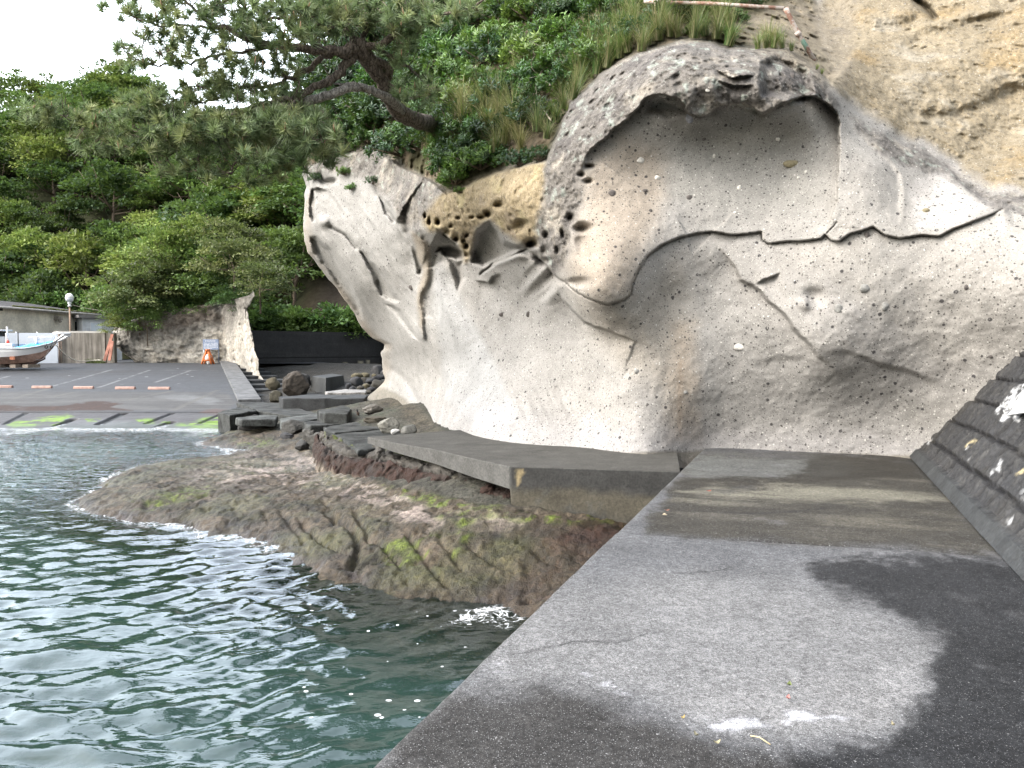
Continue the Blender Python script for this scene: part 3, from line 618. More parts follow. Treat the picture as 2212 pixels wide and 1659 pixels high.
def slip_right(Y):
    ys = [KERB[2][1] - 6, KERB[2][1], KERB[1][1], KERB[0][1], KERB[0][1] + 8]; xs = [KERB[2][0] + 2.4, KERB[2][0], KERB[1][0], KERB[0][0], KERB[0][0] + 1.]
    return np.interp(Y, ys, xs)
# ------------------------------------------------------------------ shore rock, one terrain sheet down to the sea bed
def C3(*c): return np.array(c)
def mixc(c, m, k): return c * (1 - m[..., None]) + np.asarray(k) * m[..., None]
SH = [  # x, y (where seen), z
 (140, 1082, 0), (220, 1035, 0), (290, 1003, 0), (380, 965, 0), (480, 940, 0), (185, 1108, 0), (300, 1132, 0), (400, 1143, 0), (480, 1152, 0), (560, 1175, 0), (620, 1207, 0), (700, 1230, 0), (745, 1245, 0), (850, 1264, 0), (930, 1280, 0), (1000, 1295, 0), (1080, 1322, 0),
 (215, 1080, .14), (300, 1060, .20), (330, 1095, .22), (450, 1060, .24), (420, 1000, .16), (600, 955, .20), (640, 985, .22), (600, 1050, .27), (560, 1120, .2), (450, 1115, .22), (680, 1180, .16), (750, 1060, .36), (700, 1140, .25), (850, 1100, .42), (900, 1180, .30), (1000, 1120, .48), (1100, 1110, .54), (1250, 1125, .52), (1350, 1140, .42),
 (830, 1215, .22), (1000, 1230, .22), (1200, 1200, .30), (1300, 1180, .36), (1120, 1275, .12), (1000, 1270, .08), (960, 1090, .5), (690, 1020, .32), (560, 960, .14),
 (850, 890, .82), (900, 915, .88), (960, 940, .98), (830, 862, 1.12), (870, 870, 1.25), (780, 872, .72), (700, 880, .6), (640, 868, .5), (740, 935, .60), (820, 970, .72), (900, 1010, .72), (1000, 1040, .66), (1100, 1060, .6), (1100, 985, 1.0), (560, 885, .3), (500, 910, .15), (760, 845, .75), (600, 850, .55), (700, 822, .95), (800, 818, 1.1)]
SH = [(x, y, z * .72 if z < .45 else z) for x, y, z in SH]
SX = [(p.tolist(), z) for (x, y, z) in SH for p in [atZ(x, y, z)]]
pts = [(p[0], p[1]) for p, z in SX]; zs = [z for p, z in SX]
for x, y, z in ((-8.6, 12.0, -1.0), (-10, 15, -1.1), (-9.5, 20, -.9), (-12, 23, -.6), (-6, 10.2, -.8), (-4.6, 8.2, -.8), (-3, 6.8, -.9), (-1.6, 5.6, -1.1), (-.4, 4.6, -1.2), (.6, 4.2, -1.2), (1.6, 5.6, -.2), (2.5, 7.6, .15), (3.4, 10, .4), (4.5, 12.5, .9),
                (-4, 4, -2.6), (-9, 8, -2.6), (-14, 14, -2.4), (-18, 20, -1.6), (-22, 24, -.5), (0, 2, -2.6), (2, 2, -2.4), (-14, 25, -.05), (-20, 30, .1), (-6, 44, 1.3), (-13, 35, .15), (-15.2, 40, .35), (-12, 39, .6), (-17, 45, .6), (-13, 46, 1.0), (-22, 53, 1.2), (-14.6, 51.6, 1.65), (-13.0, 53.2, 1.7), (-11.5, 55, 1.6), (-9, 58, 1.4), (0, 56, 1.3), (-16, 60, 1.2), (-2, 40, 1.3), (6, 20, 1.0), (4, 30, 1.2), (-20, 44, 1.2)):
    pts.append((x, y)); zs.append(z)
shore_z = tps_fit(pts, np.array(zs), 4e-4)
def shore():
    ys = np.concatenate([np.arange(1.5, 4, .12), np.arange(4, 9, .045), np.arange(9, 16, .06), np.arange(16, 30, .12), np.arange(30, 66, .4)])
    ns = 560; s = np.linspace(0, 1, ns)
    Yg = np.repeat(ys[:, None], ns, 1); x0 = -np.minimum(.76 * ys + 3.0, 30)[:, None]; x1 = np.minimum(.42 * ys + .8, 7.)[:, None]
    Xg = x0 + (x1 - x0) * s[None]
    Q = np.stack([Xg, Yg, Xg * 0], -1)
    wx = .35 * fbm(Q * .8, 4, 201); wy = .35 * fbm(Q * .8 + 9, 4, 202)
    Z = shore_z(Xg + wx * .5, Yg + wy * .5)
    P = np.stack([Xg, Yg, Z], -1); px, py = proj(P)
    shelf = softpoly(px, py, [(100, 1080), (290, 990), (480, 930), (640, 930), (700, 1015), (1100, 1100), (1370, 1118), (1420, 1180), (1150, 1340), (1000, 1310), (740, 1260), (480, 1165), (180, 1120)], 12)
    n = fbm(Q * 1.6, 5, 203, .55); n2 = fbm(Q * 5, 6, 204, .68); rg = fbm(Q * 1.1 + 3, 4, 205, .5, True); w1, wid = worley(np.stack([Xg * 5.5, Yg * 5.5, Xg * 0 + .5], -1), 206)
    Z = Z + .05 * n + .05 * n2 + .03 * (rg - .3)
    # curved joints and gutters of the wave-cut platform
    PX, PY = px + 6 * n2, py + 4 * n
    def gut(pts, w, dep):
        D, sg, a, L = pline(PX, PY, pts); return -dep * np.exp(-(D / w) ** 2) * sm(a, 0, 20) * sm(L - a, -1, 25)
    for pts_, w, dep in (([(690, 1105), (760, 1140), (775, 1175), (770, 1215), (745, 1245)], 7, .11), ([(640, 1120), (690, 1170), (745, 1200), (768, 1205)], 5, .09), ([(870, 1150), (900, 1190), (930, 1230), (980, 1285)], 6, .07), ([(800, 1165), (840, 1200), (880, 1250)], 5, .06), ([(940, 1160), (985, 1210), (1010, 1240)], 5, .06),
                         ([(1000, 1170), (1060, 1210), (1130, 1240)], 5, .06), ([(760, 1100), (790, 1150), (800, 1190)], 5, .07), ([(600, 1100), (640, 1150), (660, 1180)], 5, .06), ([(1140, 1180), (1190, 1220), (1230, 1235)], 5, .05), ([(560, 1095), (590, 1140)], 4, .05), ([(300, 1095), (360, 1085), (400, 1080)], 7, .10), ([(690, 1075), (720, 1110), (730, 1150)], 4, .05)):
        Z = Z + gut(pts_, w, dep)
    # outer lip: the platform breaks off steeply at the water
    Z = Z + .03 * sm(Z, 0, .05) * shelf
    under = sm(slip_right(Yg) + .25 + .3 * fbm(Q * 1.3, 3, 207) - Xg, 0, .25) * sm(Yg, 22.2, 22.8); Z = np.where(under > 0, np.minimum(Z, (Yg - 25.7) * .07 - .35 * under + .05), Z)
    pool = np.maximum(softpoly(PX, PY, [(540, 1010), (575, 998), (625, 985), (672, 995), (690, 1012), (620, 1020), (560, 1022)], 5), softpoly(PX, PY, [(675, 1035), (700, 1028), (722, 1038), (700, 1046)], 4))
    Z = Z - pool * .05
    knob = sm(.5 - w1, 0, .35) * (wid > .35); Z = Z + shelf * .02 * fbm(Q * 11, 3, 217) + shelf * .02 * knob - shelf * .03 * sm(-n2, .2, .6)
    P = np.stack([Xg, Yg, Z], -1)
    # ---------- surface colours: algae films, coralline crusts, rock
    col = np.zeros(Xg.shape + (3,)) + C3(.085, .068, .044)
    f1 = fbm(Q * 2.2 + 4, 6, 210, .62); f2 = fbm(Q * .9 + 7, 5, 211, .6); f3 = fbm(Q * 6 + 1, 5, 212, .65)
    col = mixc(col, sm(f1, .0, .22) * .8, C3(.062, .060, .030)); col = mixc(col, sm(-f1, .05, .25) * .8, C3(.15, .115, .080)); col = mixc(col, sm(f3, .05, .3) * .8, C3(.022, .018, .014)); col = mixc(col, sm(-f3, .1, .35) * .5, C3(.16, .13, .095))
    pink = softpoly(PX, PY, [(470, 1000), (600, 975), (660, 985), (690, 1030), (800, 1060), (930, 1100), (1120, 1110), (1130, 1135), (900, 1140), (830, 1110), (700, 1070), (560, 1050), (420, 1060), (400, 1040)], 25)
    pk = pink * sm(f1 + .7 * f3, -.05, .16); col = mixc(col, pk * .9, C3(.46, .38, .335))
    pk2 = softpoly(PX, PY, [(660, 950), (700, 1010), (900, 1080), (1000, 1110), (890, 1090), (780, 1055), (690, 1020), (650, 965)], 7) * sm(f3 + f1, -.25, .2); col = mixc(col, pk2 * .85, C3(.60, .52, .45))
    gr = np.maximum.reduce([softpoly(PX, PY, q, 10) for q in ([(820, 1045), (860, 1050), (960, 1075), (1090, 1100), (1060, 1115), (950, 1105), (880, 1080)], [(1050, 1125), (1200, 1108), (1300, 1100), (1370, 1120), (1350, 1150), (1280, 1150), (1150, 1135)], [(830, 1190), (900, 1165), (1020, 1160), (990, 1200), (900, 1230), (830, 1225)], [(940, 1120), (1060, 1095), (1090, 1110), (1000, 1150)],
                             [(330, 1075), (420, 1055), (470, 1058), (440, 1075), (360, 1085)], [(340, 970), (440, 965), (500, 975), (460, 985), (350, 985)], [(500, 955), (580, 950), (600, 965), (520, 968)], [(240, 1095), (330, 1080), (400, 1085), (300, 1105)])])
    gm = gr * sm(f3 + .6 * f1, -.12, .15); col = mixc(col, gm * .85, C3(.105, .125, .025)); col = mixc(col, gm * sm(f3 + .5 * fbm(Q * 14, 3, 215), .1, .35) * .8, C3(.19, .25, .035))
    olive = shelf * sm(f2, .0, .4); col = mixc(col, olive * .5, C3(.115, .115, .038))
    dk = softpoly(PX, PY, [(1150, 1150), (1370, 1120), (1420, 1180), (1150, 1340), (1060, 1300), (1130, 1230)], 25); col = mixc(col, dk * .65, C3(.055, .036, .022)); col = mixc(col, dk * sm(f1 + f3, .15, .5) * .5, C3(.13, .085, .055))
    red = softpoly(PX, PY, [(1250, 1120), (1370, 1118), (1390, 1150), (1320, 1200), (1200, 1175)], 14); col = mixc(col, red * sm(f1, -.1, .3) * .7, C3(.05, .018, .012))
    edge = shelf * sm(.13 - P[..., 2], 0, .14); col = mixc(col, edge * .55, C3(.06, .045, .034)); col = mixc(col, edge * sm(f3, .1, .4) * .45, C3(.20, .18, .19))
    ground = 1 - shelf; gd = ground * sm(P[..., 2], .05, .3)
    col = mixc(col, gd, C3(.095, .092, .074)); col = mixc(col, gd * sm(f2 + f1 * .5, 0, .35) * .7, C3(.075, .088, .058)); col = mixc(col, gd * sm(-f1, .1, .4) * .6, C3(.15, .135, .105))
    moundy = softpoly(PX, PY, [(780, 870), (830, 836), (880, 858), (925, 905), (960, 940), (900, 935), (860, 880)], 10); col = mixc(col, moundy * .7, C3(.13, .112, .08)); col = mixc(col, moundy * sm(f3, .0, .3) * .7, C3(.05, .045, .04))
    cove = softpoly(PX, PY, [(540, 780), (860, 780), (838, 836), (800, 862), (700, 868), (600, 872), (540, 880), (500, 870)], 6); col = mixc(col, cove * .9, C3(.042, .039, .034))  # cove ground: dark wet stone, with the cove's deep shade painted into its colour
    bed = sm(-P[..., 2], .02, .3); col = mixc(col, bed * .8, C3(.085, .062, .035)); col = mixc(col, bed * sm(f1, .0, .4) * .6, C3(.035, .03, .02))
    wet = np.clip(shelf * (.25 + .35 * sm(f2, -.2, .4) + .5 * sm(.16 - P[..., 2], 0, .15)) + pool + dk * .3, 0, 1)
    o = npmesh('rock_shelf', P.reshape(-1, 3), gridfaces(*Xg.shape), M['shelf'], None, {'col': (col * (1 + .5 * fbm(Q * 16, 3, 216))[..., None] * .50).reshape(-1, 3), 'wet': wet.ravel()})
    tag(o, 'low brown wave-cut rock shelf with green algae at the foot of the cliff', 'rock shelf', kind='structure')
    return ys, x0[:, 0], x1[:, 0], Z
sh_y, sh_x0, sh_x1, sh_Z = shore()
def shoreZ(X, Y):
    X = np.asarray(X, float); Y = np.asarray(Y, float); n = sh_Z.shape[1]
    fi = np.interp(Y, sh_y, np.arange(len(sh_y))); i = np.clip(np.round(fi).astype(int), 0, len(sh_y) - 1)
    k = np.clip(np.round((X - sh_x0[i]) / (sh_x1[i] - sh_x0[i]) * (n - 1)).astype(int), 0, n - 1)
    return sh_Z[i, k]

# ------------------------------------------------------------------ slipway: a sloping concrete apron with a parking deck above it
DECKZ = float(slz(50.2))
def slipway():
    ys = np.concatenate([np.arange(21.5, 32, .06), np.arange(32, 40, .11), np.arange(40, 50.3, .2), np.array([51, 53, 56, 60, 66, 75])])
    ns = 460; s = np.linspace(0, 1, ns) ** .85; Yg = np.repeat(ys[:, None], ns, 1); x1 = slip_right(ys)[:, None] + np.where(ys[:, None] > 50.5, 6, 0); x0 = -np.maximum(ys * .76, 0)[:, None] - 4
    Xg = x0 + (x1 - x0) * s[None]; Z = np.minimum(slz(Yg), DECKZ); Q = np.stack([Xg, Yg, Xg * 0], -1)
    P = np.stack([Xg, Yg, Z], -1); px, py = proj(P)
    f1 = fbm(Q * .5, 5, 301, .6); f2 = fbm(Q * 1.6, 5, 302, .6); f3 = fbm(Q * 5, 4, 303, .6); fs = fbm(Q * np.array([.25, 1.6, 1]), 5, 304, .6)
    PX, PY = px + 14 * f1 + 8 * f2, py + 2.2 * f2 + 1.5 * f1
    def sp(q, s_=4): return softpoly(PX, PY, q, s_)
    col = np.zeros(Xg.shape + (3,)) + C3(.098, .106, .122)
    col = mixc(col, sm(fs, -.1, .4) * .4, C3(.065, .067, .074)); col = mixc(col, sm(fs, .15, .5) * .3, C3(.12, .122, .13))
    mid = sp([(-60, 846), (150, 848), (330, 850), (490, 850), (520, 868), (500, 886), (-60, 886)], 6); col = mixc(col, mid * .6, C3(.115, .108, .10)); col = mixc(col, mid * sm(fs, -.05, .3) * .6, C3(.18, .18, .18))
    pale = sp([(340, 858), (400, 852), (455, 858), (490, 868), (450, 874), (400, 866)], 4); col = mixc(col, pale * .6, C3(.26, .27, .28))
    lower = sm(py + 1.5 * f2, 889, 892); col = mixc(col, lower, C3(.085, .078, .084)); col = mixc(col, lower * sm(fs, 0, .4) * .6, C3(.15, .15, .155)); col = mixc(col, lower * sm(-f1, .05, .4) * .5, C3(.062, .05, .058))
    low2 = sp([(110, 920), (260, 912), (380, 915), (480, 930), (460, 950), (120, 930)], 5); col = mixc(col, low2 * .6, C3(.13, .165, .14))
    w = sp([(140, 908), (230, 906), (300, 912), (240, 920), (150, 918)], 4); col = mixc(col, w * .5, C3(.22, .23, .25))
    gr = np.maximum.reduce([sp([(15, 916), (60, 908), (150, 896), (160, 900), (120, 918), (30, 924)], 3), sp([(380, 918), (420, 912), (440, 904), (470, 900), (500, 908), (495, 928), (470, 936), (430, 934)], 4), sp([(190, 906), (220, 904), (215, 912), (195, 912)], 2), sp([(300, 908), (330, 905), (370, 910), (350, 916), (310, 916)], 3)])
    gm = gr * sm(f2 + .5 * f3, -.35, .1); col = mixc(col, gm * .92, C3(.22, .40, .02)); col = mixc(col, gm * sm(f3, .0, .4) * .6, C3(.34, .55, .03))
    weed = sp([(-60, 872), (60, 878), (140, 876), (180, 868), (210, 866), (260, 870), (240, 880), (290, 887), (-60, 888)], 2) * sm(f2 + .4 * f3 + .35, -.25, 0); col = mixc(col, weed * .95, C3(.055, .022, .012)); col = mixc(col, weed * sm(f3, .2, .5) * .6, C3(.12, .055, .028))
    redl = sp([(450, 886), (472, 884), (545, 889), (545, 896), (480, 898), (440, 892)], 2); col = mixc(col, redl * .6, C3(.15, .09, .075))
    stain = np.clip(sp([(0, 800), (200, 795), (330, 800), (300, 812), (100, 815)], 6) * .4, 0, 1); col = mixc(col, stain * sm(fs, -.2, .3), C3(.07, .07, .075))
    wetline = sm(.10 - Z, 0, .12); col = col * (1 - .35 * wetline[..., None])
    # joints and missing slabs cut down into the apron (real steps)
    def line(a, b, w_, dep, c=(.02, .02, .022), up=0.):
        nonlocal Z, col
        A, B = atSlip(*a), atSlip(*b); D = pline(Xg, Yg, [(A[0], A[1]), (B[0], B[1])])[0]; m = sm(w_ - D, -.04, .03); Z = Z - dep * m; col = mixc(col, m * .9, C3(*c))
    for a, b, w_, dep in (((-70, 890.5), (472, 891), .10, .07), ((12, 916), (56, 892), .09, .06), ((93, 931), (158, 906), .16, .10), ((215, 916), (269, 892), .16, .09), ((317, 914), (375, 892), .10, .07), ((432, 914), (480, 893), .08, .06), ((313, 934), (370, 912), .17, .10), ((300, 956), (358, 934), .13, .09), ((420, 952), (476, 936), .12, .08), ((435, 912), (478, 912), .07, .06), ((110, 924), (160, 926), .08, .06), ((203, 931), (350, 931), .07, .05), ((440, 934), (480, 935), .1, .09), ((158, 906), (215, 907), .06, .05)):
        line(a, b, w_, dep)
    for a, b, w_ in (((115, 834), (240, 799), .10), ((210, 838), (325, 799), .09), ((335, 826), (410, 801), .09), ((-40, 830), (20, 812), .1), ((30, 861), (110, 838), .14), ((110, 858), (170, 845), .12), ((260, 866), (370, 845), .16), ((375, 886), (470, 843), .14), ((470, 843), (505, 842), .08), ((345, 799), (470, 801), .05), ((-40, 801), (20, 797), .08)):
        A, B = atSlip(*a), atSlip(*b); D = pline(Xg, Yg, [(A[0], A[1]), (B[0], B[1])])[0]; m = sm(w_ - D, -.05, .05) * sm(f2 + .6 * f3, -.45, .0); col = mixc(col, m * .7, C3(.34, .345, .36) if b[1] < 830 else C3(.17, .165, .155))
    col = mixc(col, sm(.07 - pline(Xg, Yg, [tuple(atSlip(-60, 847)[:2]), tuple(atSlip(505, 848)[:2])])[0], -.03, .03) * .6, C3(.13, .12, .11))
    sp_ = worley(Q * np.array([1.1, 1.1, 1]), 320); spots = sm(.13 - sp_[0], 0, .03) * (sp_[1] > .62) * sm(840 - py, 0, 20); col = mixc(col, spots * .8, C3(.5, .5, .52))
    Z = Z + .006 * f3 + np.where(lower > .5, .02 * f2, 0)
    P = np.stack([Xg, Yg, Z], -1)
    wet = np.clip(lower * .35 + wetline * .6, 0, 1)
    o = npmesh('slipway', P.reshape(-1, 3), gridfaces(*Xg.shape), M['slip'], None, {'col': (col * .46).reshape(-1, 3), 'wet': wet.ravel()})
    tag(o, 'dark concrete slipway sloping into the sea with painted bays and mossy lower slabs', 'slipway', kind='structure')
slipway()
def strip(name, pts, m, kind='structure', bevel=.02, z0=None, label=None, cat=None):
    b = MB(); b.prism([tuple(p) for p in pts], z0, 0); o = b.build(name, m, None, bevel); tag(o, label, cat, None, kind); return o
# kerb wall beside the stair
k0, k1 = atSlip(475, 783), atSlip(514, 868); kd = Vector((k1 - k0).tolist()); kd.z = 0; kd.normalize(); kn = Vector((-kd.y, kd.x, 0)) * 1.0
if kn.x < 0: kn = -kn
KW = .95
mb = MB()
n = 14
for i in range(n):
    a, b = k0 + (k1 - k0) * (i / n), k0 + (k1 - k0) * ((i + 1) / n)
prof = []
for P_ in (k0, k1):
    L_ = Vector(P_.tolist()); Rr = L_ + kn * KW
    prof.append((L_, Rr))
(A, B), (Cc, D) = prof
up = Vector((0, 0, .10))
mb.add([A + up, B + up, D + up, Cc + up, A - Vector((0, 0, 2.2)), B - Vector((0, 0, 2.2)), D - Vector((0, 0, 1.)), Cc - Vector((0, 0, 1.))], [(0, 1, 2, 3), (0, 4, 5, 1), (1, 5, 6, 2), (2, 6, 7, 3), (3, 7, 4, 0)])
M['kerb'] = paint('kerb_concrete', (.105, .108, .112), .85, .3, 2.5, .25, 0, .5)
tag(mb.build('kerb', M['kerb'], None, .03), kind='structure')
# stair
st = MB(); NS = 10; top = Vector(k0.tolist()) + kn * KW; bot = Vector(k1.tolist()) + kn * KW
for i in range(NS):
    f0, f1 = i / NS, (i + 1) / NS; a = top.lerp(bot, f0 * .97 + .03); b = top.lerp(bot, f1 * .97 + .03); zt = top.z + .02 - (top.z - bot.z + .35) * (i + 1) / NS; wd = 1.3 + 2.1 * i / NS
    st.prism([(a.x + .003, a.y), (b.x + .003, b.y), (b.x + kn.x * wd, b.y + kn.y * wd), (a.x + kn.x * wd, a.y + kn.y * wd)], -.4, zt)
M['stair'] = paint('stair_concrete', (.032, .034, .036), .8, .35, 2.5, .25, 0, .4)
tag(st.build('stone_stair', M['stair'], None, .03), 'dark concrete steps going down beside the slipway kerb', 'stairs')

# ------------------------------------------------------------------ the quay walkway
WZ = 1.1
def walkway():
    a0, a1 = atZ(790, 1659, WZ)[:2], atZ(1470, 1013, WZ)[:2]; dirv = (a1 - a0) / np.linalg.norm(a1 - a0); nrm = np.array([dirv[1], -dirv[0]])
    ts = np.concatenate([np.linspace(-9, -.8, 30)[:-1], np.arange(-.8, 3.5, .022), np.arange(3.5, 11.4, .035)]); ns = 250; s = np.linspace(0, 3.75, ns)
    T, S = np.meshgrid(ts, s, indexing='ij'); XY = a0 + T[..., None] * dirv + S[..., None] * nrm
    Q = np.concatenate([XY, XY[..., :1] * 0], -1); P = Q.copy(); P[..., 2] = WZ; px, py = proj(P)
    f1 = fbm(Q * .8, 5, 401, .6); f2 = fbm(Q * 2.5, 5, 402, .6); f3 = fbm(Q * 8, 4, 403, .65)
    TS = np.stack([S * .5, T * 3.0, S * 0], -1); fs = fbm(TS, 5, 404, .6)
    PX, PY = px + 34 * f1 + 22 * f2 + 12 * f3, py + 14 * f1 + 12 * f2 + 8 * f3
    def sp(q, s_=20): return softpoly(PX, PY, q, s_)
    def rag(q, s_=20): return sm(sp(q, s_ * 1.4) + .24 * f3 + .22 * fbm(Q * 17, 3, 411), .05, .95)
    col = np.zeros(T.shape + (3,)) + C3(.135, .138, .146)
    col = mixc(col, sm(f1, -.1, .4) * .4, C3(.172, .173, .176))
    dry = sp([(1180, 1260), (1500, 1240), (1720, 1270), (1920, 1330), (2040, 1380), (2050, 1480), (1960, 1550), (1840, 1585), (1700, 1600), (1500, 1560), (1380, 1500), (1100, 1480), (1020, 1420), (1080, 1330)], 45); col = mixc(col, dry * .75, C3(.222, .222, .224))
    core = sp([(1500, 1480), (1750, 1450), (1960, 1450), (1980, 1530), (1830, 1575), (1600, 1570), (1450, 1520)], 50); col = mixc(col, core * .55, C3(.28, .279, .281))
    darkr = rag([(1750, 1215), (1900, 1200), (2300, 1200), (2400, 1700), (1500, 1900), (1700, 1640), (1900, 1585), (2020, 1500), (2040, 1390), (1930, 1330), (1780, 1265)], 30); col = mixc(col, darkr * .94, C3(.022, .023, .025))
    darkb = rag([(760, 1700), (960, 1500), (1100, 1490), (1250, 1500), (1400, 1550), (1560, 1610), (1700, 1640), (1700, 1900), (700, 1900)], 40); col = mixc(col, darkb * .88, C3(.040, .038, .036))
    mid = sp([(1380, 1110), (1440, 1050), (1500, 975), (2010, 985), (2080, 1110), (2250, 1210), (1860, 1180), (1600, 1162), (1400, 1155)], 14); col = mixc(col, mid * .9, C3(.047, .043, .034)); col = mixc(col, mid * sm(fs, 0, .4) * .55, C3(.12, .112, .095))
    beige = sp([(1440, 1070), (1500, 1050), (1700, 1045), (1900, 1050), (2050, 1075), (1900, 1085), (1700, 1080), (1560, 1078)], 10); col = mixc(col, beige * sm(fs + .35, 0, .5) * .8, C3(.215, .205, .165))
    b2 = sp([(1760, 1130), (1900, 1095), (2080, 1095), (2130, 1130), (1950, 1150)], 12); col = mixc(col, b2 * sm(fs + .2, 0, .5) * .6, C3(.14, .13, .105))
    far = sp([(1500, 985), (1560, 978), (1760, 985), (1850, 1000), (1760, 1025), (1600, 1030), (1470, 1020)], 8); col = mixc(col, far * .8, C3(.15, .156, .152))
    fd = sp([(1740, 985), (1990, 990), (2060, 1030), (1800, 1035), (1450, 1045), (1480, 1032), (1700, 1030)], 8); col = mixc(col, fd * .85, C3(.045, .042, .036))
    rb = sp([(1975, 1000), (2230, 1245), (2230, 1215), (2000, 990)], 16); col = mixc(col, rb * .7, C3(.04, .042, .042))
    blot, bid = worley(Q * np.array([1.5, 1.5, 1]) + .35 * np.stack([f2, f3, f2 * 0], -1), 412); col = mixc(col, sm(.33 - blot, 0, .2) * (bid > .55) * .35, C3(.075, .075, .078)); col = mixc(col, sm(.25 - blot, 0, .2) * (bid < .2) * .35, C3(.24, .24, .25))
    for ck in ([(1100, 1420), (1240, 1385), (1330, 1392), (1480, 1350), (1560, 1352)], [(1620, 1590), (1700, 1480), (1690, 1400), (1740, 1330)], [(1460, 1240), (1600, 1225), (1720, 1232), (1860, 1215)], [(1500, 1100), (1640, 1108), (1790, 1098)]):
        dd = pline(px + 9 * f2 + 6 * f3, py + 5 * f2 + 4 * f3, ck)[0]; col = mixc(col, np.exp(-(dd / 1.5) ** 2) * sm(f2 + .25, -.1, .2) * .7, C3(.03, .03, .031))
    edge_ = darkr * (1 - darkr) * 4 * sm(fbm(Q * 9, 3, 413), -.1, .3); col = mixc(col, edge_ * .22, C3(.3, .3, .31))
    salt = np.maximum(sp([(1490, 1545), (1560, 1565), (1640, 1550), (1720, 1540), (1840, 1545), (1760, 1560), (1640, 1575), (1560, 1588), (1510, 1565)], 9), sp([(1290, 1470), (1340, 1485), (1380, 1510), (1340, 1500)], 7)) * sm(f3 + .6 * fbm(Q * 22, 3, 409), -.15, .2); col = mixc(col, salt * .9, C3(.55, .56, .60))
    salt2 = sp([(1040, 1445), (1100, 1440), (1160, 1450), (1120, 1462), (1050, 1455)], 5) * sm(f3 + f2, 0, .4); col = mixc(col, salt2 * .7, C3(.5, .5, .53))
    le = sm(.10 - S, 0, .10); col = mixc(col, le * .35, C3(.2, .2, .2))
    wet = np.clip(darkr * .9 + darkb * .35 + fd * .7 + mid * .35 + rb * .4, 0, 1)
    Zd = .004 * f3 + .006 * f2
    # the expansion joint: a real slot with one slab standing a little lower
    jt = pline(px + 2 * f3, py + 1.5 * f2, [(1365, 1152), (1590, 1163), (1720, 1170), (1850, 1178), (2240, 1205)]); jm = np.exp(-(jt[0] / 2.6) ** 2) * np.interp(px, [1360, 1560, 1620, 1800, 1860, 2240], [.15, .25, 1, 1, .4, .1])
    Zd = Zd - .05 * jm - .012 * sm(-jt[1] * jt[0], -3, 3); col = mixc(col, jm * .95, C3(.012, .013, .02))
    Zd = Zd - .03 * sm(.03 - S, 0, .03)
    P[..., 2] = WZ + Zd
    o = npmesh('walkway', np.concatenate([P[:, :1] - np.array([0, 0, 2.6]), P], 1).reshape(-1, 3), gridfaces(T.shape[0], ns + 1), M['walk'], None,
               {'col': np.concatenate([col[:, :1] * .6, col], 1).reshape(-1, 3) * .66, 'wet': np.concatenate([wet[:, :1], wet], 1).ravel(), 'chips': np.concatenate([wet[:, :1] * 0, np.ones_like(wet)], 1).ravel()}, smooth=False)
    tag(o, 'wide wet-stained concrete walkway running along the cliff foot', 'walkway', kind='structure')
    return a0, dirv, nrm
wa0, wdir, wnrm = walkway()

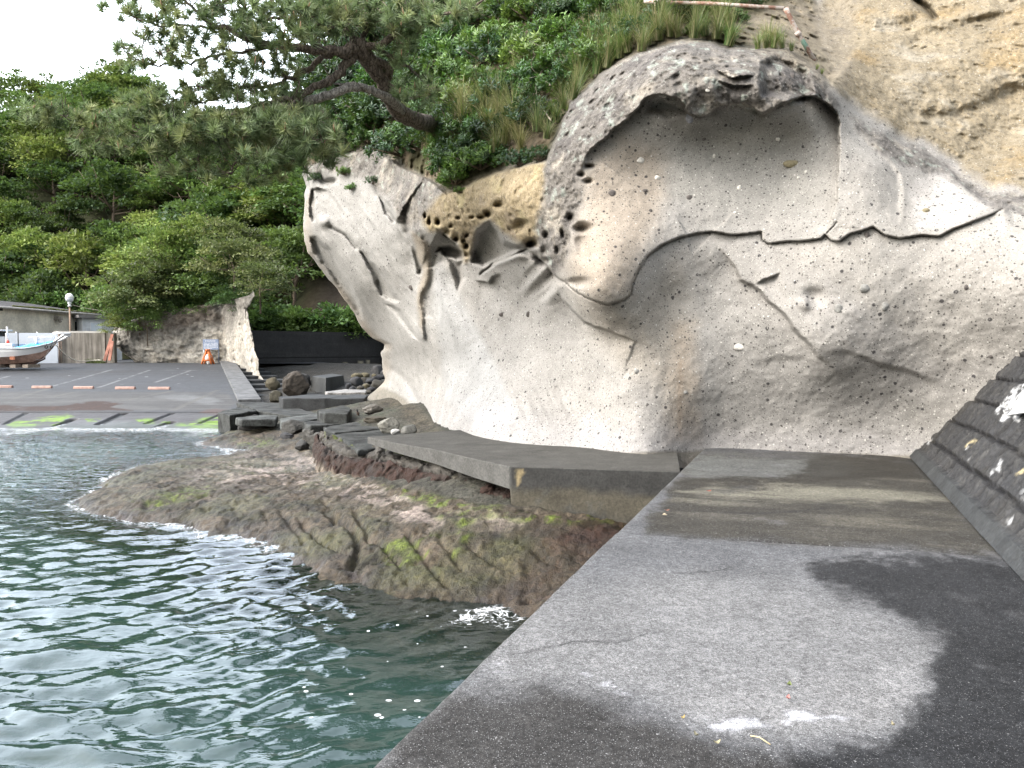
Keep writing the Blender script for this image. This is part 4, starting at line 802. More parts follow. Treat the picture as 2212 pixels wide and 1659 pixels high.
# ledge: the older low quay under the cliff, meeting the walkway
M['ledge'] = attrmat('old_quay_concrete', .85, .5, 30., .25, False, .3, .015)
def ledge():
    tops = [(794, 944), (862, 958), (941, 971), (1020, 990), (1105, 1008), (1469, 1019)]
    T = [atZ(x, y, WZ - .004) for x, y in tops]
    # profile: top sheet going in under the cliff, then the front face going down; resampled finely
    xs = np.linspace(0, len(tops) - 1, 360); E = np.stack([np.interp(xs, range(len(T)), [p[k] for p in T]) for k in range(3)], -1)
    drop = np.interp(E[:, 0], [T[0][0], T[1][0], T[2][0], T[4][0] - .02, T[4][0] + .02, T[5][0]], [.10, .16, .22, .30, .85, .85])
    tan = np.gradient(E, axis=0); tan /= np.linalg.norm(tan[:, :2], axis=1)[:, None]; nin = np.stack([-tan[:, 1], tan[:, 0], tan[:, 0] * 0], -1)
    inn = [5.2, 3.6, 2.4, 1.8, 1.4, 1.1, .9, .7, .5, .35, .2, .1, .03, .008]
    rows = [E + nin * k for k in inn]
    rows[-1][:, 2] -= .001
    nd = 26
    for k in range(nd): rows.append(E - np.array([0, 0, 1]) * (.012 + (drop[:, None]) * (k / (nd - 1))) )
    P = np.stack(rows); P[..., 2] += .006 * fbm(P * 4, 4, 501) * (np.arange(len(rows)) < len(inn))[:, None]
    P[..., 1] += .012 * fbm(P * 3, 4, 502)
    f1 = fbm(P * 1.5, 5, 503, .6); f2 = fbm(P * 5, 5, 504, .6); fv = fbm(P * np.array([6, 6, 1.]), 4, 505)
    top = (np.arange(len(rows)) < len(inn))[:, None] * np.ones(P.shape[:2]); dz = WZ - P[..., 2]
    col = np.zeros(P.shape) + C3(.105, .105, .10)
    col = mixc(col, top * .8, C3(.10, .096, .086)); col = mixc(col, top * sm(f1, 0, .4) * .5, C3(.055, .052, .046)); col = mixc(col, top * sm(f2, .1, .5) * .4, C3(.16, .155, .145))
    fr = 1 - top; ls = fr * (P[..., 0] < T[4][0] - .03); col = mixc(col, ls * .6, C3(.165, .165, .16)); col = mixc(col, ls * sm(f2 + fv, 0, .5) * .5, C3(.10, .10, .095))
    rs = fr * (P[..., 0] >= T[4][0] - .03); band = rs * sm(f1 * .16 + dz, .28, .42) * sm(.78 - dz - f1 * .2, 0, .2); col = mixc(col, rs * .75, C3(.062, .063, .063)); col = mixc(col, band * .75, C3(.15, .135, .10)); col = mixc(col, rs * sm(f2, .2, .5) * .35, C3(.14, .15, .15)); col = mixc(col, rs * sm(-f1, .1, .4) * sm(.4 - dz, 0, .2) * .6, C3(.03, .032, .034))
    px, py = proj(P); lk = softpoly(px + 4 * f2, py + 4 * f1, [(1114, 1015), (1130, 1014), (1132, 1022), (1124, 1030), (1122, 1050), (1117, 1050), (1114, 1030)], 2); col = mixc(col, lk * rs, C3(.42, .34, .20))
    o = npmesh('quay_ledge', P.reshape(-1, 3), gridfaces(*P.shape[:2])[:, ::-1], M['ledge'], None, {'col': (col * .55).reshape(-1, 3)}, smooth=False)
    # end face and the corner step
    tag(o, 'older grey concrete quay ledge curving along the cliff foot', 'ledge', kind='structure')
ledge()

# ------------------------------------------------------------------ sloping masonry revetment on the right
def revetment():
    b0 = atZ(1975, 990, WZ)[:2]; b1 = atZ(2212, 1240, WZ)[:2]; dv = (b0 - b1) / np.linalg.norm(b0 - b1); rv = np.array([dv[1], -dv[0]])
    t = np.concatenate([np.arange(-16, -7.5, .09), np.arange(-7.5, 2.6, .03)]); s = np.concatenate([np.arange(0, 3.6, .028), [3.62, 3.9, 4.6]]); T, S = np.meshgrid(t, s, indexing='ij'); sl = R(53)
    base = b0 + T[..., None] * dv
    w = .05 * fbm(np.stack([T * .9, S * .9, T * 0], -1), 3, 601)
    ch = .38; row = np.floor((S + w) / ch); v = (S + w) / ch - row
    jit = _hash(row.astype(int), row.astype(int) * 0, row.astype(int) * 0, 5); bl = .55; uu = T / bl + jit * 3 + .3 * fbm(np.stack([T * .6, row, T * 0], -1), 2, 602); colm = np.floor(uu); u = uu - colm
    hid = _hash(colm.astype(int), row.astype(int), row.astype(int) * 0, 6); ed = np.minimum(np.minimum(u, 1 - u) * bl, np.minimum(v, 1 - v) * ch)
    grain = fbm(np.stack([(T * .55 + S * .83) * 1.7, (T * .83 - S * .55) * 9.5, hid * 30], -1), 4, 603, .62, True)      # chisel marks
    gr2 = fbm(np.stack([T * 9, S * 9, hid * 9], -1), 4, 604, .6)
    h = sm(ed, 0, .03) * (.012 + .012 * hid) + .045 * grain + .014 * gr2; h = h - .018 * sm(.028 - ed, 0, .025); foot = sm(.19 - S, 0, .05); h = h * (1 - foot) + foot * (.07 + .012 * gr2)
    P = np.zeros(T.shape + (3,)); P[..., :2] = base + (S * math.cos(sl))[..., None] * rv - (h * math.sin(sl))[..., None] * rv; P[..., 2] = WZ - .03 + S * math.sin(sl) + h * math.cos(sl)
    for k_, ex in ((-2, .5), (-1, 4.5)): P[:, k_] = P[:, -3]; P[:, k_, :2] += rv * ex
    col = np.zeros(P.shape) + C3(.024, .0245, .026); col = mixc(col, sm(hid, .3, 1) * .5, C3(.038, .038, .039)); col = mixc(col, sm(gr2, .05, .4) * .6, C3(.050, .049, .047)); col = mixc(col, sm(.05 - grain, 0, .3) * .8, C3(.008, .008, .009)); col = mixc(col, sm(.04 - ed, 0, .03), C3(.007, .007, .008)); col = mixc(col, sm(fbm(np.stack([T, S, T * 0], -1), 4, 606), .1, .4) * .35, C3(.045, .042, .036)); col = mixc(col, foot * .8, C3(.034, .037, .039))
    px, py = proj(P); f = fbm(P * 14, 4, 605); X, Y = px + 7 * f, py + 7 * fbm(P * 12 + 5, 4, 607)
    mk = lambda q, s_=2.: softpoly(X, Y, q, s_)
    dropw = np.maximum.reduce([mk([(2150, 885), (2195, 838), (2225, 815), (2225, 850), (2185, 885), (2160, 900)], 3) * sm(grain + .5 * f, .22, .42), mk([(2160, 905), (2176, 893), (2182, 900), (2168, 912)], 1.5), mk([(2190, 895), (2205, 905), (2200, 915), (2192, 908)], 1.5), mk([(2152, 1012), (2160, 998), (2166, 1000), (2158, 1018), (2150, 1020)], 1.5), mk([(2205, 1058), (2225, 1040), (2225, 1080), (2208, 1082)], 3) * .3 * sm(f, -.2, .2), mk([(2174, 1128), (2192, 1112), (2190, 1122), (2178, 1136)], 1.5), mk([(2204, 1072), (2212, 1065), (2212, 1070), (2206, 1077)], 1), mk([(2140, 1022), (2146, 1018), (2142, 1026)], 1), mk([(2092, 990), (2097, 986), (2094, 993)], 1), mk([(2004, 955), (2016, 943), (2012, 952), (2006, 962)], 1), mk([(2085, 968), (2092, 960), (2088, 972)], 1)])
    col = mixc(col, dropw * .65, C3(.5, .51, .52))
    yel = np.maximum.reduce([mk([(2086, 965), (2098, 952), (2112, 950), (2108, 958), (2096, 966)], 2), mk([(2196, 1022), (2214, 1008), (2214, 1020), (2204, 1026)], 2), mk([(2066, 878), (2080, 866), (2074, 880), (2066, 884)], 2)]) * sm(f, -.3, .1); col = mixc(col, yel * .8, C3(.45, .38, .22))
    o = npmesh('retaining_wall', P.reshape(-1, 3), gridfaces(*T.shape), M['stone'], None, {'col': col.reshape(-1, 3)}, smooth=False)
    tag(o, 'dark sloping masonry revetment of split stone blocks beside the walkway', 'stone wall')
    return b0, dv, rv, sl
rb0, rdv, rrv, rsl = revetment()

# ------------------------------------------------------------------ the sea
def sea():
    ys = 1.2 * (1.0096 ** np.arange(0, 352)); ys = ys[ys < 34]; ns = 620; s = np.linspace(0, 1, ns)
    x0 = -(1.0 * ys + 5); x1 = np.minimum(.30 * ys + .9, 3.5)
    # keep the sheet on the sea side of the quay wall
    xq = np.interp(ys, [wa0[1] + wdir[1] * k for k in (-6, 0, 11)], [wa0[0] + wdir[0] * k for k in (-6, 0, 11)]) + .02
    x1 = np.where(ys < 12.5, np.minimum(x1, xq), np.minimum(x1, xq))
    Yg = np.repeat(ys[:, None], ns, 1); Xg = x0[:, None] + (x1 - x0)[:, None] * s[None]; Q = np.stack([Xg, Yg, Xg * 0], -1)
    r = np.random.default_rng(3); Z = np.zeros(Xg.shape); wx = .5 * fbm(Q * .35, 3, 701); wy = .5 * fbm(Q * .35 + 7, 3, 702)
    amp_mod = .75 + .5 * fbm(Q * .25, 3, 703)
    calm = softpoly(*proj(Q), [(560, 1690), (640, 1480), (760, 1330), (800, 1260), (1300, 1250), (1000, 1700)], 120)
    for k in range(54):
        lam = .12 * (6.2 ** r.random()); th = R(100) + r.normal() * .33; kx, ky = math.cos(th), math.sin(th); a = .0070 * lam ** .85 * (.6 + .8 * r.random())
        fade = np.clip(lam / (Yg * .028), 0, 1); ph = 2 * math.pi / lam * ((Xg + wx) * kx + (Yg + wy) * ky) + r.random() * 6.28
        q = np.sin(ph); Z = Z + a * fade * (q + .25 * np.cos(2 * ph))
    Z = Z * amp_mod * (1 - .45 * calm)
    Z = Z + .010 * fbm(Q * 2.6, 3, 705) * np.clip(8 / Yg, 0, 1)
    fl = np.maximum(shoreZ(Xg, Yg), np.where(Xg < slip_right(Yg) + .2, np.where(Yg > 21.5, slz(Yg), -9), -9))
    dep = np.clip(-fl, 0, 3)
    px, py = proj(Q)
    f = fbm(Q * 1.2, 4, 706)
    foam = np.clip(.50 * sm(.16 - dep + .05 * f, 0, .14) * sm(py, 1250, 1180), 0, 1)
    swl = sm(.26 - dep + .12 * f, 0, .22) * sm(Yg, 21, 23.5); foam = np.maximum(foam, swl * .50)
    foam = np.maximum(foam, softpoly(px + 20 * f, py + 10 * f, [(985, 1315), (1060, 1298), (1100, 1300), (1170, 1318), (1090, 1362), (1010, 1345), (920, 1372), (880, 1378), (960, 1340)], 14) * (.47 + .17 * sm(fbm(Q * np.array([2.2, 4.5, 1]), 4, 707), -.1, .5)))
    foam = np.maximum(foam, .36 * softpoly(px + 30 * f, py + 12 * f, [(-80, 925), (300, 945), (420, 955), (330, 985), (240, 1030), (150, 1070), (-80, 1075)], 26))  # wash off the slipway; its wide pale spread imitates sky reflected in ripples
    foam = np.maximum(foam, .40 * softpoly(px, py + 8 * f, [(560, 1165), (640, 1185), (690, 1195), (700, 1215), (640, 1215), (570, 1190)], 12))
    dots = softpoly(px + 60 * f, py + 40 * f, [(640, 1290), (800, 1290), (1060, 1320), (1050, 1380), (850, 1640), (740, 1640), (620, 1480)], 60)
    o = npmesh('sea', np.stack([Xg, Yg, Z], -1).reshape(-1, 3), gridfaces(*Xg.shape), M['water'], None, {'depth': dep.ravel(), 'foam': foam.ravel(), 'far': sm(Yg, 8, 20).ravel(), 'dots': dots.ravel()})
    tag(o, 'green rippled sea water reflecting the pale sky', 'sea', kind='structure')
    # sea bed and land base, one wide sheet below everything
    g = MB(); g.add([(-400, -300, -3.2), (400, -300, -3.2), (400, 600, -3.2), (-400, 600, -3.2)], [(0, 1, 2, 3)]); tag(g.build('ground', M['hill0']), kind='structure')
M['hill0'] = paint('sea_bed', (.06, .06, .045), .9, .3, 1.)
sea()
# ------------------------------------------------------------------ helpers for placing things where they stand
def V3(p): return Vector([float(k) for k in p])
def pz(x, y, z): return V3(atZ(x, y, z))
def py_(x, y, Y): return V3(atY(x, y, Y))
def rock(name, x, yb, w, h, zb, seed, col, label, cat='rock', group=None, cuts=8, depth=None, sub=4, sink=.22, rz=None, rough=.06, col2=None):
    """boulder whose foot shows at (x, yb); w, h its seen half-width and height in px"""
    p = pz(x, yb, zb); s = p.y / FOC; a = w * s; hh = h * s; d = a * .8 if depth is None else depth
    V, F = rockverts(seed, (a, d, hh * .5 * (1 + sink)), sub + (1 if w > 20 else 0), cuts, rough * 1.7, .26, rz)
    o = npmesh(name, V, F, M['boulder'], None, None)
    o.location = (p.x, p.y + d * .55, zb + hh * .5 * (1 - sink))
    Pw = V + np.array(o.location); f = fbm(Pw * 2.4, 5, seed); f2 = fbm(Pw * 7, 4, seed + 3)
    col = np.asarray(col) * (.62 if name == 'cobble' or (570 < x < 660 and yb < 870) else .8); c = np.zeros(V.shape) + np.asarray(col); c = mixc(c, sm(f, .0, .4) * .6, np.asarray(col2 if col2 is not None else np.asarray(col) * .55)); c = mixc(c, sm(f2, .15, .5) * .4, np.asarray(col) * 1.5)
    at = o.data.attributes.new('col', 'FLOAT_COLOR', 'POINT'); at.data.foreach_set('color', np.concatenate([c, np.ones((len(c), 1))], 1).astype(np.float32).ravel())
    tag(o, label, cat, group); return o

# ---- dark retaining wall behind the cove
M['dwall'] = attrmat('sea_wall_concrete', .8, .3, 12., .2, False, .25)
def dark_wall():
    a, b = atY(541, 716, 50.5), atY(868, 724, 60.); n = 160; m = 60; zt = 2.7 + 37. * 49.8 / FOC + .08; t = np.linspace(0, 1, n); v = np.linspace(0, 1, m)
    P = np.zeros((m + 2, n, 3)); base = a[None, :2] + (b - a)[None, :2] * t[:, None]
    for k in range(m): P[k + 2, :, :2] = base; P[k + 2, :, 2] = zt - v[k] * (zt - .0)
    P[1, :, :2] = base; P[1, :, 2] = zt; P[0, :, :2] = base + np.array([-.1, .5]); P[0, :, 2] = zt
    P[3:, :, 1] += .03 * (np.abs(P[3:, :, 2] - 2.05) < .04)
    f = fbm(P * 1.2, 5, 801, .6); fv = fbm(P * np.array([3, 3, .4]), 4, 802); fh = fbm(P * np.array([.3, .3, 4]), 4, 803)
    z = P[..., 2]; col = np.zeros(P.shape) + C3(.030, .030, .031); col = mixc(col, sm(fh, 0, .5) * .5, C3(.045, .044, .044)); low = sm(1.75 - z + .3 * f, 0, .5); col = mixc(col, low * .8, C3(.040, .031, .022)); col = mixc(col, low * sm(fv, .05, .5) * .6, C3(.075, .062, .045))
    col = mixc(col, sm(.035 - np.abs(z - 2.05), 0, .03), C3(.012, .012, .012)); px, py = proj(P)
    streak = np.maximum.reduce([softpoly(px, py, [(x - 2, 778), (x + 3, 778), (x + 2, 790), (x - 1, 792)], 1.5) for x in (793, 796, 830)] + [softpoly(px + 2 * fv, py, [(742, 783), (750, 783), (750, 791), (742, 791)], 2), softpoly(px + 2 * fv, py, [(774, 780), (784, 780), (784, 786), (774, 786)], 2), softpoly(px + 2 * fv, py, [(828, 736), (831, 736), (830, 776), (828, 776)], 1.2) * .4]); col = mixc(col, streak * sm(f + .3, -.2, .3) * .7, C3(.33, .30, .22))
    o = npmesh('sea_wall', P.reshape(-1, 3), gridfaces(m + 2, n), M['dwall'], None, {'col': col.reshape(-1, 3)}, smooth=False); tag(o, 'dark concrete retaining wall behind the boulders of the cove', 'retaining wall')
dark_wall()

# ---- rock outcrop (small sea stack) behind the notice board
def outcrop():
    Lp = [(600, 548), (630, 546), (638, 538), (644, 515), (654, 465), (665, 390), (680, 322), (693, 277), (702, 250), (716, 244), (744, 243), (758, 260), (777, 286), (790, 295), (840, 400)]
    Rp = [(600, 549), (630, 548), (638, 550), (651, 543), (669, 534), (687, 539), (709, 541), (727, 545), (768, 554), (777, 560), (800, 559), (829, 573), (860, 580)]
    ys = np.arange(630, 858, 1.5); L = np.interp(ys, [p[0] for p in Lp], [p[1] for p in Lp]); Rr = np.interp(ys, [p[0] for p in Rp], [p[1] for p in Rp])
    jag = 3 * fbm(np.stack([ys * .09, ys * 0, ys * 0], -1), 4, 811); Rr = Rr + jag; L = L - jag * .7
    n = 300; th = np.linspace(-math.pi / 2, 1.5 * math.pi, n); s = np.sin(th); cfr = np.cos(th)
    X = (L + Rr)[:, None] / 2 + (Rr - L)[:, None] / 2 * s[None] * (1 - .0); Yp = np.repeat(ys[:, None], n, 1)
    front = np.interp(X, [230, 480, 520, 550, 575], [53.0, 52.2, 48.5, 44.5, 40.5]); wd = (Rr - L)[:, None] * .03
    dep = np.where(cfr[None] >= 0, front + np.minimum(wd * .35, 1.6) * (1 - np.abs(cfr[None]) ** .6), front + np.minimum(wd * .35, 1.6) + np.minimum(wd * .9, 7) * np.abs(cfr[None]) ** .7)
    P = atY(X, Yp, dep); f = fbm(P * .55, 5, 812, .6, True); f2 = fbm(P * 1.9, 5, 813, .62); lay = fbm(P * np.array([.9, .9, 1.7]), 5, 814, .6, True); w1, wid = worley(P * np.array([1.6, 1.6, 2.4]), 816)
    D = dep - .4 * (f - .2) - .18 * f2 - .10 * lay + .12 * sm(.4 - w1, 0, .3) * (wid > .4)
    P = atY(X, Yp, D); px, py = X, Yp
    col = np.zeros(P.shape) + C3(.33, .315, .285); g = fbm(P * 1.1, 5, 815, .6)
    upper = softpoly(px + 20 * g, py + 14 * g, [(200, 560), (620, 560), (560, 690), (530, 690), (500, 715), (420, 722), (330, 735), (250, 760), (200, 770)], 16); col = mixc(col, upper * .8, C3(.20, .19, .175)); col = mixc(col, upper * sm(f2, .0, .4) * .7, C3(.32, .305, .275))
    col = mixc(col, sm(lay, .2, .6) * (1 - upper) * .5, C3(.36, .325, .27)); col = mixc(col, sm(-f2, .15, .5) * .6, C3(.12, .105, .09)); brown = softpoly(px + 12 * g, py + 8 * g, [(340, 640), (440, 640), (480, 690), (380, 710), (310, 720)], 14); col = mixc(col, brown * .55, C3(.13, .095, .07)); foot = sm(py, 800, 840); col = mixc(col, foot * .6, C3(.16, .14, .11))
    o = npmesh('rock_outcrop', P.reshape(-1, 3), gridfaces(len(ys), n), M['stack'], None, {'col': (col * 1.05).reshape(-1, 3)}); tag(o, 'pale rugged rock outcrop topped with bushes behind the notice board', 'rock outcrop')
outcrop()

# ---- rock bank under the ledge
M['bank'] = attrmat('bank_rock', .88, .9, 18., .2, False, .35, .05)
def bank():
    tp = [(1118, 1030, .72), (1060, 1018, .76), (996, 1012, .78), (925, 1000, .80), (870, 984, .80), (815, 968, .80), (765, 972, .80), (735, 956, .80), (712, 944, .80), (700, 944, .76)]
    bt = [(1112, 1100, .50), (1040, 1091, .46), (976, 1080, .42), (886, 1064, .38), (830, 1055, .36), (770, 1044, .33), (720, 1031, .31), (684, 1013, .29), (672, 985, .28), (690, 952, .3)]
    n, m = 420, 70; u = np.linspace(0, len(tp) - 1, n); T = np.array([atZ(*p) for p in tp]); B = np.array([atZ(*p) for p in bt])
    T = np.stack([np.interp(u, range(len(tp)), T[:, k]) for k in range(3)], -1); B = np.stack([np.interp(u, range(len(tp)), B[:, k]) for k in range(3)], -1)
    v = np.linspace(-.25, 1.05, m); arc = np.concatenate([[0], np.cumsum(np.linalg.norm(np.diff((T + B) / 2, axis=0), axis=1))])
    P = T[None] + (B - T)[None] * v[:, None, None]; vv = np.clip(v, 0, 1); ztop = T[:, 2][None] + 0 * v[:, None]; P[..., 2] = B[:, 2][None] - .12 + (ztop - B[:, 2][None] + .12) * (1 - vv[:, None] ** 2.6) ** .6
    A = np.repeat(arc[None], m, 0); Vv = np.repeat(v[:, None], n, 1)
    q = np.stack([(A + Vv * .55) * 1.9, Vv * .9, A * 0], -1); w1, wid = worley(q, 821); f = fbm(P * 3, 5, 822, .6); f2 = fbm(P * 9, 4, 823, .6)
    # lumpy tongues divided by slanting joints
    jx = (A + Vv * .6 + .34 * f) / .74; jf = np.abs(jx - np.round(jx)); groove = sm(.16 - jf, 0, .16) * sm(fbm(P * 1.7 + 8, 4, 824), -.25, .25)
    hj = np.abs(Vv - .52 - .07 * f); groove2 = sm(.05 - hj, 0, .05)
    dz = .05 * f + .03 * f2 + .10 * sm(.5 - w1, 0, .4) - .07 * groove * sm(Vv, -.05, .2) * sm(.75 - Vv, 0, .15) - .10 * groove2
    P[..., 2] += dz; P[..., 1] -= dz * .6 + sm(Vv, .3, .7) * (.10 * f + .07 * fbm(P * 5.5, 4, 825)); P[..., 0] += sm(Vv, .3, .7) * .06 * fbm(P * 4 + 3, 4, 826)
    col = np.zeros(P.shape) + C3(.068, .064, .058); col = mixc(col, sm(f, 0, .4) * .5, C3(.095, .088, .076)); col = mixc(col, groove * .6 + groove2 * .3, C3(.02, .02, .02))
    red = sm(Vv + .12 * f, .5, .6); col = mixc(col, red * .9, C3(.030, .021, .018)); col = mixc(col, red * sm(f2 + f, .05, .3) * .8, C3(.034, .019, .015)); col = mixc(col, red * sm(-f, .1, .4) * .6, C3(.045, .042, .042))
    low = sm(Vv + .06 * f2, .93, 1.0); col = mixc(col, low * .6, C3(.25, .22, .18)); mos = sm(.06 - Vv + .05 * f2, 0, .08) * sm(f, -.1, .2); col = mixc(col, mos * .6, C3(.10, .13, .025))
    o = npmesh('rock_bank', P.reshape(-1, 3), gridfaces(m, n), M['bank'], None, {'col': col.reshape(-1, 3)}); tag(o, 'dark weathered rock bank with red algae below the quay ledge', 'rock bank', kind='structure')
bank()

# ---- broken concrete path slabs leading to the cove
M['slab'] = paint('path_slab_concrete', (.034, .036, .035), .85, .6, 2.2, .2, 0, .6)
M['slabpale'] = paint('path_slab_pale', (.056, .060, .059), .85, .6, 2.2, .2, 0, .6)
def slab(pts, zt, z0, label, m='slab', tilt=0.):
    q = [pz(x, y, zt) for x, y in pts]; cx = sum(p.x for p in q) / len(q); cy = sum(p.y for p in q) / len(q)
    b = MB(); b.prism([(p.x - cx, p.y - cy, tilt * (p.x - cx)) for p in q], z0 - zt, 0); o = b.build('concrete_slab', M[m], None, .05, 3); bm = bmesh.new(); bm.from_mesh(o.data)
    for _ in range(4):
        es = [e for e in bm.edges if e.calc_length() > .22]
        if es: bmesh.ops.subdivide_edges(bm, edges=es, cuts=1, use_grid_fill=True)
    bmesh.ops.triangulate(bm, faces=bm.faces)
    co = np.array([v.co[:] for v in bm.verts]); nz = fbm(co * 1.8 + cx, 4, 31) * .05 + fbm(co * 6 + cy, 3, 32) * .02
    for v, k in zip(bm.verts, nz): v.co.z += k; v.co.x += k * .8
    bm.to_mesh(o.data); bm.free(); o.location = (cx, cy, zt); tag(o, label, 'concrete slab'); return o
slab([(470, 890), (514, 879), (560, 886), (496, 897)], .62, -.1, 'squarish concrete block at the lower corner of the slipway')
slab([(510, 869), (600, 870), (640, 880), (684, 893), (628, 898), (560, 887)], .60, .25, 'long dark slanting slab between the stair foot and the stone block')
slab([(508, 902), (560, 897), (600, 899), (596, 906), (520, 908)], .62, .40, 'grey slab resting on the dark boulders below the slipway corner', 'slabpale')
slab([(604, 903), (690, 893), (748, 899), (655, 910), (610, 910)], .66, .40, 'flat grey path slab in front of the tilted stone block', 'slabpale')
slab([(652, 911), (750, 900), (775, 908), (705, 919), (668, 921)], .72, .48, 'weathered path slab just above the three rounded boulders')
slab([(698, 921), (772, 909), (835, 925), (722, 936), (706, 930)], .78, .58, 'wide path slab ending at the brown bird', 'slab')
slab([(722, 937), (838, 926), (880, 940), (800, 950), (818, 969), (770, 976)], .82, .70, 'nearest path slab with a pale left edge beside the quay ledge', 'slab')
slab([(684, 886), (742, 874), (760, 883), (752, 893), (700, 893)], .98, .68, 'tilted dark stone block lying at the far end of the path', 'slab', .02)
slab([(602, 856), (660, 852), (795, 853), (788, 860), (700, 861), (610, 861)], .95, .45, 'low dark concrete beam in front of the cove boulders', 'stair')
# ---- boulders
dkc, brc, gyc = (.040, .040, .040), (.075, .062, .048), (.20, .195, .18)
for a in (('boulder', 545, 935, 44, 36, .12, 901, dkc, 'long black boulder lying under the grey slab by the slipway'),
          ('boulder', 636, 940, 34, 34, .30, 902, (.062, .062, .060), 'layered grey boulder, leftmost of three below the path'),
          ('boulder', 672, 952, 27, 30, .34, 903, (.068, .067, .063), 'round grey boulder, middle one of three below the path'),
          ('boulder', 690, 970, 34, 34, .36, 904, (.072, .070, .064), 'broad grey boulder, nearest of three below the path'),
          ('boulder', 652, 972, 16, 22, .28, 905, (.050, .05, .05), 'small dark rock wedged below the middle boulder'),
          ('boulder', 618, 950, 18, 16, .24, 906, (.045, .046, .05), 'low wet rock beside the white foam below the path'),
          ('boulder', 586, 842, 17, 26, .62, 907, (.13, .115, .08), 'tan boulder at the foot of the outcrop beside the stair'),
          ('boulder', 634, 853, 32, 52, .62, 908, (.075, .065, .055), 'big brown boulder in the cove with a pale scar'),
          ('boulder', 650, 836, 22, 28, .85, 909, (.06, .06, .06), 'grey boulder half hidden behind the big brown one'),
          ('boulder', 594, 866, 15, 22, .5, 910, (.07, .066, .05), 'mossy stone at the bottom of the stair'),
          ('boulder', 802, 893, 25, 20, .85, 911, (.17, .16, .145), 'smooth pale stone resting alone on the green rock'),
          ('boulder', 810, 914, 28, 15, .82, 912, (.075, .068, .055), 'flat brown rock beside the bird'),
          ('boulder', 838, 932, 25, 32, .86, 913, (.24, .235, .21), 'large pale grey boulder at the end of the path'),
          ('boulder', 852, 937, 12, 11, .86, 914, (.5, .5, .49), 'white stone leaning against the pale grey boulder'),
          ('boulder', 884, 938, 20, 20, .90, 915, (.15, .15, .14), 'grey stone between the white one and the cliff foot'),
          ('boulder', 704, 897, 12, 10, .70, 916, (.35, .33, .29), 'cream stone under the tilted stone block'),
          ('boulder', 612, 868, 9, 5, .55, 917, (.5, .5, .5), 'little white stone before the low beam')):
    rock(*a, rz=0. if a[7] is dkc else None)
r_ = np.random.default_rng(77)
k = 0
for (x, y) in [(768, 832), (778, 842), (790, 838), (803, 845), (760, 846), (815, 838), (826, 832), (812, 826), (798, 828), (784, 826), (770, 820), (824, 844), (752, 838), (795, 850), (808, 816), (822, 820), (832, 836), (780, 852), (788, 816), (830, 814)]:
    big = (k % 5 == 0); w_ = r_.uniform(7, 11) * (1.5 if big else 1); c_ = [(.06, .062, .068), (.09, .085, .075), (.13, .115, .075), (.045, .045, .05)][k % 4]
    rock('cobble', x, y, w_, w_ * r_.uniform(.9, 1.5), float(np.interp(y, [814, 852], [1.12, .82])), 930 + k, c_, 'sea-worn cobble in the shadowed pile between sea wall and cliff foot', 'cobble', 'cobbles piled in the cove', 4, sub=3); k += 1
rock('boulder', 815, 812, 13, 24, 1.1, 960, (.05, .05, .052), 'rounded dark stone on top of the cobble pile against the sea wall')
# culvert block
b = MB(); q = [(668, 846), (703, 853), (748, 842), (720, 836)]; q = [pz(x, y, .62) for x, y in q]; cy_ = sum((p for p in q), Vector()) / 4
tq = [cy_ + (p - cy_) * .84 for p in q]
zt = .62 + 36 * q[1].y / FOC
b.add([(p.x, p.y, .4) for p in q] + [(p.x, p.y, zt) for p in tq], [(0, 1, 5, 4), (1, 2, 6, 5), (2, 3, 7, 6), (3, 0, 4, 7), (4, 5, 6, 7), (3, 2, 1, 0)])
tag(b.build('concrete_block', M['darkconc'], None, .04), 'trapezoid dark concrete block beside the big brown boulder', 'concrete block')
b = MB(); q = [pz(x, y, .95) for x, y in ((702, 850), (745, 845), (792, 846), (790, 852), (706, 853))]; b.prism([(p.x, p.y) for p in q], .6, 1.03)
M['pale_slab'] = paint('shell_slab', (.20, .195, .19), .9, .5, 3.)
tag(b.build('stone_slab', M['pale_slab'], None, .04), 'thin slab with a white crusted edge on the low beam', 'stone slab')

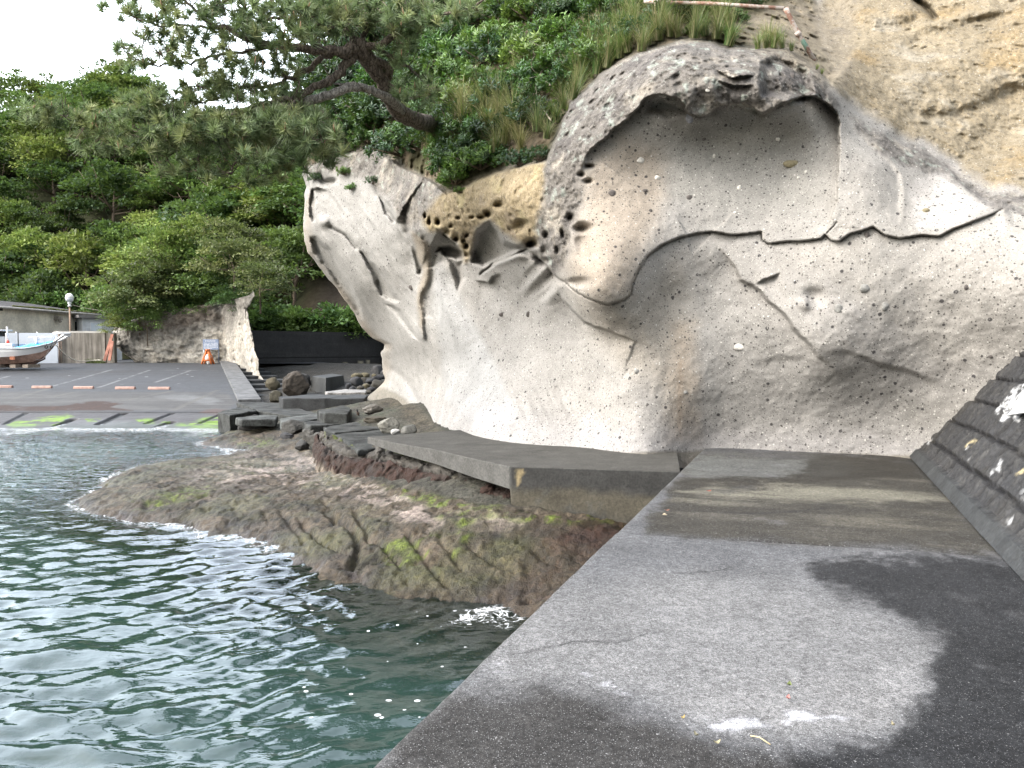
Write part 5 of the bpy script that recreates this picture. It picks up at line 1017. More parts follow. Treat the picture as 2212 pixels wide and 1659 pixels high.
# ---- bird on the path
def bird():
    p = pz(774, 906, .80); sc = p.y / FOC * 17
    spine = [(.42, -.02, .16, .02), (.30, 0, .22, .05), (.16, 0, .32, .15), (.04, 0, .42, .205), (-.05, 0, .56, .20), (-.10, 0, .70, .15), (-.12, 0, .80, .115), (-.15, 0, .89, .13), (-.19, 0, .96, .10), (-.26, 0, .97, .04), (-.36, 0, .95, .012)]
    n = 14; V = []; Cc = []
    for i, (x, y, z, r) in enumerate(spine):
        for k in range(n):
            a = 2 * math.pi * k / n; V.append((x + .25 * r * math.sin(a) * 0, y + r * math.cos(a) * .9, z + r * math.sin(a)))
            belly = -math.sin(a) * .6 - x * 1.2; Cc.append((.06, .042, .034) if (belly > .0 and 2 <= i <= 5) else ((.02, .021, .026) if i < 9 else (.03, .03, .03)))
    F = [(i * n + k, i * n + (k + 1) % n, (i + 1) * n + (k + 1) % n, (i + 1) * n + k) for i in range(len(spine) - 1) for k in range(n)]
    V = np.array(V) * sc; a = R(70); V = np.stack([V[:, 0] * math.cos(a) - V[:, 1] * math.sin(a), V[:, 0] * math.sin(a) + V[:, 1] * math.cos(a), V[:, 2]], -1)
    root = empty('bird', (p.x, p.y - .05, .87)); tag(root, 'small dark bird with a brown breast perched on the path slab', 'bird')
    body = npmesh('body', V, np.array(F), M['boulder'], root, {'col': np.array(Cc)}, local=False)
    for s in (-1, 1):
        m = MB(); m.tube([(.0, s * .05, .25), (.02, s * .05, .12), (-.01, s * .05, 0)], [.018, .014, .012], 5); m.tube([(-.01, s * .05, .006), (-.09, s * .06, .004)], .010, 4)
        m.v = [tuple(Vector(q) * sc + Vector(root.location)) for q in m.v]; m.build('leg', M['darkconc'], root)
bird()

# ---- building behind the harbour wall
def building():
    A, B = atY(0, 664, 56.), atY(207, 680.5, 68.6); A[2] = B[2] = (A[2] + B[2]) / 2; ez = float(A[2]); d = (B - A); d[2] = 0; d = V3(d / np.linalg.norm(d)); nb = Vector((-d.y, d.x, 0))
    if nb.y < 0: nb = -nb
    A, B = V3(A) - d * 14, V3(B); gz = DECKZ - .1; dp = 8.
    root = empty('harbour_building', (A.x, A.y, gz)); tag(root, 'long beige rendered harbour shed with a dark hipped roof', 'building')
    wm = paint('beige_render', (.78, .72, .61), .9, .2, .7, .15)
    b = MB(); b.prism([tuple((A)[:2]), tuple(B[:2]), tuple((B + nb * dp)[:2]), tuple((A + nb * dp)[:2])], gz, ez); b.build('wall', wm, root)
    o_ = .45; e = [A - nb * o_ - d * o_, B - nb * o_ + d * o_, B + nb * (dp + o_) + d * o_, A + nb * (dp + o_) - d * o_]; rz = ez + .86
    r1 = A + nb * dp / 2 + d * 3; r2 = B + nb * dp / 2 - d * 3.2; r1.z = r2.z = rz
    for p in e: p.z = ez + .06
    b = MB(); b.add(e + [r1, r2], [(0, 1, 5, 4), (1, 2, 5), (2, 3, 4, 5), (3, 0, 4), (3, 2, 1, 0)]); rf = b.build('roof', paint('roof_slate', (.045, .042, .045), .9, .25, 1.5), root)
    b = MB(); b.tube([e[0] + Vector((0, 0, -.06)), e[1] + Vector((0, 0, -.06))], .09, 6); b.build('fascia', paint('white_fascia', (.62, .58, .54), .7, .2), root)
    m0 = e[0].lerp(e[1], .56); m1 = e[1].lerp(e[0], .01); g = MB(); rr = random.Random(3); pts = [m0.lerp(m1, i / 40) + nb * (.12 + rr.uniform(0, .12)) + Vector((0, 0, .10)) for i in range(41)]
    g.tube(pts, [.02 + rr.random() * .09 for _ in pts], 5); g.build('moss', paint('roof_moss', (.10, .11, .025), .95, .5, 6.), rf)
    # window and vent on the front wall
    def onwall(x, y):
        dr = V3(ray(x, y)); t = (A - Vector((0, 0, CAMZ))).dot(nb) / dr.dot(nb); return Vector((0, 0, CAMZ)) + dr * t
    w0, w1 = onwall(162.5, 694), onwall(181.5, 714.5); M['dglass'] = paint('dark_glass', (.02, .025, .028), .2, .2, 2., .5); M['wframe'] = paint('white_frame', (.7, .72, .75), .5, .1)
    f = MB(); cw = (w0 + w1) / 2; wl = (w1 - w0); wdt = Vector((wl.x, wl.y, 0)).length; ang = math.atan2(d.y, d.x)
    f.box(cw - nb * .02, (wdt + .1, .06, abs(wl.z) + .1), ang); fr = f.build('window', M['dglass'], root)
    f = MB(); f.box(cw - nb * .07 + d * .1 * wdt, (.12, .05, abs(wl.z)), ang); f.box(cw - nb * .06 + Vector((0, 0, abs(wl.z) / 2)), (wdt + .14, .05, .07), ang); f.build('frame', M['wframe'], fr)
    v = onwall(119, 687); f = MB(); f.box(v - nb * .25, (.42, .5, .30), ang); f.tube([v - nb * .3 + Vector((0, 0, -.1)), v - nb * .45 + Vector((0, 0, -.32))], .12, 8); f.build('vent_hood', paint('vent_metal', (.3, .27, .23), .8, .2), root)
    v = onwall(0, 668); f = MB(); f.box(v - nb * .06, (.3, .1, .2), ang); f.build('bracket', M['darkconc'], root)
building()
def small_shed():
    A, B = V3(atY(178, 700, 64.)), V3(atY(262, 700, 66.)); zt = 2.7 + 65 * 65 / FOC; d = (B - A); d.z = 0; d.normalize(); nb = Vector((-d.y, d.x, 0)); gz = DECKZ - .1
    root = empty('pale_shed', (A.x, A.y, gz)); tag(root, 'small whitish flat-roofed hut beside the beige shed, left of the outcrop', 'hut')
    b = MB(); b.prism([tuple(A[:2]), tuple(B[:2]), tuple((B + nb * 4)[:2]), tuple((A + nb * 4)[:2])], gz, zt); b.build('wall', paint('hut_white', (.52, .54, .56), .8, .12, 1.), root)
    b = MB(); q = [A - nb * .4 - d * .35, B - nb * .4 + d * .3, B + nb * 4.3 + d * .3, A + nb * 4.3 - d * .35]; b.prism([tuple(p[:2]) for p in q], zt + .003, zt + .24); b.build('roof', paint('hut_roof', (.16, .155, .15), .9, .2), root)
    w = (B - A).length; ang = math.atan2(d.y, d.x); b = MB(); c = A + d * w * (.33) - nb * .02; b.box((c.x, c.y, zt - 1.55), (w * .27, .06, 2.3), ang); dr = b.build('door', paint('hut_door', (.6, .66, .72), .5, .06), root)
    f = MB(); f.box((c.x - nb.x * .04, c.y - nb.y * .04, zt - .36), (w * .29, .05, .09), ang)
    for s in (-1, 1): f.box((c.x - nb.x * .04 + d.x * s * w * .137, c.y - nb.y * .04 + d.y * s * w * .137, zt - 1.5), (.08, .05, 2.3), ang)
    f.build('frame', M['wframe'], dr)
    b = MB(); c2 = A + d * w * .12 - nb * .1; b.box((c2.x, c2.y, zt - 1.0), (.3, .18, .3), ang); b.tube([(c2.x, c2.y, zt - 1.15), (c2.x, c2.y, zt - 1.7)], .03, 6); b.build('meter_box', paint('meter_grey', (.5, .52, .55), .6, .1), root)
small_shed()
def boundary():
    Y = 51.6; zt = 2.7 + (753 - 719) * Y / FOC; gz = DECKZ - .15
    a, b_ = py_(124, 719, Y), py_(246, 719, Y + .6); root = empty('concrete_wall', (a.x, a.y, gz)); tag(root, 'board-marked grey concrete wall with a pale coping behind the boat bow', 'wall')
    t = NT('board_marked_concrete'); n = t.noise(3, 5, .6, vec=t.pos((2.2, 2.2, .15))); c = t.mix(t.ramp(n, .35, .65), t.rgb((.17, .155, .135)), t.rgb((.30, .275, .24))); c = t.mul(c, t.ramp(t.noise(1.2, 5), .3, .7, .8, 1.15)); t.bsdf(c, .9, t.bump(n, .3, .02), .2)
    m = MB(); m.prism([(a.x, a.y), (b_.x, b_.y), (b_.x, b_.y + .35), (a.x, a.y + .35)], gz, zt); m.build('wall', t.done(), root)
    m = MB(); m.prism([(a.x - .15, a.y - .06), (b_.x - .6, b_.y - .06), (b_.x - .6, b_.y + .42), (a.x - .15, a.y + .42)], zt + .003, zt + .12); m.build('coping', paint('coping_pale', (.55, .53, .49), .8, .15), root)
    p = py_(225.5, 740, Y - .06); m = MB(); m.box((p.x, p.y, (gz + zt) / 2), (.16, .2, zt - gz - .01)); m.build('pilaster', paint('pilaster_conc', (.26, .24, .21), .9, .2), root)
    m = MB(); p = py_(128, 750, Y - .1); m.tube([(p.x, p.y, gz), (p.x, p.y, zt - .1)], .05, 6); m.tube([(p.x + .15, p.y, gz), (p.x + .15, p.y, zt - .1)], .03, 6); m.build('drain_pipe', paint('pipe_rust', (.22, .17, .14), .8, .2), root)
    # pale blue sheet fence left of it
    a, b_ = py_(-60, 719, Y - 1.2), py_(123.5, 719, Y - .1); root = empty('panel_fence', (a.x, a.y, gz)); tag(root, 'pale blue-grey sheet metal hoarding behind the moored boat', 'hoarding')
    pm = paint('pale_blue_sheet', (.62, .67, .74), .55, .05, .6, .3); n = 4
    for i in range(n):
        p, q = a.lerp(b_, i / n), a.lerp(b_, (i + 1) / n - .002); m = MB(); m.prism([(p.x, p.y), (q.x, q.y), (q.x, q.y + .04), (p.x, p.y + .04)], gz + .05, zt - .02); m.build('panel', pm, root)
    m = MB()
    for i in range(n + 1):
        p = a.lerp(b_, i / n); m.tube([(p.x, p.y + .1, gz), (p.x, p.y + .1, zt + .06)], .05, 6)
    m.tube([(a.x, a.y + .1, zt - .3), (b_.x, b_.y + .1, zt - .3)], .03, 5); m.build('frame', M['wframe'], root)
    rust = paint('red_lead_board', (.33, .15, .11), .8, .35, 3.)
    for (p0, p1, lab, yy) in (((243, 722), (226, 779), 'long rusty red board leaning on the wall end, left of the pair', 51.1), ((243, 737), (236.5, 779), 'shorter rusty red board leaning at the outcrop, right of the pair', 50.9)):
        A, B = py_(*p0, yy + .3), py_(*p1, yy - .2); m = MB(); dirv = (B - A).normalized(); M3 = Matrix((Vector((dirv.z, 0, -dirv.x)).normalized(), Vector((0, 1, 0)), dirv)).transposed(); m.box((A + B) / 2, (.20, .08, (B - A).length), 0, M3); tag(m.build('leaning_board', rust, None, .01), lab, 'board')
    g = MB(); rr = random.Random(5)
    for i in range(160):
        p = py_(rr.uniform(186, 226), 778.5, 50.9 + rr.uniform(-.2, .3)); h = rr.uniform(.12, .42); g.add([(p.x - .02, p.y, DECKZ - .02), (p.x + .02, p.y, DECKZ - .02), (p.x + rr.uniform(-.15, .15), p.y - rr.uniform(0, .15), DECKZ + h)], [(0, 1, 2)])
    tag(g.build('weeds', paint('weed_green', (.075, .10, .03), .8, .4, 5.)), 'low green weeds growing along the foot of the concrete wall', 'weeds', kind='stuff')
boundary()
def lamp():
    Y = 57.; p = py_(152, 716, Y); s = Y / FOC; Z = lambda y: CAMZ + (HOR - y) * s
    root = empty('street_lamp', (p.x, Y, DECKZ - .1)); tag(root, 'slim brown lamp post with a globe lantern before the beige shed', 'street lamp')
    m = MB(); m.tube([(p.x, Y, DECKZ - .1), (p.x, Y, Z(661))], [.085, .06], 8); m.build('pole', paint('lamp_pole', (.27, .19, .14), .7, .2), root)
    m = MB(); m.lathe((p.x, Y, Z(663)), [(.10, 0), (.16, .06), (.10, .10), (.09, .22), (.16, .26), (.13, .32)], 14); m.build('collar', M['wframe'], root)
    t = NT('lamp_glass'); g = t.n('BsdfPrincipled'); t.set(g.inputs['Base Color'], (.55, .6, .65, 1)); t.set(g.inputs['Roughness'], .1); t.set(g.inputs['Specular IOR Level'], .6); t.t.links.new(g.outputs[0], t.out.inputs[0])
    m = MB(); zc = Z(652.5); m.lathe((p.x, Y, zc), [(.05, -.03), (.2, .03), (.27, .14), (.29, .24), (.28, .30)], 18); gl = m.build('globe', t.done(), root)
    m = MB(); m.lathe((p.x, Y, zc + .303), [(.285, 0), (.27, .10), (.22, .22), (.13, .30), (.03, .33)], 18); m.build('cap', paint('lamp_white', (.85, .85, .85), .4, .03), root)
    m = MB(); a = Vector((p.x + .1, Y, Z(658.5))); b = py_(300, 665, 60.); m.tube([a.lerp(b, k / 12) - Vector((0, 0, .35 * math.sin(math.pi * k / 12))) for k in range(13)], .018, 4); tag(m.build('cable', M['pale_twig']), 'thin cable strung from the lamp post into the trees', 'cable')
lamp()
def boat():
    Y = 46.; s = Y / FOC
    def X(px): return (px - CX) * s * 1.0
    def Z(py): return CAMZ + (HOR - py) * s
    root = empty('fishing_boat', (X(20), Y, Z(790))); tag(root, 'small white fishing boat with a rusty bottom hauled out on the slipway top', 'boat')
    xs = [-150, -60, 0, 47, 75, 97, 112, 123.5]; sh = [754, 752.5, 752, 752.5, 752.5, 748, 743, 737.5]; hb = [.95, 1.1, 1.1, 1.05, .92, .62, .32, .05]
    bo = [774, 773, 772, 770, 766, 760.5, 752, 740]; bb = [.85, 1., 1., .88, .62, .30, .10, .03]; ke = [787, 787, 787, 785, 781.5, 771, 755, 741.5]; kb = [.3, .35, .35, .25, .14, .05, .03, .02]
    def ring(zs, b): return [[(X(x), Y - w, Z(z)) for x, z, w in zip(xs, zs, b)], [(X(x), Y + w, Z(z)) for x, z, w in zip(xs, zs, b)]]
    def skin(m, za, ba, zb, bb_, bulge=.0):
        for sd in (0, 1):
            a, c = ring(za, ba)[sd], ring(zb, bb_)[sd]; n = len(a); m.add(a + c, [(i, i + 1, n + i + 1, n + i) for i in range(n - 1)], True)
    white = paint('hull_white', (.78, .78, .79), .45, .05, 1.5); rustm = paint('hull_bottom_red', (.42, .28, .23), .8, .35, 2.); keelm = paint('keel_dark', (.06, .035, .03), .8, .3)
    m = MB(); mid = [(a + b) / 2 - 1.5 for a, b in zip(sh, bo)]; mb_ = [(a + b) / 2 + .04 for a, b in zip(hb, bb)]; skin(m, sh, hb, mid, mb_); skin(m, mid, mb_, bo, bb)
    e = [ring(sh, hb)[k][0] for k in (0, 1)] + [ring(bo, bb)[k][0] for k in (1, 0)]; m.add(e, [(0, 1, 2, 3)]); m.build('hull', white, root)
    m = MB(); skin(m, bo, bb, ke, kb); e = [ring(bo, bb)[k][0] for k in (0, 1)] + [ring(ke, kb)[k][0] for k in (1, 0)]; m.add(e, [(0, 1, 2, 3)]); m.build('bottom', rustm, root)
    m = MB(); n = 6; kx = xs[:6]; m.add([(X(x), Y + sg * .1, Z(z) + .05) for sg in (-1, 1) for x, z in zip(kx, ke)] + [(X(x), Y + sg * .08, Z(min(z + 5, 789.5))) for sg in (-1, 1) for x, z in zip(kx, ke)], [(i, i + 1, 12 + i + 1, 12 + i) for i in range(5)] + [(6 + i, 7 + i, 19 + i, 18 + i) for i in range(5)] + [(5, 11, 23, 17), (12, 13, 19, 18)] + [(12 + i, 13 + i, 19 + i, 18 + i) for i in range(1, 5)]); m.build('keel', keelm, root)
    m = MB(); a, c = ring([z + 2.5 for z in sh], [b * .97 for b in hb]); n = len(a); m.add(a + c, [(i, i + 1, n + i + 1, n + i) for i in range(n - 1)]); m.build('deck', paint('deck_grey', (.45, .5, .55), .7, .1), root)
    m = MB()
    for sd in (0, 1): m.tube(ring(sh, hb)[sd], .045, 6)
    m.build('gunwale', paint('gunwale_grey', (.5, .52, .56), .5, .1), root)
    m = MB(); y0 = Y - .3
    for q in (-.32, .32):
        m.tube([(X(122), Y + q * .5, Z(738)), (X(143), Y + q, Z(726)), (X(147), Y + q, Z(721))], .07, 6)
        m.tube([(X(124), Y + q, Z(720)), (X(147), Y + q, Z(720.5))], .07, 6)
    m.box((X(145), Y, Z(723.5)), (.12, .72, .16)); m.tube([(X(147), Y - .32, Z(721)), (X(147), Y + .32, Z(721))], .06, 6); m.build('bow_platform', white, root)
    m = MB(); m.box((X(-36), Y, (Z(715) + Z(752)) / 2), (80 * s, 1.25, Z(715) - Z(752))); wh = m.build('wheelhouse', white, root, .05)
    m = MB(); m.box((X(-38), Y, Z(713.5)), (100 * s, 1.6, .09)); m.build('roof', white, wh, .03)
    m = MB(); m.box((X(-8), Y - .635, Z(721)), (20 * s, .03, .32)); m.box((X(4.3), Y, Z(721)), (.03, .9, .32)); m.build('window', M['dglass'], wh)
    m = MB(); m.box((X(26), Y - .1, (Z(742) + Z(752.5)) / 2), (38 * s, 1.3, Z(742) - Z(752.5))); m.build('fish_hatch', white, root, .03)
    for (x, y0_, y1, r, nm) in ((26, 706, 742, .055, 'white_pole'), (23, 720, 742, .035, 'white_pole'), (49, 718, 752, .03, 'dark_pole'), (88.5, 728, 749, .085, 'bollard_post')):
        m = MB(); m.tube([(X(x), Y - .35, Z(y1)), (X(x), Y - .35, Z(y0_))], r, 7)
        if nm == 'bollard_post': m.tube([(X(x) - .16, Y - .35, Z(732)), (X(x) + .16, Y - .35, Z(732))], .05, 6)
        m.build('mast' if nm != 'bollard_post' else 'mooring_post', M['darkconc'] if nm == 'dark_pole' else white, root)
    m = MB()
    for q in (-.55, .55):
        m.tube([(X(75), Y + q, Z(729)), (X(107), Y + q * .7, Z(726)), (X(107), Y + q * .7, Z(741))], .018, 5); m.tube([(X(109), Y + q * .6, Z(731)), (X(120), Y + q * .2, Z(726)), (X(122), Y + q * .1, Z(737))], .018, 5)
    m.build('rail', M['wframe'], root)
    m = MB(); m.box((X(51), Y - 1.0, Z(773)), (11 * s, .06, 7 * s)); m.build('patch', paint('rust_patch', (.30, .12, .07), .85, .3), root)
    m = MB(); m.lathe((X(30.5), Y - .5, Z(742)), [(.09, 0), (.07, .14), (.02, .22)], 10); m.build('marker_light', paint('marker_red', (.6, .08, .06), .4, .05), root)
    m = MB(); m.box((X(36), Y - .765, Z(745.6)), (14 * s, .012, 1.6 * s)); m.build('lettering', paint('name_grey', (.3, .3, .33), .6, .6, 60.), root)
    # blue tarpaulin over the fore deck
    nu, nv = 50, 16; u = np.linspace(0, 1, nu); v = np.linspace(-1, 1, nv); U, W = np.meshgrid(u, v, indexing='ij'); px = 51 + U * 73
    half = np.interp(px, xs, hb) * .96; top = np.interp(px, [51, 70, 90, 110, 124], [748, 743, 740, 738.5, 737]); edge = np.interp(px, [51, 62, 75, 97, 112, 124], [751.5, 755.5, 753.5, 747.5, 742.5, 738.5])
    zz = top + (edge - top) * np.abs(W) ** 2.2; nq = fbm(np.stack([px * .12, W * 2, W * 0], -1), 4, 840); P = np.stack([X(px), Y + W * (half + .03), Z(zz) + .07 * nq], -1)
    t = npmesh('tarpaulin', P.reshape(-1, 3), gridfaces(nu, nv), paint('blue_tarp', (.03, .28, .62), .45, .18, 2.)); tag(t, 'bright blue tarpaulin spread over the boat fore deck', 'tarpaulin')
    for k, (x, y) in enumerate(((112, 749.5), (119.5, 749.5))):
        m = MB(); c = Vector((X(x), Y - np.interp(x, xs, hb) - .18, Z(y))); n1, n2 = 16, 7; Vt = [c + Vector(((.075 + .035 * math.cos(b)) * math.cos(a), .035 * math.sin(b), (.075 + .035 * math.cos(b)) * math.sin(a))) for a in [2 * math.pi * i / n1 for i in range(n1)] for b in [2 * math.pi * j / n2 for j in range(n2)]]
        m.add(Vt, [(i * n2 + j, ((i + 1) % n1) * n2 + j, ((i + 1) % n1) * n2 + (j + 1) % n2, i * n2 + (j + 1) % n2) for i in range(n1) for j in range(n2)], True); m.tube([c + Vector((0, 0, .11)), c + Vector((0, .1, .3))], .012, 4); tag(m.build('tyre_fender', M['darkconc']), ['black tyre fender on the bow, left one of the pair', 'black tyre fender on the bow, right one nearest the stem'][k], 'fender')
    m = MB(); a, b = Vector((X(123), Y - .1, Z(744))), py_(200, 778.5, 49.8); m.tube([a.lerp(b, k / 16) - Vector((0, 0, .55 * math.sin(math.pi * k / 16) * (1 - .3 * k / 16))) for k in range(17)] + [b + Vector((.35, .05, .02)), b + Vector((.6, -.05, .02))], .03, 5); tag(m.build('mooring_rope', paint('rope_white', (.62, .58, .5), .9, .1)), 'white mooring rope sagging from the bow to the ground', 'rope')
    m = MB(); a, b = Vector((X(118), Y - .3, Z(746))), Vector((X(100), Y - 1., Z(776))); m.tube([a.lerp(b, k / 10) + Vector((0, 0, -.35 * math.sin(math.pi * k / 10))) for k in range(11)], .012, 4); tag(m.build('mooring_rope', paint('rope_grey', (.35, .35, .36), .9, .1)), 'thin grey line hanging from the bow under the tyres', 'rope')
    for k, x in enumerate((-60, 5, 41, 68)):
        m = MB(); m.box((X(x), Y, Z(790.5)), (.35, 1.2, .2)); tag(m.build('keel_block', paint('keel_wood', (.36, .3, .25), .9, .3), None, .02), 'short timber chock under the boat keel', 'chock', 'chocks under the boat')
boat()
# ---- notice board and barricade
def notice():
    p = V3(atSlip(456, 783)); p.z = DECKZ; Y = p.y + .25; s = Y / FOC; X = lambda x: (x - CX) * s; Z = lambda y: CAMZ + (HOR - y) * s
    root = empty('notice_board', (X(456), Y, DECKZ)); tag(root, 'blue-grey notice board on two posts before the outcrop', 'sign')
    m = MB(); m.box(((X(439.4) + X(473.2)) / 2, Y, (Z(733.2) + Z(755.3)) / 2), (X(473.2) - X(439.4), .06, Z(733.2) - Z(755.3))); bd = m.build('board', paint('sign_blue_grey', (.20, .25, .36), .6, .06), root, .01)
    for x in (442.2, 472.2):
        m = MB(); m.tube([(X(x), Y + .07, DECKZ - .1), (X(x), Y + .07, Z(733.5))], .045, 8); m.build('post', paint('sign_post', (.12, .14, .18), .5, .1, 3., .4), root)
    ink = paint('sign_white', (.8, .83, .86), .6, .02); m = MB(); rr = random.Random(9)
    for i in range(7):        # heading: seven square characters, too small to read in the photograph
        x = 446.3 + i * 3.15; zc = Z(736.6); w_ = 2.5 * s
        st_ = [((0, .42), (.9, .14)), ((0, 0), (.8, .12)), ((0, -.42), (.95, .14)), ((-.3, 0), (.14, .95)), ((.32, 0), (.14, .9))]
        for (dx, dz), (sx, sz) in (rr.sample(st_, 4) if i != 2 else [((-.42, -.1), (.14, .6)), ((0, .1), (.14, 1.0)), ((.42, -.1), (.14, .6)), ((0, -.42), (.95, .14))]):
            m.box((X(x) + dx * w_, Y - .035, zc + dz * w_), (sx * w_, .008, sz * w_))
    for j, y in enumerate((741.2, 744.1, 747, 749.9, 752.9)):
        x = 441.8 + (1.0 if j == 0 else 0); x1 = 471.5 if j < 4 else 459
        while x < x1:
            w_ = rr.uniform(.7, 1.2); m.box((X(x + w_ / 2), Y - .035, Z(y)), (w_ * s * .85, .008, rr.uniform(.7, 1.3) * s)); x += w_ + (.2 if rr.random() < .85 else 1.4)
    m.build('lettering', ink, bd)
    m = MB(); m.box((X(441.5), Y - .06, Z(758.3)), (2.6 * s, .03, 5.5 * s)); m.build('paper_tag', M['wframe'], root)
notice()
def barricade():
    p = V3(atSlip(449, 786.5)); s = p.y / FOC; X = lambda x: (x - CX) * s; Z = lambda y: p.z + (786.5 - y) * s; root = empty('barricade', (p.x, p.y, p.z)); tag(root, 'orange folding barricade standing under the notice board', 'barricade')
    om = paint('barricade_orange', (.55, .16, .05), .5, .2, 4.)
    for q in (-.22, .22):
        for sx in (-1, 1):
            m = MB(); m.tube([(X(449.3 + sx * 1.5), p.y + q * .3, Z(757)), (X(449.3 + sx * 6), p.y + q * .7, Z(772)), (X(449.3 + sx * 10.3), p.y + q, p.z)], [.06, .075, .06], 6); m.build('leg', om, root)
    m = MB(); m.tube([(X(446.5), p.y - .12, Z(756.5)), (X(452.2), p.y - .12, Z(756.5))], .07, 7); m.tube([(X(446.5), p.y + .12, Z(756.5)), (X(452.2), p.y + .12, Z(756.5))], .07, 7); m.box((X(449.3), p.y, Z(758)), (.18, .2, .16)); m.build('hinge_bar', om, root)
    for q in (-.2, .2):
        m = MB(); m.tube([(X(441.5), p.y + q, Z(778)), (X(457.3), p.y + q, Z(778))], .05, 6); m.build('crossbar', om, root)
    V, F = rockverts(41, (.22, .22, .26), 3, 2, .03, .15); o = npmesh('sandbag', V, F, paint('sandbag_white', (.72, .7, .68), .8, .15, 5.)); o.location = (X(449), p.y, p.z + .42); tag(o, 'white bag hanging inside the orange barricade', 'sandbag')
    V, F = rockverts(44, (.13, .16, .2), 3, 3, .03, .2); o = npmesh('sandbag', V, F, bpy.data.materials['sandbag_white']); o.location = (X(451.5), p.y - .05, p.z + .17); tag(o, 'smaller white bag on the ground between the barricade legs', 'sandbag')
barricade()
m_ = paint('wheel_stop_pink', (.36, .24, .205), .75, .25, 3.)
for k, (x0, x1, y, lab) in enumerate(((-6, 31, 837.5, 'pale red wheel stop cut by the left edge of the photo'), (70, 116, 838.5, 'pale red wheel stop, second from the left of the row'), (160, 206, 839.5, 'pale red wheel stop in the middle of the row'), (250, 296, 840.5, 'pale red wheel stop, second from the right of the row'), (321, 371, 841, 'pale red wheel stop, the rightmost and longest of the row'))):
    a, b = V3(atSlip(x0, y)), V3(atSlip(x1 - 4, y)); c = (a + b) / 2; L = (b - a).length; m = MB()
    sec = [(-.09, 0), (.09, 0), (.075, .10), (.04, .125), (-.04, .125), (-.075, .10)]; m.add([(sx * (L / 2 - ex), yy, zz) for sx, ex in ((-1, 0), (1, 0)) for yy, zz in sec], [(i, (i + 1) % 6, 6 + (i + 1) % 6, 6 + i) for i in range(6)] + [(5, 4, 3, 2, 1, 0), (6, 7, 8, 9, 10, 11)])
    o = m.build('wheel_stop', m_, None, .012); o.location = c - Vector((0, 0, .005)); o.rotation_euler = (0, 0, math.atan2(b.y - a.y, b.x - a.x)); tag(o, lab, 'wheel stop', 'wheel stops of the parking bays')
# ---- rusty railing on the crest
def railing():
    t = NT('rusty_paint'); n = t.noise(7, 5, .7); c = t.mix(t.ramp(n, .45, .58), t.rgb((.46, .41, .38)), t.rgb((.27, .16, .125))); c = t.mix(t.ramp(t.noise(3, 3), .62, .7), c, t.rgb((.22, .36, .30))); t.bsdf(c, .8, t.bump(n, .4, .01), .2); rm = t.done()
    e = py_(1693, 18, 12.9); a = py_(1392, 3, 14.3); base = cliffP(1760, 132, -.05); pb = cliffP(1421, 108, -.2); root = empty('pipe_railing', tuple(base)); tag(root, 'rusty pink pipe railing, partly collapsed, on the cliff crest', 'railing')
    m = MB(); mid = a.lerp(e, .5) + Vector((0, 0, .02)); m.tube([a, a.lerp(e, .1), mid, e], .032, 8); m.build('rail', rm, root)
    m = MB(); m.tube([e + Vector((.03, 0, .0)), e + Vector((.07, 0, -.08)), e.lerp(base, .5) + Vector((-.02, 0, .02)), base], [.05, .04, .038, .038], 8); m.tube([e.lerp(base, .46) + Vector((-.02, 0, .02)), e.lerp(base, .54) + Vector((-.02, 0, .02))], .05, 8); m.build('post', rm, root)
    m = MB(); pt = a.lerp(e, .092); m.tube([pt + Vector((0, 0, .07)), pt, Vector((pt.x + .02, pt.y, pb.z))], .034, 8); m.build('post', rm, root)
railing()
# ---- white board lying on the revetment
def rev_board():
    u = Vector((rrv[0] * math.cos(rsl), rrv[1] * math.cos(rsl), math.sin(rsl))); dvv = Vector((rdv[0], rdv[1], 0)); nn = dvv.cross(u); nn = nn if nn.z > 0 else -nn; o0 = Vector((rb0[0], rb0[1], WZ - .03)) + nn * .12
    def hit(x, y):
        d = V3(ray(x, y)); t = (o0 - Vector((0, 0, CAMZ))).dot(nn) / d.dot(nn); return Vector((0, 0, CAMZ)) + d * t
    c = hit(2179, 897); U = (hit(2212, 859) - c); U = U.normalized(); Vv = (hit(2212, 906) - c).normalized(); Vv = (Vv - U * Vv.dot(U)).normalized(); L1, L2 = .62, .95
    def at(a, b, h=0.): return c + U * a + Vv * b + nn * h
    m = MB(); q = [at(0, 0), at(L1, 0), at(L1, L2), at(0, L2)]; m.add(q + [p + nn * .012 for p in q], [(0, 1, 2, 3), (4, 5, 6, 7), (0, 1, 5, 4), (1, 2, 6, 5), (2, 3, 7, 6), (3, 0, 4, 7)])
    root = empty('sign_panel', tuple(c)); tag(root, 'white sign panel fixed on the dark stone revetment at the right edge', 'sign'); bd = m.build('board', paint('panel_white', (.82, .84, .86), .5, .03), root)
    m = MB(); rr = random.Random(4); M3 = Matrix((U, Vv, nn)).transposed()
    for i in range(4):
        b = .10
        while b < .85:
            w_ = rr.uniform(.03, .07); m.box(at(.13 + i * .026, b + w_ / 2, .015), (.013, w_, .004), 0, M3); b += w_ + .015
    m.build('lettering', paint('panel_blue', (.25, .42, .72), .6, .05), bd)['kind'] = 'stuff'
rev_board()
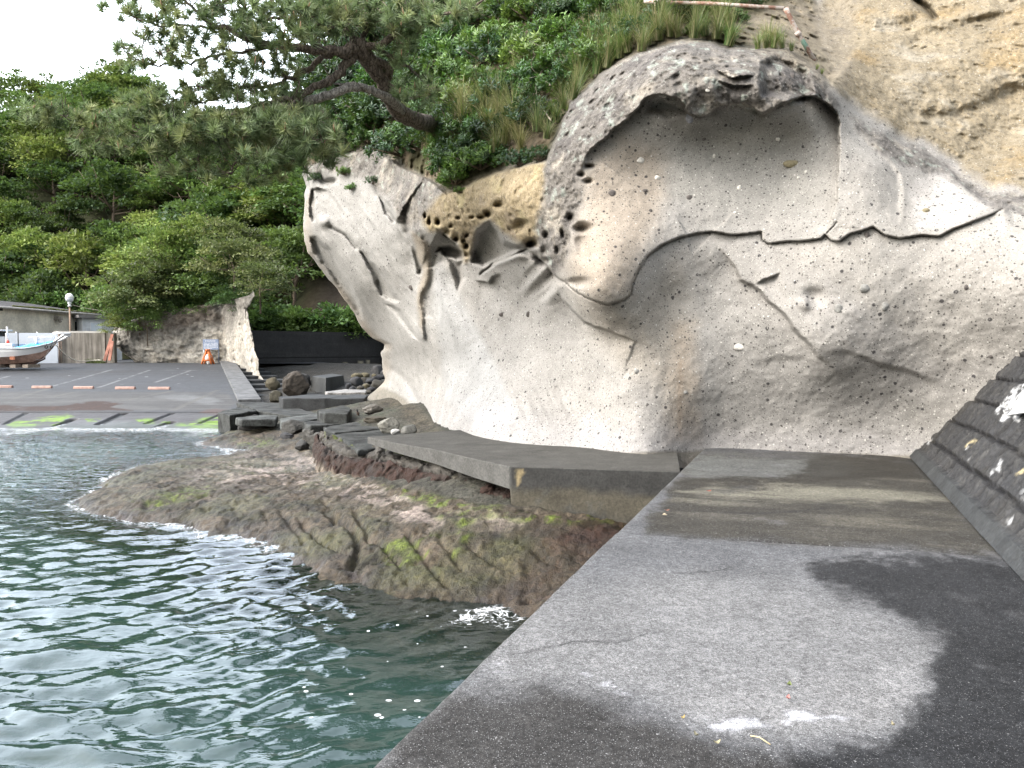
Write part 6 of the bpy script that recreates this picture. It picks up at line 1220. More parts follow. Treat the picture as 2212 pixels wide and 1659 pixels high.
# ---- leaf litter on the walkway
for k, (x, y, L, c, lab) in enumerate(((1702, 1511, .032, (.35, .16, .15), 'pink fallen leaf on the pale dry concrete'), (1475, 1554, .022, (.33, .25, .10), 'yellow fallen leaf near the lower wet edge'), (1504, 1591, .03, (.22, .21, .15), 'pale brown leaf below the yellow one'), (1549, 1608, .03, (.24, .22, .14), 'curled straw-coloured leaf near the bottom of the walkway'), (1929, 1569, .024, (.33, .3, .2), 'cream leaf on the black wet concrete'), (1705, 1482, .035, (.12, .15, .05), 'green leaf blade above the pink leaf'), (1531, 1062, .06, (.22, .06, .04), 'dark red leaf on the beige stained strip'), (1436, 1114, .07, (.4, .34, .24), 'pale leaf scrap by the quay edge'), (1441, 1104, .05, (.2, .09, .06), 'brown leaf scrap by the quay edge'))):
    p = pz(x, y, WZ + .012); a = random.uniform(0, 3); m = MB(); pts = []
    for i in range(6):
        t = i / 5; w_ = L * .32 * math.sin(math.pi * min(t * .92 + .06, 1)); cx_ = (t - .5) * L; z = .004 + .012 * (2 * t - 1) ** 2
        pts += [(cx_, -w_, z + .004), (cx_, 0, z), (cx_, w_, z + .005)]
    m.add(pts, [(i * 3 + j, (i + 1) * 3 + j, (i + 1) * 3 + j + 1, i * 3 + j + 1) for i in range(5) for j in range(2)], True); o = m.build('fallen_leaf', paint('leaf_litter', c, .7, .2, 40.)); o.location = p; o.rotation_euler = (0, 0, a); tag(o, lab, 'leaf')
a, b = pz(1621, 1589, WZ + .014), pz(1664, 1608, WZ + .014); m = MB(); m.tube([a, a.lerp(b, .5) + Vector((0, .01, .006)), b], .003, 5); tag(m.build('twig', paint('straw', (.5, .42, .26), .8, .1)), 'thin straw stalk lying on the wet concrete', 'twig')
# ------------------------------------------------------------------ foliage
def unit(v): return v / (np.linalg.norm(v, axis=-1, keepdims=True) + 1e-9)
def leaves(C, T, N, L, W, fold=.0):
    """diamond leaves: base C, direction T, normal N"""
    S = unit(np.cross(T, N)); L = np.asarray(L)[..., None] * np.ones((len(C), 1)); W = np.asarray(W)[..., None] * np.ones((len(C), 1)); N2 = unit(np.cross(S, T))
    V = np.stack([C, C + T * L * .45 + S * W * .5 + N2 * L * fold, C + T * L, C + T * L * .45 - S * W * .5 + N2 * L * fold], 1).reshape(-1, 3)
    return V, np.arange(len(V)).reshape(-1, 4)
def palette(r, n, cols, jit=.25):
    cols = np.asarray(cols); k = r.integers(0, len(cols), n); return cols[k] * (1 + r.normal(0, jit, (n, 1)).clip(-.5, .8))
def crown(name, seed, rx, rz, npad, nleaf, leaf, cols, mat, padr=.42, flat=.42, zc=0.):
    """tiered crown: many flattish leaf pads over an ellipsoid with holes between"""
    r = np.random.default_rng(seed); C = []; T = []; N = []; K = []
    for i in range(npad):
        d = unit(r.normal(size=3)); d[2] = abs(d[2]) * 1.25 - .55 if r.random() < .85 else d[2]; rad = r.uniform(.62, 1.08) if r.random() < .8 else r.uniform(.2, .6)
        c = d * rad * np.array([rx, rx, rz]); pr = rx * padr * r.uniform(.55, 1.25); k = int(nleaf * r.uniform(.6, 1.4))
        q = unit(r.normal(size=(k, 3))) * (r.random((k, 1)) ** .45); q[:, 2] = np.abs(q[:, 2]) * .9 - .1
        p = c + q * np.array([pr, pr, pr * flat]) + r.normal(0, .05 * pr, (k, 3)); p[:, 2] -= .25 * pr * (q[:, 0] ** 2 + q[:, 1] ** 2)
        out = unit(q * np.array([1, 1, .3]) + d * .5 + r.normal(0, .5, (k, 3))); n_ = unit(np.array([0, 0, 1.]) * 1.1 + q * .6 + r.normal(0, .45, (k, 3)))
        C.append(p); T.append(out); N.append(n_); base = r.normal(1, .18); hue = r.integers(0, len(cols)); kk = np.asarray(cols)[np.where(r.random(k) < .7, hue, r.integers(0, len(cols), k))] * (base * (1 + r.normal(0, .2, (k, 1)))).clip(.35, 2); K.append(kk)
    C, T, N, K = map(np.concatenate, (C, T, N, K)); C[:, 2] += zc; n = len(C); V, F = leaves(C, T, N, leaf * r.uniform(.6, 1.3, n), leaf * r.uniform(.45, .8, n))
    me = npmesh(name, V, F, mat, None, {'col': np.repeat(K, 4, 0)}, smooth=False); return me
def limbs(seed, h, rx, rz, n=7, r0=.16):
    r = random.Random(seed); m = MB(); top = Vector((r.uniform(-.3, .3), r.uniform(-.3, .3), h)); m.tube([(0, 0, -1.2), (0.05, 0, h * .4), top * .98], [r0, r0 * .8, r0 * .45], 6)
    for i in range(n):
        a = r.uniform(0, 6.28); st = Vector((0.05, 0, h * r.uniform(.35, .85))); e = Vector((math.cos(a) * rx * r.uniform(.5, .9), math.sin(a) * rx * r.uniform(.5, .9), h + rz * r.uniform(-.3, .6)))
        m.tube([st, st.lerp(e, .5) + Vector((0, 0, -.15 * rx)), e], [r0 * .5, r0 * .32, r0 * .1], 5)
    return m
G_DARK = [(.066, .115, .036), (.080, .138, .040), (.060, .104, .042)]
G_MID = [(.115, .190, .054), (.135, .215, .058), (.095, .165, .052)]
G_PALE = [(.20, .25, .065), (.23, .27, .075), (.15, .21, .058)]
G_OLIVE = [(.14, .165, .07), (.115, .145, .062), (.18, .20, .08)]
def tree_proto(name, seed, rx, rz, h, npad, nleaf, leaf, cols, label, cat, group, padr=.42, flat=.42, mat='leaf', bark_='twig', n=7):
    root = empty(name, (0, 0, 0)); tag(root, label, cat, group)
    o = crown('crown', seed, rx, rz, npad, nleaf, leaf, cols, M[mat], padr, flat, h); o.parent = root
    limbs(seed, h, rx, rz, n, (.05 if n == 7 else .028) * rx).build('trunk', M[bark_], root); return root

# ---- wooded hill
HY = [(-120, 80), (-45, 74), (-32, 70), (-24, 66), (-17, 60), (-8, 58), (30, 56)]
def hillz(X, Y):
    X = np.asarray(X, float); Y = np.asarray(Y, float); f = np.interp(X, [p[0] for p in HY], [p[1] for p in HY]); d = np.clip(Y - f, 0, None); z0 = np.interp(X, [-30, -20, -10], [DECKZ - .1, 2.6, 3.4])
    return z0 + np.minimum(d * .92, 24 + .30 * d - .0 * X) * 1.0
def hill():
    x = np.linspace(-130, 60, 190); y = np.linspace(55, 170, 150); X, Y = np.meshgrid(x, y); Q = np.stack([X, Y, X * 0], -1); f = np.interp(X, [p[0] for p in HY], [p[1] for p in HY]); Z = hillz(X, Y) + (.9 * fbm(Q * .15, 4, 850) + .25 * fbm(Q * .9, 3, 851)) * sm(Y - f, 0, 8); Z = np.where(Y < f - .3, -1.5, Z)
    g = fbm(Q * .3, 4, 852); col = np.zeros(Q.shape) + C3(.030, .034, .018); col = mixc(col, sm(g, 0, .4) * .6, C3(.045, .035, .022))
    gul = np.exp(-((X + 15.5 - (Y - 58) * .10) / 2.2) ** 2) * sm(78 - Y, 0, 8); col = mixc(col, gul, C3(.040, .033, .027))
    P = np.stack([X, Y, Z], -1); o = npmesh('hill', P.reshape(-1, 3), gridfaces(*X.shape), M['hill'], None, {'col': col.reshape(-1, 3)}); tag(o, 'steep wooded hillside behind the harbour', 'hill', kind='structure')
hill()
protos = []
for i, (cols, lab) in enumerate(((G_DARK, 'dark green broadleaf tree in tiers on the harbour hillside'), (G_MID, 'mid green broadleaf tree with layered boughs on the harbour hillside'), (G_MID, 'mid green broadleaf tree with layered boughs on the harbour hillside'), (G_PALE, 'yellow-green leafy tree on the harbour hillside'), (G_DARK, 'dark green broadleaf tree in tiers on the harbour hillside'))):
    protos.append(tree_proto('broadleaf_tree', 1000 + i, 3.3, 3.0, 3.4, 46, 85, .34, cols, lab, 'tree', 'trees on the harbour hillside', .40, .38))
r_ = np.random.default_rng(12); used = set(); cnt = 0
for row, Y0 in enumerate(np.concatenate([np.arange(60, 84, 4.2), np.arange(84, 116, 5.2)])):
    for X0 in np.arange(-86, 0, 4.7):
        X_, Y_ = X0 + r_.uniform(-1.7, 1.7) + (row % 2) * 2.2, Y0 + r_.uniform(-1.6, 1.6); f = np.interp(X_, [p[0] for p in HY], [p[1] for p in HY])
        if Y_ < f + .8: continue
        if abs(X_ + 15.5 - (Y_ - 58) * .10) < 2.0 and Y_ < 74: continue
        z = float(hillz(X_, Y_)); px_, py__ = proj(np.array([X_, Y_, z + 4])); 
        if not (-110 < px_ < 790): continue
        if px_ > 690 and py__ < 400: continue
        if 330 < px_ < 720 and float(proj(np.array([X_, Y_, z + 7.5]))[1]) < 225: continue
        if cnt >= 175: continue
        high = (z > 26); far_pale = r_.random() < (.5 if high and px_ < 330 else .16)  # extra pale trees high on the left: haze imitated by leaf colour
        k = 3 if far_pale else int(r_.choice([0, 1, 2, 4])); o = protos[k] if k not in used else copy_tree(protos[k]); used.add(k); cnt += 1
        s = r_.uniform(.85, 1.3) * (1.15 if high else 1.0); o.location = (X_, Y_, z - .4); o.scale = (s * r_.uniform(.9, 1.15), s * r_.uniform(.9, 1.15), s * r_.uniform(.85, 1.2)); o.rotation_euler = (0, 0, r_.uniform(0, 6.28))
for k in range(5):
    if k not in used: protos[k].location = (-30 - 4 * k, 96, float(hillz(-30, 96)))
# low bushes on top of the dark wall
bp = tree_proto('bush', 1050, 1.15, .85, .5, 34, 60, .20, G_MID, 'fresh green bush growing above the sea wall near the bare gully', 'bush', 'bushes above the sea wall', .45, .5)
for i, (x, y, Y, s) in enumerate(((690, 712, 58, .9), (742, 690, 58.5, 1.9), (775, 706, 58, 1.5), (640, 700, 58.5, 1.7), (600, 690, 59, 1.9), (570, 705, 58, 1.3), (722, 716, 57.6, .6), (665, 700, 58.5, 1.2), (800, 716, 59, 1.2))):
    o = bp if i == 0 else copy_tree(bp); p = py_(x, y, Y); o.location = (p.x, p.y, p.z - .6 * s); o.scale = (s,) * 3; o.rotation_euler = (0, 0, i * 1.3)

# ---- bushes on the outcrop
ob = [tree_proto('outcrop_bush', 1100 + i, 2.3, 1.9, 1.6, 52, 75, .20, cols, 'x', 'bush', 'bushes crowning the rock outcrop', .36, .5, n=6) for i, cols in enumerate((G_MID, G_OLIVE, G_PALE, G_DARK))]
OB = ((300, 618, 1, .95, 'olive-leaved bush at the upper left rim of the outcrop'), (275, 660, 0, .72, 'small green bush hanging over the left end of the outcrop'), (360, 540, 2, .95, 'yellow-green bush on the upper left of the outcrop'), (345, 600, 1, 1.0, 'olive bush in the left middle of the outcrop'), (430, 520, 2, .95, 'bright yellowish bush at the top of the outcrop'), (440, 590, 0, 1.05, 'full green bush in the centre of the outcrop'), (500, 520, 1, 1.0, 'dusky olive bush at the upper right of the outcrop'),
      (540, 560, 1, .85, 'olive bush leaning out at the right edge of the outcrop'), (505, 610, 3, .95, 'dark green bush above the pale right flank of the outcrop'), (375, 655, 3, .9, 'dark green bush drooping over the middle of the outcrop face'), (318, 690, 0, .62, 'green bush spilling down the left face of the outcrop'), (440, 655, 0, .72, 'low green bush above the notice board'), (525, 648, 3, .55, 'small dark bush near the right shoulder of the outcrop'), (252, 700, 2, .38, 'light green shrub at the left foot of the outcrop by the hut'), (562, 598, 1, .62, 'olive bush clinging to the right tip of the outcrop'), (465, 560, 3, .85, 'dark bush between the two top bushes of the outcrop'))
ou = set()
for x, y, k, s, lab in OB:
    o = ob[k] if k not in ou else copy_tree(ob[k]); ou.add(k); p = py_(x, y, 53.2 + (600 - y) * .012 + (1.2 if 340 < x < 520 else 0)); o.location = (p.x, p.y, p.z - 1.7 * s); s *= 1.22 if y < 640 else 1.0; o.location.z = p.z - 1.7 * s; o.scale = (s * 1.1, s, s * 1.05); o.rotation_euler = (0, 0, x * .7); o['label'] = lab
    if x in (525, 540): o.location.y = 50.5
    if x == 562: q = py_(x, y, 46.5); o.location = (q.x, q.y, q.z - 1.7 * s)

# ---- cliff-top shrubs with leaf rosettes
def shrub(name, seed, rad, nros, per, L, Wd, cols, label, group, droop=.2):
    r = np.random.default_rng(seed); d = unit(r.normal(size=(nros, 3))); d[:, 2] = np.abs(d[:, 2]) * .9 - .15; base = d * rad * (r.uniform(.45, 1.08, (nros, 1))) * np.array([1, 1, .85])
    ax = unit(d * .8 + np.array([0, 0, .9]) + r.normal(0, .3, (nros, 3))); C = []; T = []; N = []; K = []
    for b, a in zip(base, ax):
        u = unit(np.cross(a, r.normal(size=3))); w = np.cross(a, u); ph = np.arange(per) * 2.4 + r.random() * 6; el = r.uniform(.15, .9, per); rdl = np.cos(ph)[:, None] * u + np.sin(ph)[:, None] * w
        t = unit(rdl * np.cos(el)[:, None] + a * np.sin(el)[:, None] - np.array([0, 0, droop]) * r.random((per, 1))); C.append(b - a * L * r.uniform(0, 1.4, (per, 1))); T.append(t); N.append(unit(a + r.normal(0, .25, (per, 3))))
        kk = np.asarray(cols)[r.integers(0, len(cols))] * r.normal(1, .22); K.append(np.clip(kk * (1 + r.normal(0, .18, (per, 1))) * (1 + .35 * el[:, None]), .004, .5))
    C, T, N, K = map(np.concatenate, (C, T, N, K)); n = len(C); V, F = leaves(C, T, N, L * r.uniform(.65, 1.2, n), Wd * r.uniform(.7, 1.2, n), -.06)
    root = empty(name); tag(root, label, 'shrub', group); o = npmesh('foliage', V, F, M['gloss_leaf'], root, {'col': np.repeat(K, 4, 0)}, smooth=False)
    m = MB(); rr = random.Random(seed)
    for k in rr.sample(range(nros), min(16, nros)): b = Vector(base[k].tolist()); m.tube([(0, 0, -.3 * rad), b * .5 + Vector((0, 0, -.08)), b], [.016, .010, .005], 4)
    m.build('stems', M['twig'], root); return root
S_A = [(.045, .105, .024), (.058, .13, .028), (.034, .082, .024)]; S_B = [(.10, .18, .035), (.085, .155, .032), (.12, .19, .04)]; S_C = [(.026, .062, .022), (.034, .076, .026)]
sp_ = [shrub('cliff_shrub', 1200, .55, 110, 15, .10, .034, S_A, 'glossy green shrub on the cliff top between the pine and the grass', 'shrubs on the cliff top'),
       shrub('cliff_shrub', 1201, .55, 110, 15, .11, .036, S_B, 'fresh light green shrub on the cliff top among darker ones', 'shrubs on the cliff top'),
       shrub('cliff_shrub', 1202, .60, 120, 16, .085, .032, S_C, 'deep dark green shrub in the shade of the cliff-top pine', 'shrubs on the cliff top')]
r_ = np.random.default_rng(31); su = set(); n = 0
def put_shrub(k, x, y, s, out, label=None):
    o = sp_[k] if k not in su else copy_tree(sp_[k]); su.add(k); p = cliffP(x, y, out); o.location = p; sc = p.y / 15. * s; o.scale = (sc,) * 3; o.rotation_euler = (r_.uniform(-.25, .25), r_.uniform(-.25, .25), r_.uniform(0, 6.28))
    if label: o['label'] = label
    return o
cr_x = [p[0] for p in CREST]; cr_y = [p[1] for p in CREST]
for gy in np.arange(-50, 380, 44):
    for gx in np.arange(690, 1640, 52):
        x, y = gx + r_.uniform(-20, 20), gy + r_.uniform(-18, 18); top = np.interp(x, cr_x, cr_y)
        if y > top - 34 or x > 1560 and y > -20: continue
        if x > 1170 and y > 150 + (1290 - x) * .5: continue         # bare soil shoulder
        if 1000 < x < 1150 and 170 < y < 330 and r_.random() < .6: continue
        if x > 1330 and y > 20 and r_.random() < .7: continue
        k = 2 if (x < 900 and r_.random() < .6) or r_.random() < .25 else (1 if (950 < x < 1330 and r_.random() < .38) else 0)
        put_shrub(k, x, y, r_.uniform(.8, 1.25), .25); n += 1
for x, y, k, s, lab in ((1010, 345, 1, .95, 'light green shrub hanging over the brown crust in the middle'), (985, 385, 1, .75, 'lowest light green shrub drooping on the brown crust'), (1060, 335, 0, .85, 'green shrub on the crest right of the hanging one'), (1120, 345, 2, .65, 'low dark shrub on the rock shoulder left of the arch'), (1165, 338, 2, .55, 'small dark creeping shrub against the arch crust'), (955, 330, 0, .8, 'green shrub below the pine trunk base'), (900, 310, 2, .8, 'dark shrub right below the leaning pine trunk'), (860, 300, 2, .85, 'dark shrub left below the leaning pine trunk'), (800, 300, 0, .9, 'green shrub on the crest above the left white face'), (750, 315, 2, .8, 'dark shrub near the left corner of the crest'), (705, 335, 2, .7, 'dark shrub on the extreme left corner of the crest'), (770, 270, 0, 1.0, 'green shrub behind the dead grey limb'), (1190, 235, 1, .45, 'small bright shrub below the bare twisted twigs'), (1260, 150, 0, .5, 'small shrub at the upper end of the bare soil'), (1330, 115, 0, .45, 'small shrub where the grass meets the arch crust'),
                         (745, 372, 1, .34, 'little leafy creeper on the upper left rock face'), (760, 405, 1, .26, 'tiny creeper hanging low on the upper left rock face'), (805, 392, 2, .30, 'little dark tuft growing from the left rock crest'), (682, 384, 2, .3, 'little dark plant in the corner of the left rock'), (994, 412, 1, .26, 'trailing sprig below the lowest light green shrub')):
    put_shrub(k, x, y, s, .22 if s > .5 else .06, lab)
# a few shrubs behind the pine, on the far shoulder
for x, y, s, k in ((1290, 120, .5, 0), (1320, 60, .8, 2), (1350, 20, .9, 0), (1345, 85, .5, 1), (1390, 60, .6, 0), (1430, 20, .8, 2), (1440, 70, .42, 1), (1480, 30, .7, 0), (1500, 66, .4, 1), (1530, 20, .7, 0), (1560, 70, .36, 1), (1255, 110, .8, 2), (1235, 160, .7, 0), (1215, 195, .5, 1), (1400, 0, .9, 2), (1550, -10, .9, 2), (1590, 40, .5, 0), (1620, 10, .6, 2)):
    put_shrub(k, x, y, s, .12)
for x, y, s in ((700, 280, 1.3), (690, 230, 1.3), (740, 230, 1.2), (800, 240, 1.1), (760, 170, 1.3), (820, 180, 1.1), (860, 130, 1.2), (880, 190, 1.1), (930, 160, 1.0), (720, 150, 1.3), (780, 90, 1.3), (850, 60, 1.3)):
    put_shrub(2 if s > 1.15 else 0, x, y, s, .5)

# ---- grass tussocks
def tuft(name, seed, nb, L, spread, cols, label, group, w=.012):
    r = np.random.default_rng(seed); V = []; F = []; K = []
    for i in range(nb):
        a = r.uniform(0, 6.28); lean = r.uniform(.15, 1.25) * spread; ln = L * r.uniform(.5, 1.15); d = np.array([math.cos(a), math.sin(a), 0]); s = np.array([-d[1], d[0], 0]); b = d * r.uniform(0, .10); seg = 5; c = np.asarray(cols)[r.integers(0, len(cols))] * r.normal(1, .2)
        for k in range(seg + 1):
            t = k / seg; p = b + d * lean * ln * t ** 2 + np.array([0, 0, ln * (t - .42 * lean * t ** 2.5)]); ww = w * (1 - t * .92) * .5; V += [p - s * ww, p + s * ww]; K += [c * (.75 + .4 * t)] * 2
        o = len(V) - 2 * (seg + 1); F += [(o + 2 * k, o + 2 * k + 1, o + 2 * k + 3, o + 2 * k + 2) for k in range(seg)]
    o = npmesh(name, np.array(V), np.array(F), M['grass'], None, {'col': np.clip(np.array(K), .004, .8)}); tag(o, label, 'grass', group); return o
TG = [(.12, .19, .045), (.15, .22, .06), (.09, .155, .04), (.30, .28, .14)]; TD = [(.40, .36, .17), (.32, .30, .13), (.46, .42, .24), (.15, .18, .05)]; TM = [(.21, .22, .09), (.36, .33, .18), (.12, .18, .05)]
tp = [tuft('grass_tussock', 1300, 130, .62, .8, TG, 'green grass tussock on the cliff crest near the railing', 'grass on the cliff top'), tuft('grass_tussock', 1301, 120, .75, .75, TD, 'dry straw-coloured grass tussock among the cliff-top shrubs', 'dry grass on the cliff top'), tuft('grass_tussock', 1302, 130, .7, .8, TM, 'mixed green and dry grass tussock on the cliff crest', 'grass on the cliff top')]
tu = set()
def put_tuft(k, x, y, s, out=.08, label=None):
    o = tp[k] if k not in tu else tp[k].copy()
    if k in tu: COL.objects.link(o)
    tu.add(k); p = cliffP(x, y, out); o.location = p; sc = p.y / 14. * s; o.scale = (sc,) * 3; o.rotation_euler = (.25 + r_.uniform(-.15, .15), r_.uniform(-.2, .2), r_.uniform(-.5, .5))
    if label: o['label'] = label
    return o
for x in np.arange(1210, 1590, 24):
    top = np.interp(x, cr_x, cr_y)
    for q in range(3):
        y = top - 14 - q * 30 + r_.uniform(-8, 8)
        if y > -60: put_tuft([0, 2, 0, 2, 1][int(r_.integers(0, 4))] if x > 1280 else [0, 0, 2][int(r_.integers(0, 3))], x + r_.uniform(-9, 9), y, r_.uniform(.7, 1.1))
for x, y in ((1025, 260), (1050, 250), (1075, 265), (1100, 280), (1060, 290), (1090, 310), (1115, 300), (1040, 285), (1000, 280), (1110, 255), (1080, 235), (1125, 325), (1070, 330), (1000, 245), (1160, 285)):
    put_tuft(1 if r_.random() < .6 else 2, x, y, r_.uniform(.85, 1.15), .35)
for x, y in ((1108, 172), (1120, 180), (1180, 300), (980, 320), (930, 330)): put_tuft(2, x, y, .7, .3)
tufts_iso = []
for x, y, s, k in ((1638, 106, .62, 0), (1655, 104, .7, 2), (1672, 104, .72, 0), (1690, 104, .6, 2), (1664, 100, .8, 1), (1710, 110, .4, 0)): o_ = put_tuft(k, x, y, s, .05, 'grass tussock in the isolated row below the railing elbow'); tufts_iso.append(o_)
for o_ in tufts_iso: o_['group'] = 'grass below the railing elbow'
for x, y, s in ((1775, 160, .22), (1765, 150, .22), (1250, 190, .3), (1225, 240, .3), (1280, 170, .3), (1205, 265, .3)): put_tuft(0, x, y, s, .04, 'tiny grass sprout on the bare soil of the cliff')
# ---- bare twisted twigs
def bare(label, pts, seed, r0=.014):
    rr = random.Random(seed); m = MB(); base = cliffP(*pts[0], .35); P0 = [cliffP(x, y, .45) for x, y in pts]; m.tube(P0, [r0 * (1 - .6 * i / len(P0)) for i in range(len(P0))], 5)
    for p in P0[1:]:
        for q in range(3):
            d = Vector((rr.uniform(-1, 1), rr.uniform(-.6, .3), rr.uniform(-.2, 1))).normalized(); a = p; path = [a]
            for s in range(4): d = (d + Vector((rr.uniform(-.6, .6), rr.uniform(-.4, .4), rr.uniform(-.5, .6)))).normalized(); a = a + d * rr.uniform(.06, .14); path.append(a)
            m.tube(path, [r0 * .5, r0 * .4, r0 * .3, r0 * .22, r0 * .12], 4)
    tag(m.build('bare_shrub', M['pale_twig']), label, 'bare shrub')
bare('pale leafless twisted twigs beside the bare soil, upper one', [(1190, 185), (1165, 165), (1180, 130), (1172, 110)], 3)
bare('pale leafless twisted twigs beside the bare soil, lower one', [(1190, 260), (1165, 225), (1130, 215), (1105, 222)], 4)
bare('thin bare branches under the pine trunk, right of it', [(985, 300), (960, 280), (990, 250), (1010, 240)], 5, .010)

# ------------------------------------------------------------------ the pine
def pine():
    base = cliffP(955, 272, -.3); root = empty('pine_tree', tuple(base)); tag(root, 'leaning black pine on the cliff top with long boughs over the water', 'pine tree')
    def P(x, y, Y): return py_(x, y, Y)
    rr = random.Random(21); r = np.random.default_rng(22)
    def smooth(pts, k=5):
        out = []; n = len(pts)
        for i in range(n - 1):
            p0, p1, p2, p3 = pts[max(i - 1, 0)], pts[i], pts[i + 1], pts[min(i + 2, n - 1)]
            for j in range(k):
                t = j / k; out.append(.5 * ((2 * p1) + (p2 - p0) * t + (2 * p0 - 5 * p1 + 4 * p2 - p3) * t * t + (3 * p1 - p0 - 3 * p2 + p3) * t ** 3))
        return out + [pts[-1]]
    def bough(pts, wpx, m, n=9, wob=.012):
        q = smooth([P(*p) for p in pts]); w = .84 * np.interp(np.linspace(0, 1, len(q)), np.linspace(0, 1, len(wpx)), wpx); q = [a + Vector((rr.gauss(0, wob), rr.gauss(0, wob), rr.gauss(0, wob))) for a in q]
        m.tube(q, [max(.006, .5 * wi * a.y / FOC) for wi, a in zip(w, q)], n); return q
    tr = MB(); tb = base.y; q0 = bough([(975, 282, tb + .3), (950, 272, tb - .1), (905, 262, 15.6), (868, 246, 15.0), (845, 215, 14.6), (825, 175, 14.3), (800, 140, 14.1), (778, 105, 13.9), (765, 85, 13.9)], [50, 44, 40, 42, 40, 36, 40, 46, 26], tr, 12, .01)
    tr.build('trunk', M['bark'], root)
    skel = []
    B = [  # boughs: points (x, y, depth), width px
     ([(778, 105, 13.9), (740, 112, 13.6), (690, 108, 13.3), (620, 102, 13.0), (540, 85, 12.8), (480, 62, 12.7), (430, 30, 12.6), (395, -5, 12.6), (370, -40, 12.6)], [30, 26, 22, 20, 16, 12, 9, 6, 4]),
     ([(480, 62, 12.7), (420, 58, 12.6), (350, 55, 12.5), (290, 35, 12.4)], [9, 7, 5, 3]), ([(620, 102, 13.0), (540, 110, 12.8), (470, 118, 12.7), (400, 138, 12.6), (330, 138, 12.5), (280, 125, 12.5)], [10, 8, 7, 6, 4, 3]),
     ([(400, 138, 12.6), (340, 120, 12.5), (290, 100, 12.5)], [4, 3, 2]), ([(700, 108, 13.3), (655, 78, 13.2), (610, 35, 13.1), (575, -10, 13), (550, -40, 13)], [16, 14, 11, 8, 6]), ([(610, 35, 13.1), (560, 40, 13), (500, 20, 12.9), (450, -20, 12.9)], [8, 6, 4, 3]),
     ([(775, 110, 13.9), (735, 155, 13.7), (700, 180, 13.5), (650, 205, 13.2), (590, 220, 12.9), (520, 240, 12.7), (450, 262, 12.6), (380, 275, 12.6), (300, 280, 12.8)], [26, 22, 19, 16, 13, 10, 8, 6, 3]),
     ([(750, 108, 13.8), (700, 120, 13.7), (665, 150, 13.6), (610, 175, 13.4), (550, 190, 13.3), (480, 195, 13.2), (420, 185, 13.1)], [18, 16, 14, 11, 8, 6, 3]), ([(520, 190, 13.3), (450, 215, 13.2), (380, 225, 13.2), (310, 215, 13.2)], [6, 5, 4, 2]),
     ([(650, 205, 13.2), (600, 260, 12.9), (540, 290, 12.8), (470, 305, 12.8), (400, 312, 13), (330, 300, 13.1), (230, 280, 13.4), (140, 250, 13.7), (80, 230, 14)], [16, 15, 12, 10, 8, 6, 4, 3, 2]), ([(400, 312, 13), (360, 345, 13), (345, 385, 13)], [6, 5, 3]), ([(430, 310, 13), (430, 345, 13), (425, 380, 13)], [5, 4, 2]),
     ([(600, 300, 12.6), (555, 318, 12.6), (520, 322, 12.6), (508, 350, 12.6), (500, 375, 12.6)], [8, 8, 7, 6, 3]), ([(640, 215, 13), (620, 250, 12.7), (640, 280, 12.5), (690, 300, 12.4)], [8, 6, 5, 3]), ([(700, 240, 13.3), (690, 290, 13.2), (720, 330, 13.2)], [5, 4, 2]), ([(660, 330, 13.6), (620, 360, 13.6), (560, 385, 13.6), (500, 400, 13.7)], [5, 4, 3, 2]),
     ([(785, 100, 13.9), (830, 95, 13.7), (868, 60, 13.5), (900, 45, 13.4), (950, 38, 13.3), (1010, 20, 13.3), (1060, -10, 13.3)], [22, 18, 14, 12, 9, 7, 4]), ([(800, 100, 13.9), (850, 128, 14), (900, 160, 14.1), (930, 200, 14.2)], [14, 9, 6, 3]), ([(765, 85, 13.9), (740, 40, 13.8), (720, -20, 13.7)], [18, 12, 8]), ([(780, 90, 13.9), (800, 40, 13.8), (830, -20, 13.7)], [14, 10, 7]), ([(870, 60, 13.5), (880, 20, 13.5), (900, -30, 13.5)], [9, 6, 4]), ([(720, 60, 13.6), (670, 40, 13.5), (640, 0, 13.4)], [10, 7, 5]), ([(800, 125, 14), (840, 150, 14.2), (838, 175, 14.4)], [26, 22, 12])]
    for pts, wd in B:
        m = MB(); q = bough(pts, wd, m, 8, .02); skel += q
        # knotty side shoots
        for a in q[2::3]:
            for s in range(2):
                d = Vector((rr.uniform(-1, .6), rr.uniform(-.7, .7), rr.uniform(-.3, 1))).normalized(); m.tube([a, a + d * .18, a + d * .3 + Vector((0, 0, .1))], [.010, .007, .004], 4)
        m.build('bough', M['bark'], root)
    m = MB(); bough([(868, 243, 14.9), (850, 220, 14.5), (825, 205, 14.2), (790, 192, 14), (760, 188, 13.8), (720, 202, 13.6), (680, 214, 13.5), (645, 218, 13.4), (614, 214, 13.3)], [26, 24, 22, 20, 21, 22, 22, 22, 20], m, 10, .008); bough([(790, 192, 13.9), (765, 180, 13.8), (735, 182, 13.7), (712, 180, 13.7)], [9, 8, 7, 3], m, 6, .006); m.build('dead_limb', M['dead'], root)
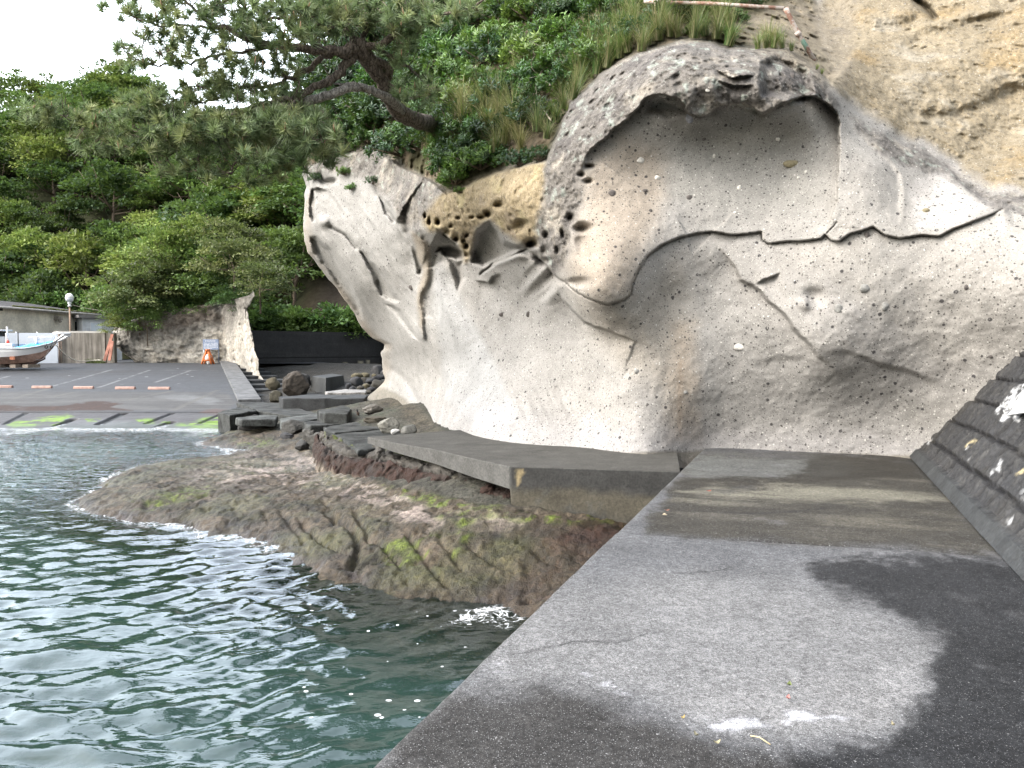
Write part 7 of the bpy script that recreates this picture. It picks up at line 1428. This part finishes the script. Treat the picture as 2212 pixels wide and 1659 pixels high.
    # ---- needle tufts: ellipses of foliage in the photo, each tuft joined to the nearest bough by a shoot
    ZN = [(300, 15, 90, 30, 34), (420, 0, 90, 40, 44), (330, 60, 60, 26, 12), (350, 90, 75, 30, 16), (270, 120, 28, 34, 12), (395, 118, 40, 26, 14), (430, 95, 70, 40, 22), (300, 130, 36, 16, 8), (520, 40, 80, 50, 70), (600, 45, 90, 50, 66), (560, 110, 70, 22, 26), (660, 25, 80, 40, 66), (720, 45, 90, 30, 50), (800, 25, 90, 36, 70), (640, 80, 50, 16, 10), (880, 30, 70, 40, 50), (940, 25, 60, 30, 34), (860, 90, 50, 34, 24), (1010, 10, 50, 20, 16),
          (480, 150, 60, 30, 30), (600, 150, 60, 30, 24), (540, 195, 70, 22, 40), (440, 190, 60, 28, 34), (360, 210, 60, 26, 36), (300, 225, 60, 24, 34), (230, 260, 80, 26, 46), (140, 245, 70, 26, 36), (70, 240, 60, 20, 18), (400, 250, 80, 26, 60), (500, 255, 80, 24, 60), (570, 265, 60, 30, 50), (330, 300, 90, 24, 56), (220, 305, 80, 24, 40), (430, 300, 70, 26, 50), (640, 255, 50, 34, 44), (690, 290, 46, 44, 44), (720, 330, 30, 24, 16), (600, 310, 60, 30, 36), (530, 320, 60, 30, 30), (360, 350, 60, 30, 22), (440, 360, 50, 26, 16), (560, 370, 60, 26, 20), (640, 350, 40, 26, 16), (620, 195, 40, 18, 14), (860, 130, 30, 20, 10), (900, 215, 40, 34, 18), (930, 180, 34, 20, 10), (870, 190, 26, 26, 8)]
    sk = np.array([list(a) for a in skel]); sx, sy = proj(sk); C = []; A = []; S = []
    shoots = MB(); nrm_ = 0
    for (cx, cy, a, b, k) in ZN:
        for i in range(int(k * (.8 if (cx < 470 and cy < 150) else .88))):
            t = r.uniform(0, 6.28); q = math.sqrt(r.random()); x, y = cx + a * q * math.cos(t), cy + b * q * math.sin(t); d2 = (sx - x) ** 2 + ((sy - y) * 1.3) ** 2; j = int(np.argmin(d2)); Y = float(sk[j, 1]) + r.normal(0, .35 + .003 * math.sqrt(d2[j])); p = np.array(list(P(x, y, Y)))
            v = p - sk[j]; L = np.linalg.norm(v); ax = unit(v * .6 / (L + .05) + np.array([0, 0, .75]) + r.normal(0, .35, 3)); C.append(p); A.append(ax); S.append(r.uniform(.8, 1.2) * (1.25 if (cx > 560 and cy > 240) else 1.))
            if r.random() < .8 and L < 2.2:
                a0 = Vector(sk[j].tolist()); b0 = Vector(p.tolist()); mid = a0.lerp(b0, .5) + Vector((r.normal(0, .05), r.normal(0, .05), -.10 * L + r.normal(0, .03))); shoots.tube([a0, mid, b0], [.008, .007, .005], 3, False)
    shoots.build('shoots', M['twig'], root)
    C = np.array(C); A = np.array(A); S = np.array(S); nt = len(C); per = 56; Cc = np.repeat(C, per, 0); Aa = np.repeat(A, per, 0); Ss = np.repeat(S, per); n = nt * per
    u = unit(np.cross(Aa, r.normal(size=(n, 3)))); ang = np.abs(r.normal(.95, .40, n)); tdir = unit(Aa * np.cos(ang)[:, None] + u * np.sin(ang)[:, None]); L = .185 * Ss * r.uniform(.75, 1.15, n); b = Cc - Aa * (r.random(n) * .10 * Ss)[:, None]; side = unit(np.cross(tdir, r.normal(size=(n, 3)))); w = .0085
    V = np.stack([b - side * w, b + side * w, b + tdir * L[:, None] + np.array([0, 0, -.01])], 1).reshape(-1, 3)
    tc = palette(r, nt, [(.17, .24, .125), (.21, .28, .14), (.14, .205, .105), (.26, .30, .145)], .22); kcol = np.repeat(np.repeat(tc, per, 0) * r.normal(1, .18, (n, 1)).clip(.5, 1.6), 3, 0)
    npmesh('needles', V, np.arange(n * 3).reshape(-1, 3), M['needle'], root, {'col': kcol}, smooth=False)
    # pale candles on some tufts
    m = MB()
    for j in r.choice(nt, 150, replace=False):
        p = Vector(C[j].tolist()); a = Vector(A[j].tolist()); m.tube([p, p + (a + Vector((0, 0, .4))) * .05, p + (a + Vector((0, 0, .8))) * .075], [.012, .012, .004], 5)
    cn_ = m.build('candles', paint('pine_candle', (.30, .20, .12), .8, .3, 20.), root); cn_['kind'] = 'stuff'
pine()
# ------------------------------------------------------------------ light
SUN_AZ, SUN_EL = R(-118), R(40)      # azimuth measured clockwise from the view direction (+Y)
w = bpy.data.worlds.new('World'); scene.world = w; w.use_nodes = True; nt = w.node_tree; nt.nodes.clear()
sky = nt.nodes.new('ShaderNodeTexSky'); sky.sky_type = 'NISHITA'; sky.sun_disc = False
sky.sun_elevation = SUN_EL; sky.sun_rotation = SUN_AZ; sky.air_density = 1.6; sky.dust_density = 5.; sky.ozone_density = 1.
hs = nt.nodes.new('ShaderNodeHueSaturation'); hs.inputs['Saturation'].default_value = .42; hs.inputs['Value'].default_value = 1.
nz = nt.nodes.new('ShaderNodeTexNoise'); nz.inputs['Scale'].default_value = 2.2; nz.inputs['Detail'].default_value = 5
tc = nt.nodes.new('ShaderNodeTexCoord'); nt.links.new(tc.outputs['Generated'], nz.inputs['Vector'])
mr = nt.nodes.new('ShaderNodeMapRange'); mr.inputs[1].default_value = .35; mr.inputs[2].default_value = .7; mr.inputs[3].default_value = .85; mr.inputs[4].default_value = 1.35
mx = nt.nodes.new('ShaderNodeVectorMath'); mx.operation = 'SCALE'
bg = nt.nodes.new('ShaderNodeBackground'); bg.inputs['Strength'].default_value = .15; wo = nt.nodes.new('ShaderNodeOutputWorld')
nt.links.new(sky.outputs[0], hs.inputs['Color']); nt.links.new(nz.outputs['Fac'], mr.inputs[0]); nt.links.new(hs.outputs[0], mx.inputs[0]); 
# the overcast is brightest over the headland, low in front and to the left
gd = Vector((math.sin(R(-34)) * math.cos(R(26)), math.cos(R(-34)) * math.cos(R(26)), math.sin(R(26))))
nrm = nt.nodes.new('ShaderNodeVectorMath'); nrm.operation = 'NORMALIZE'; nt.links.new(tc.outputs['Generated'], nrm.inputs[0])
dot = nt.nodes.new('ShaderNodeVectorMath'); dot.operation = 'DOT_PRODUCT'; nt.links.new(nrm.outputs[0], dot.inputs[0]); dot.inputs[1].default_value = gd
m2 = nt.nodes.new('ShaderNodeMapRange'); m2.interpolation_type = 'SMOOTHSTEP'; m2.inputs[1].default_value = .5; m2.inputs[2].default_value = 1.; m2.inputs[3].default_value = 1.; m2.inputs[4].default_value = 3.6; nt.links.new(dot.outputs['Value'], m2.inputs[0])
mm = nt.nodes.new('ShaderNodeMath'); mm.operation = 'MULTIPLY'; nt.links.new(mr.outputs[0], mm.inputs[0]); nt.links.new(m2.outputs[0], mm.inputs[1]); nt.links.new(mm.outputs[0], mx.inputs['Scale'])

nt.links.new(mx.outputs[0], bg.inputs['Color']); nt.links.new(bg.outputs[0], wo.inputs['Surface'])
sd = bpy.data.lights.new('sun', 'SUN'); sd.energy = .85; sd.angle = R(34); sd.color = (1, .965, .92); so = bpy.data.objects.new('sun', sd); COL.objects.link(so)
dv = Vector((math.sin(SUN_AZ) * math.cos(SUN_EL), math.cos(SUN_AZ) * math.cos(SUN_EL), math.sin(SUN_EL)))
so.rotation_euler = dv.to_track_quat('Z', 'Y').to_euler()
scene.view_settings.view_transform = 'Standard'; scene.view_settings.look = 'None'; scene.view_settings.exposure = 1.42; scene.view_settings.gamma = 1
scene.render.engine = 'CYCLES'; scene.cycles.max_bounces = 6; scene.cycles.diffuse_bounces = 3; scene.cycles.glossy_bounces = 3; scene.cycles.transparent_max_bounces = 8; scene.cycles.caustics_reflective = False; scene.cycles.caustics_refractive = False
scene.cycles.use_denoising = True; scene.cycles.use_adaptive_sampling = True; scene.cycles.adaptive_threshold = .02
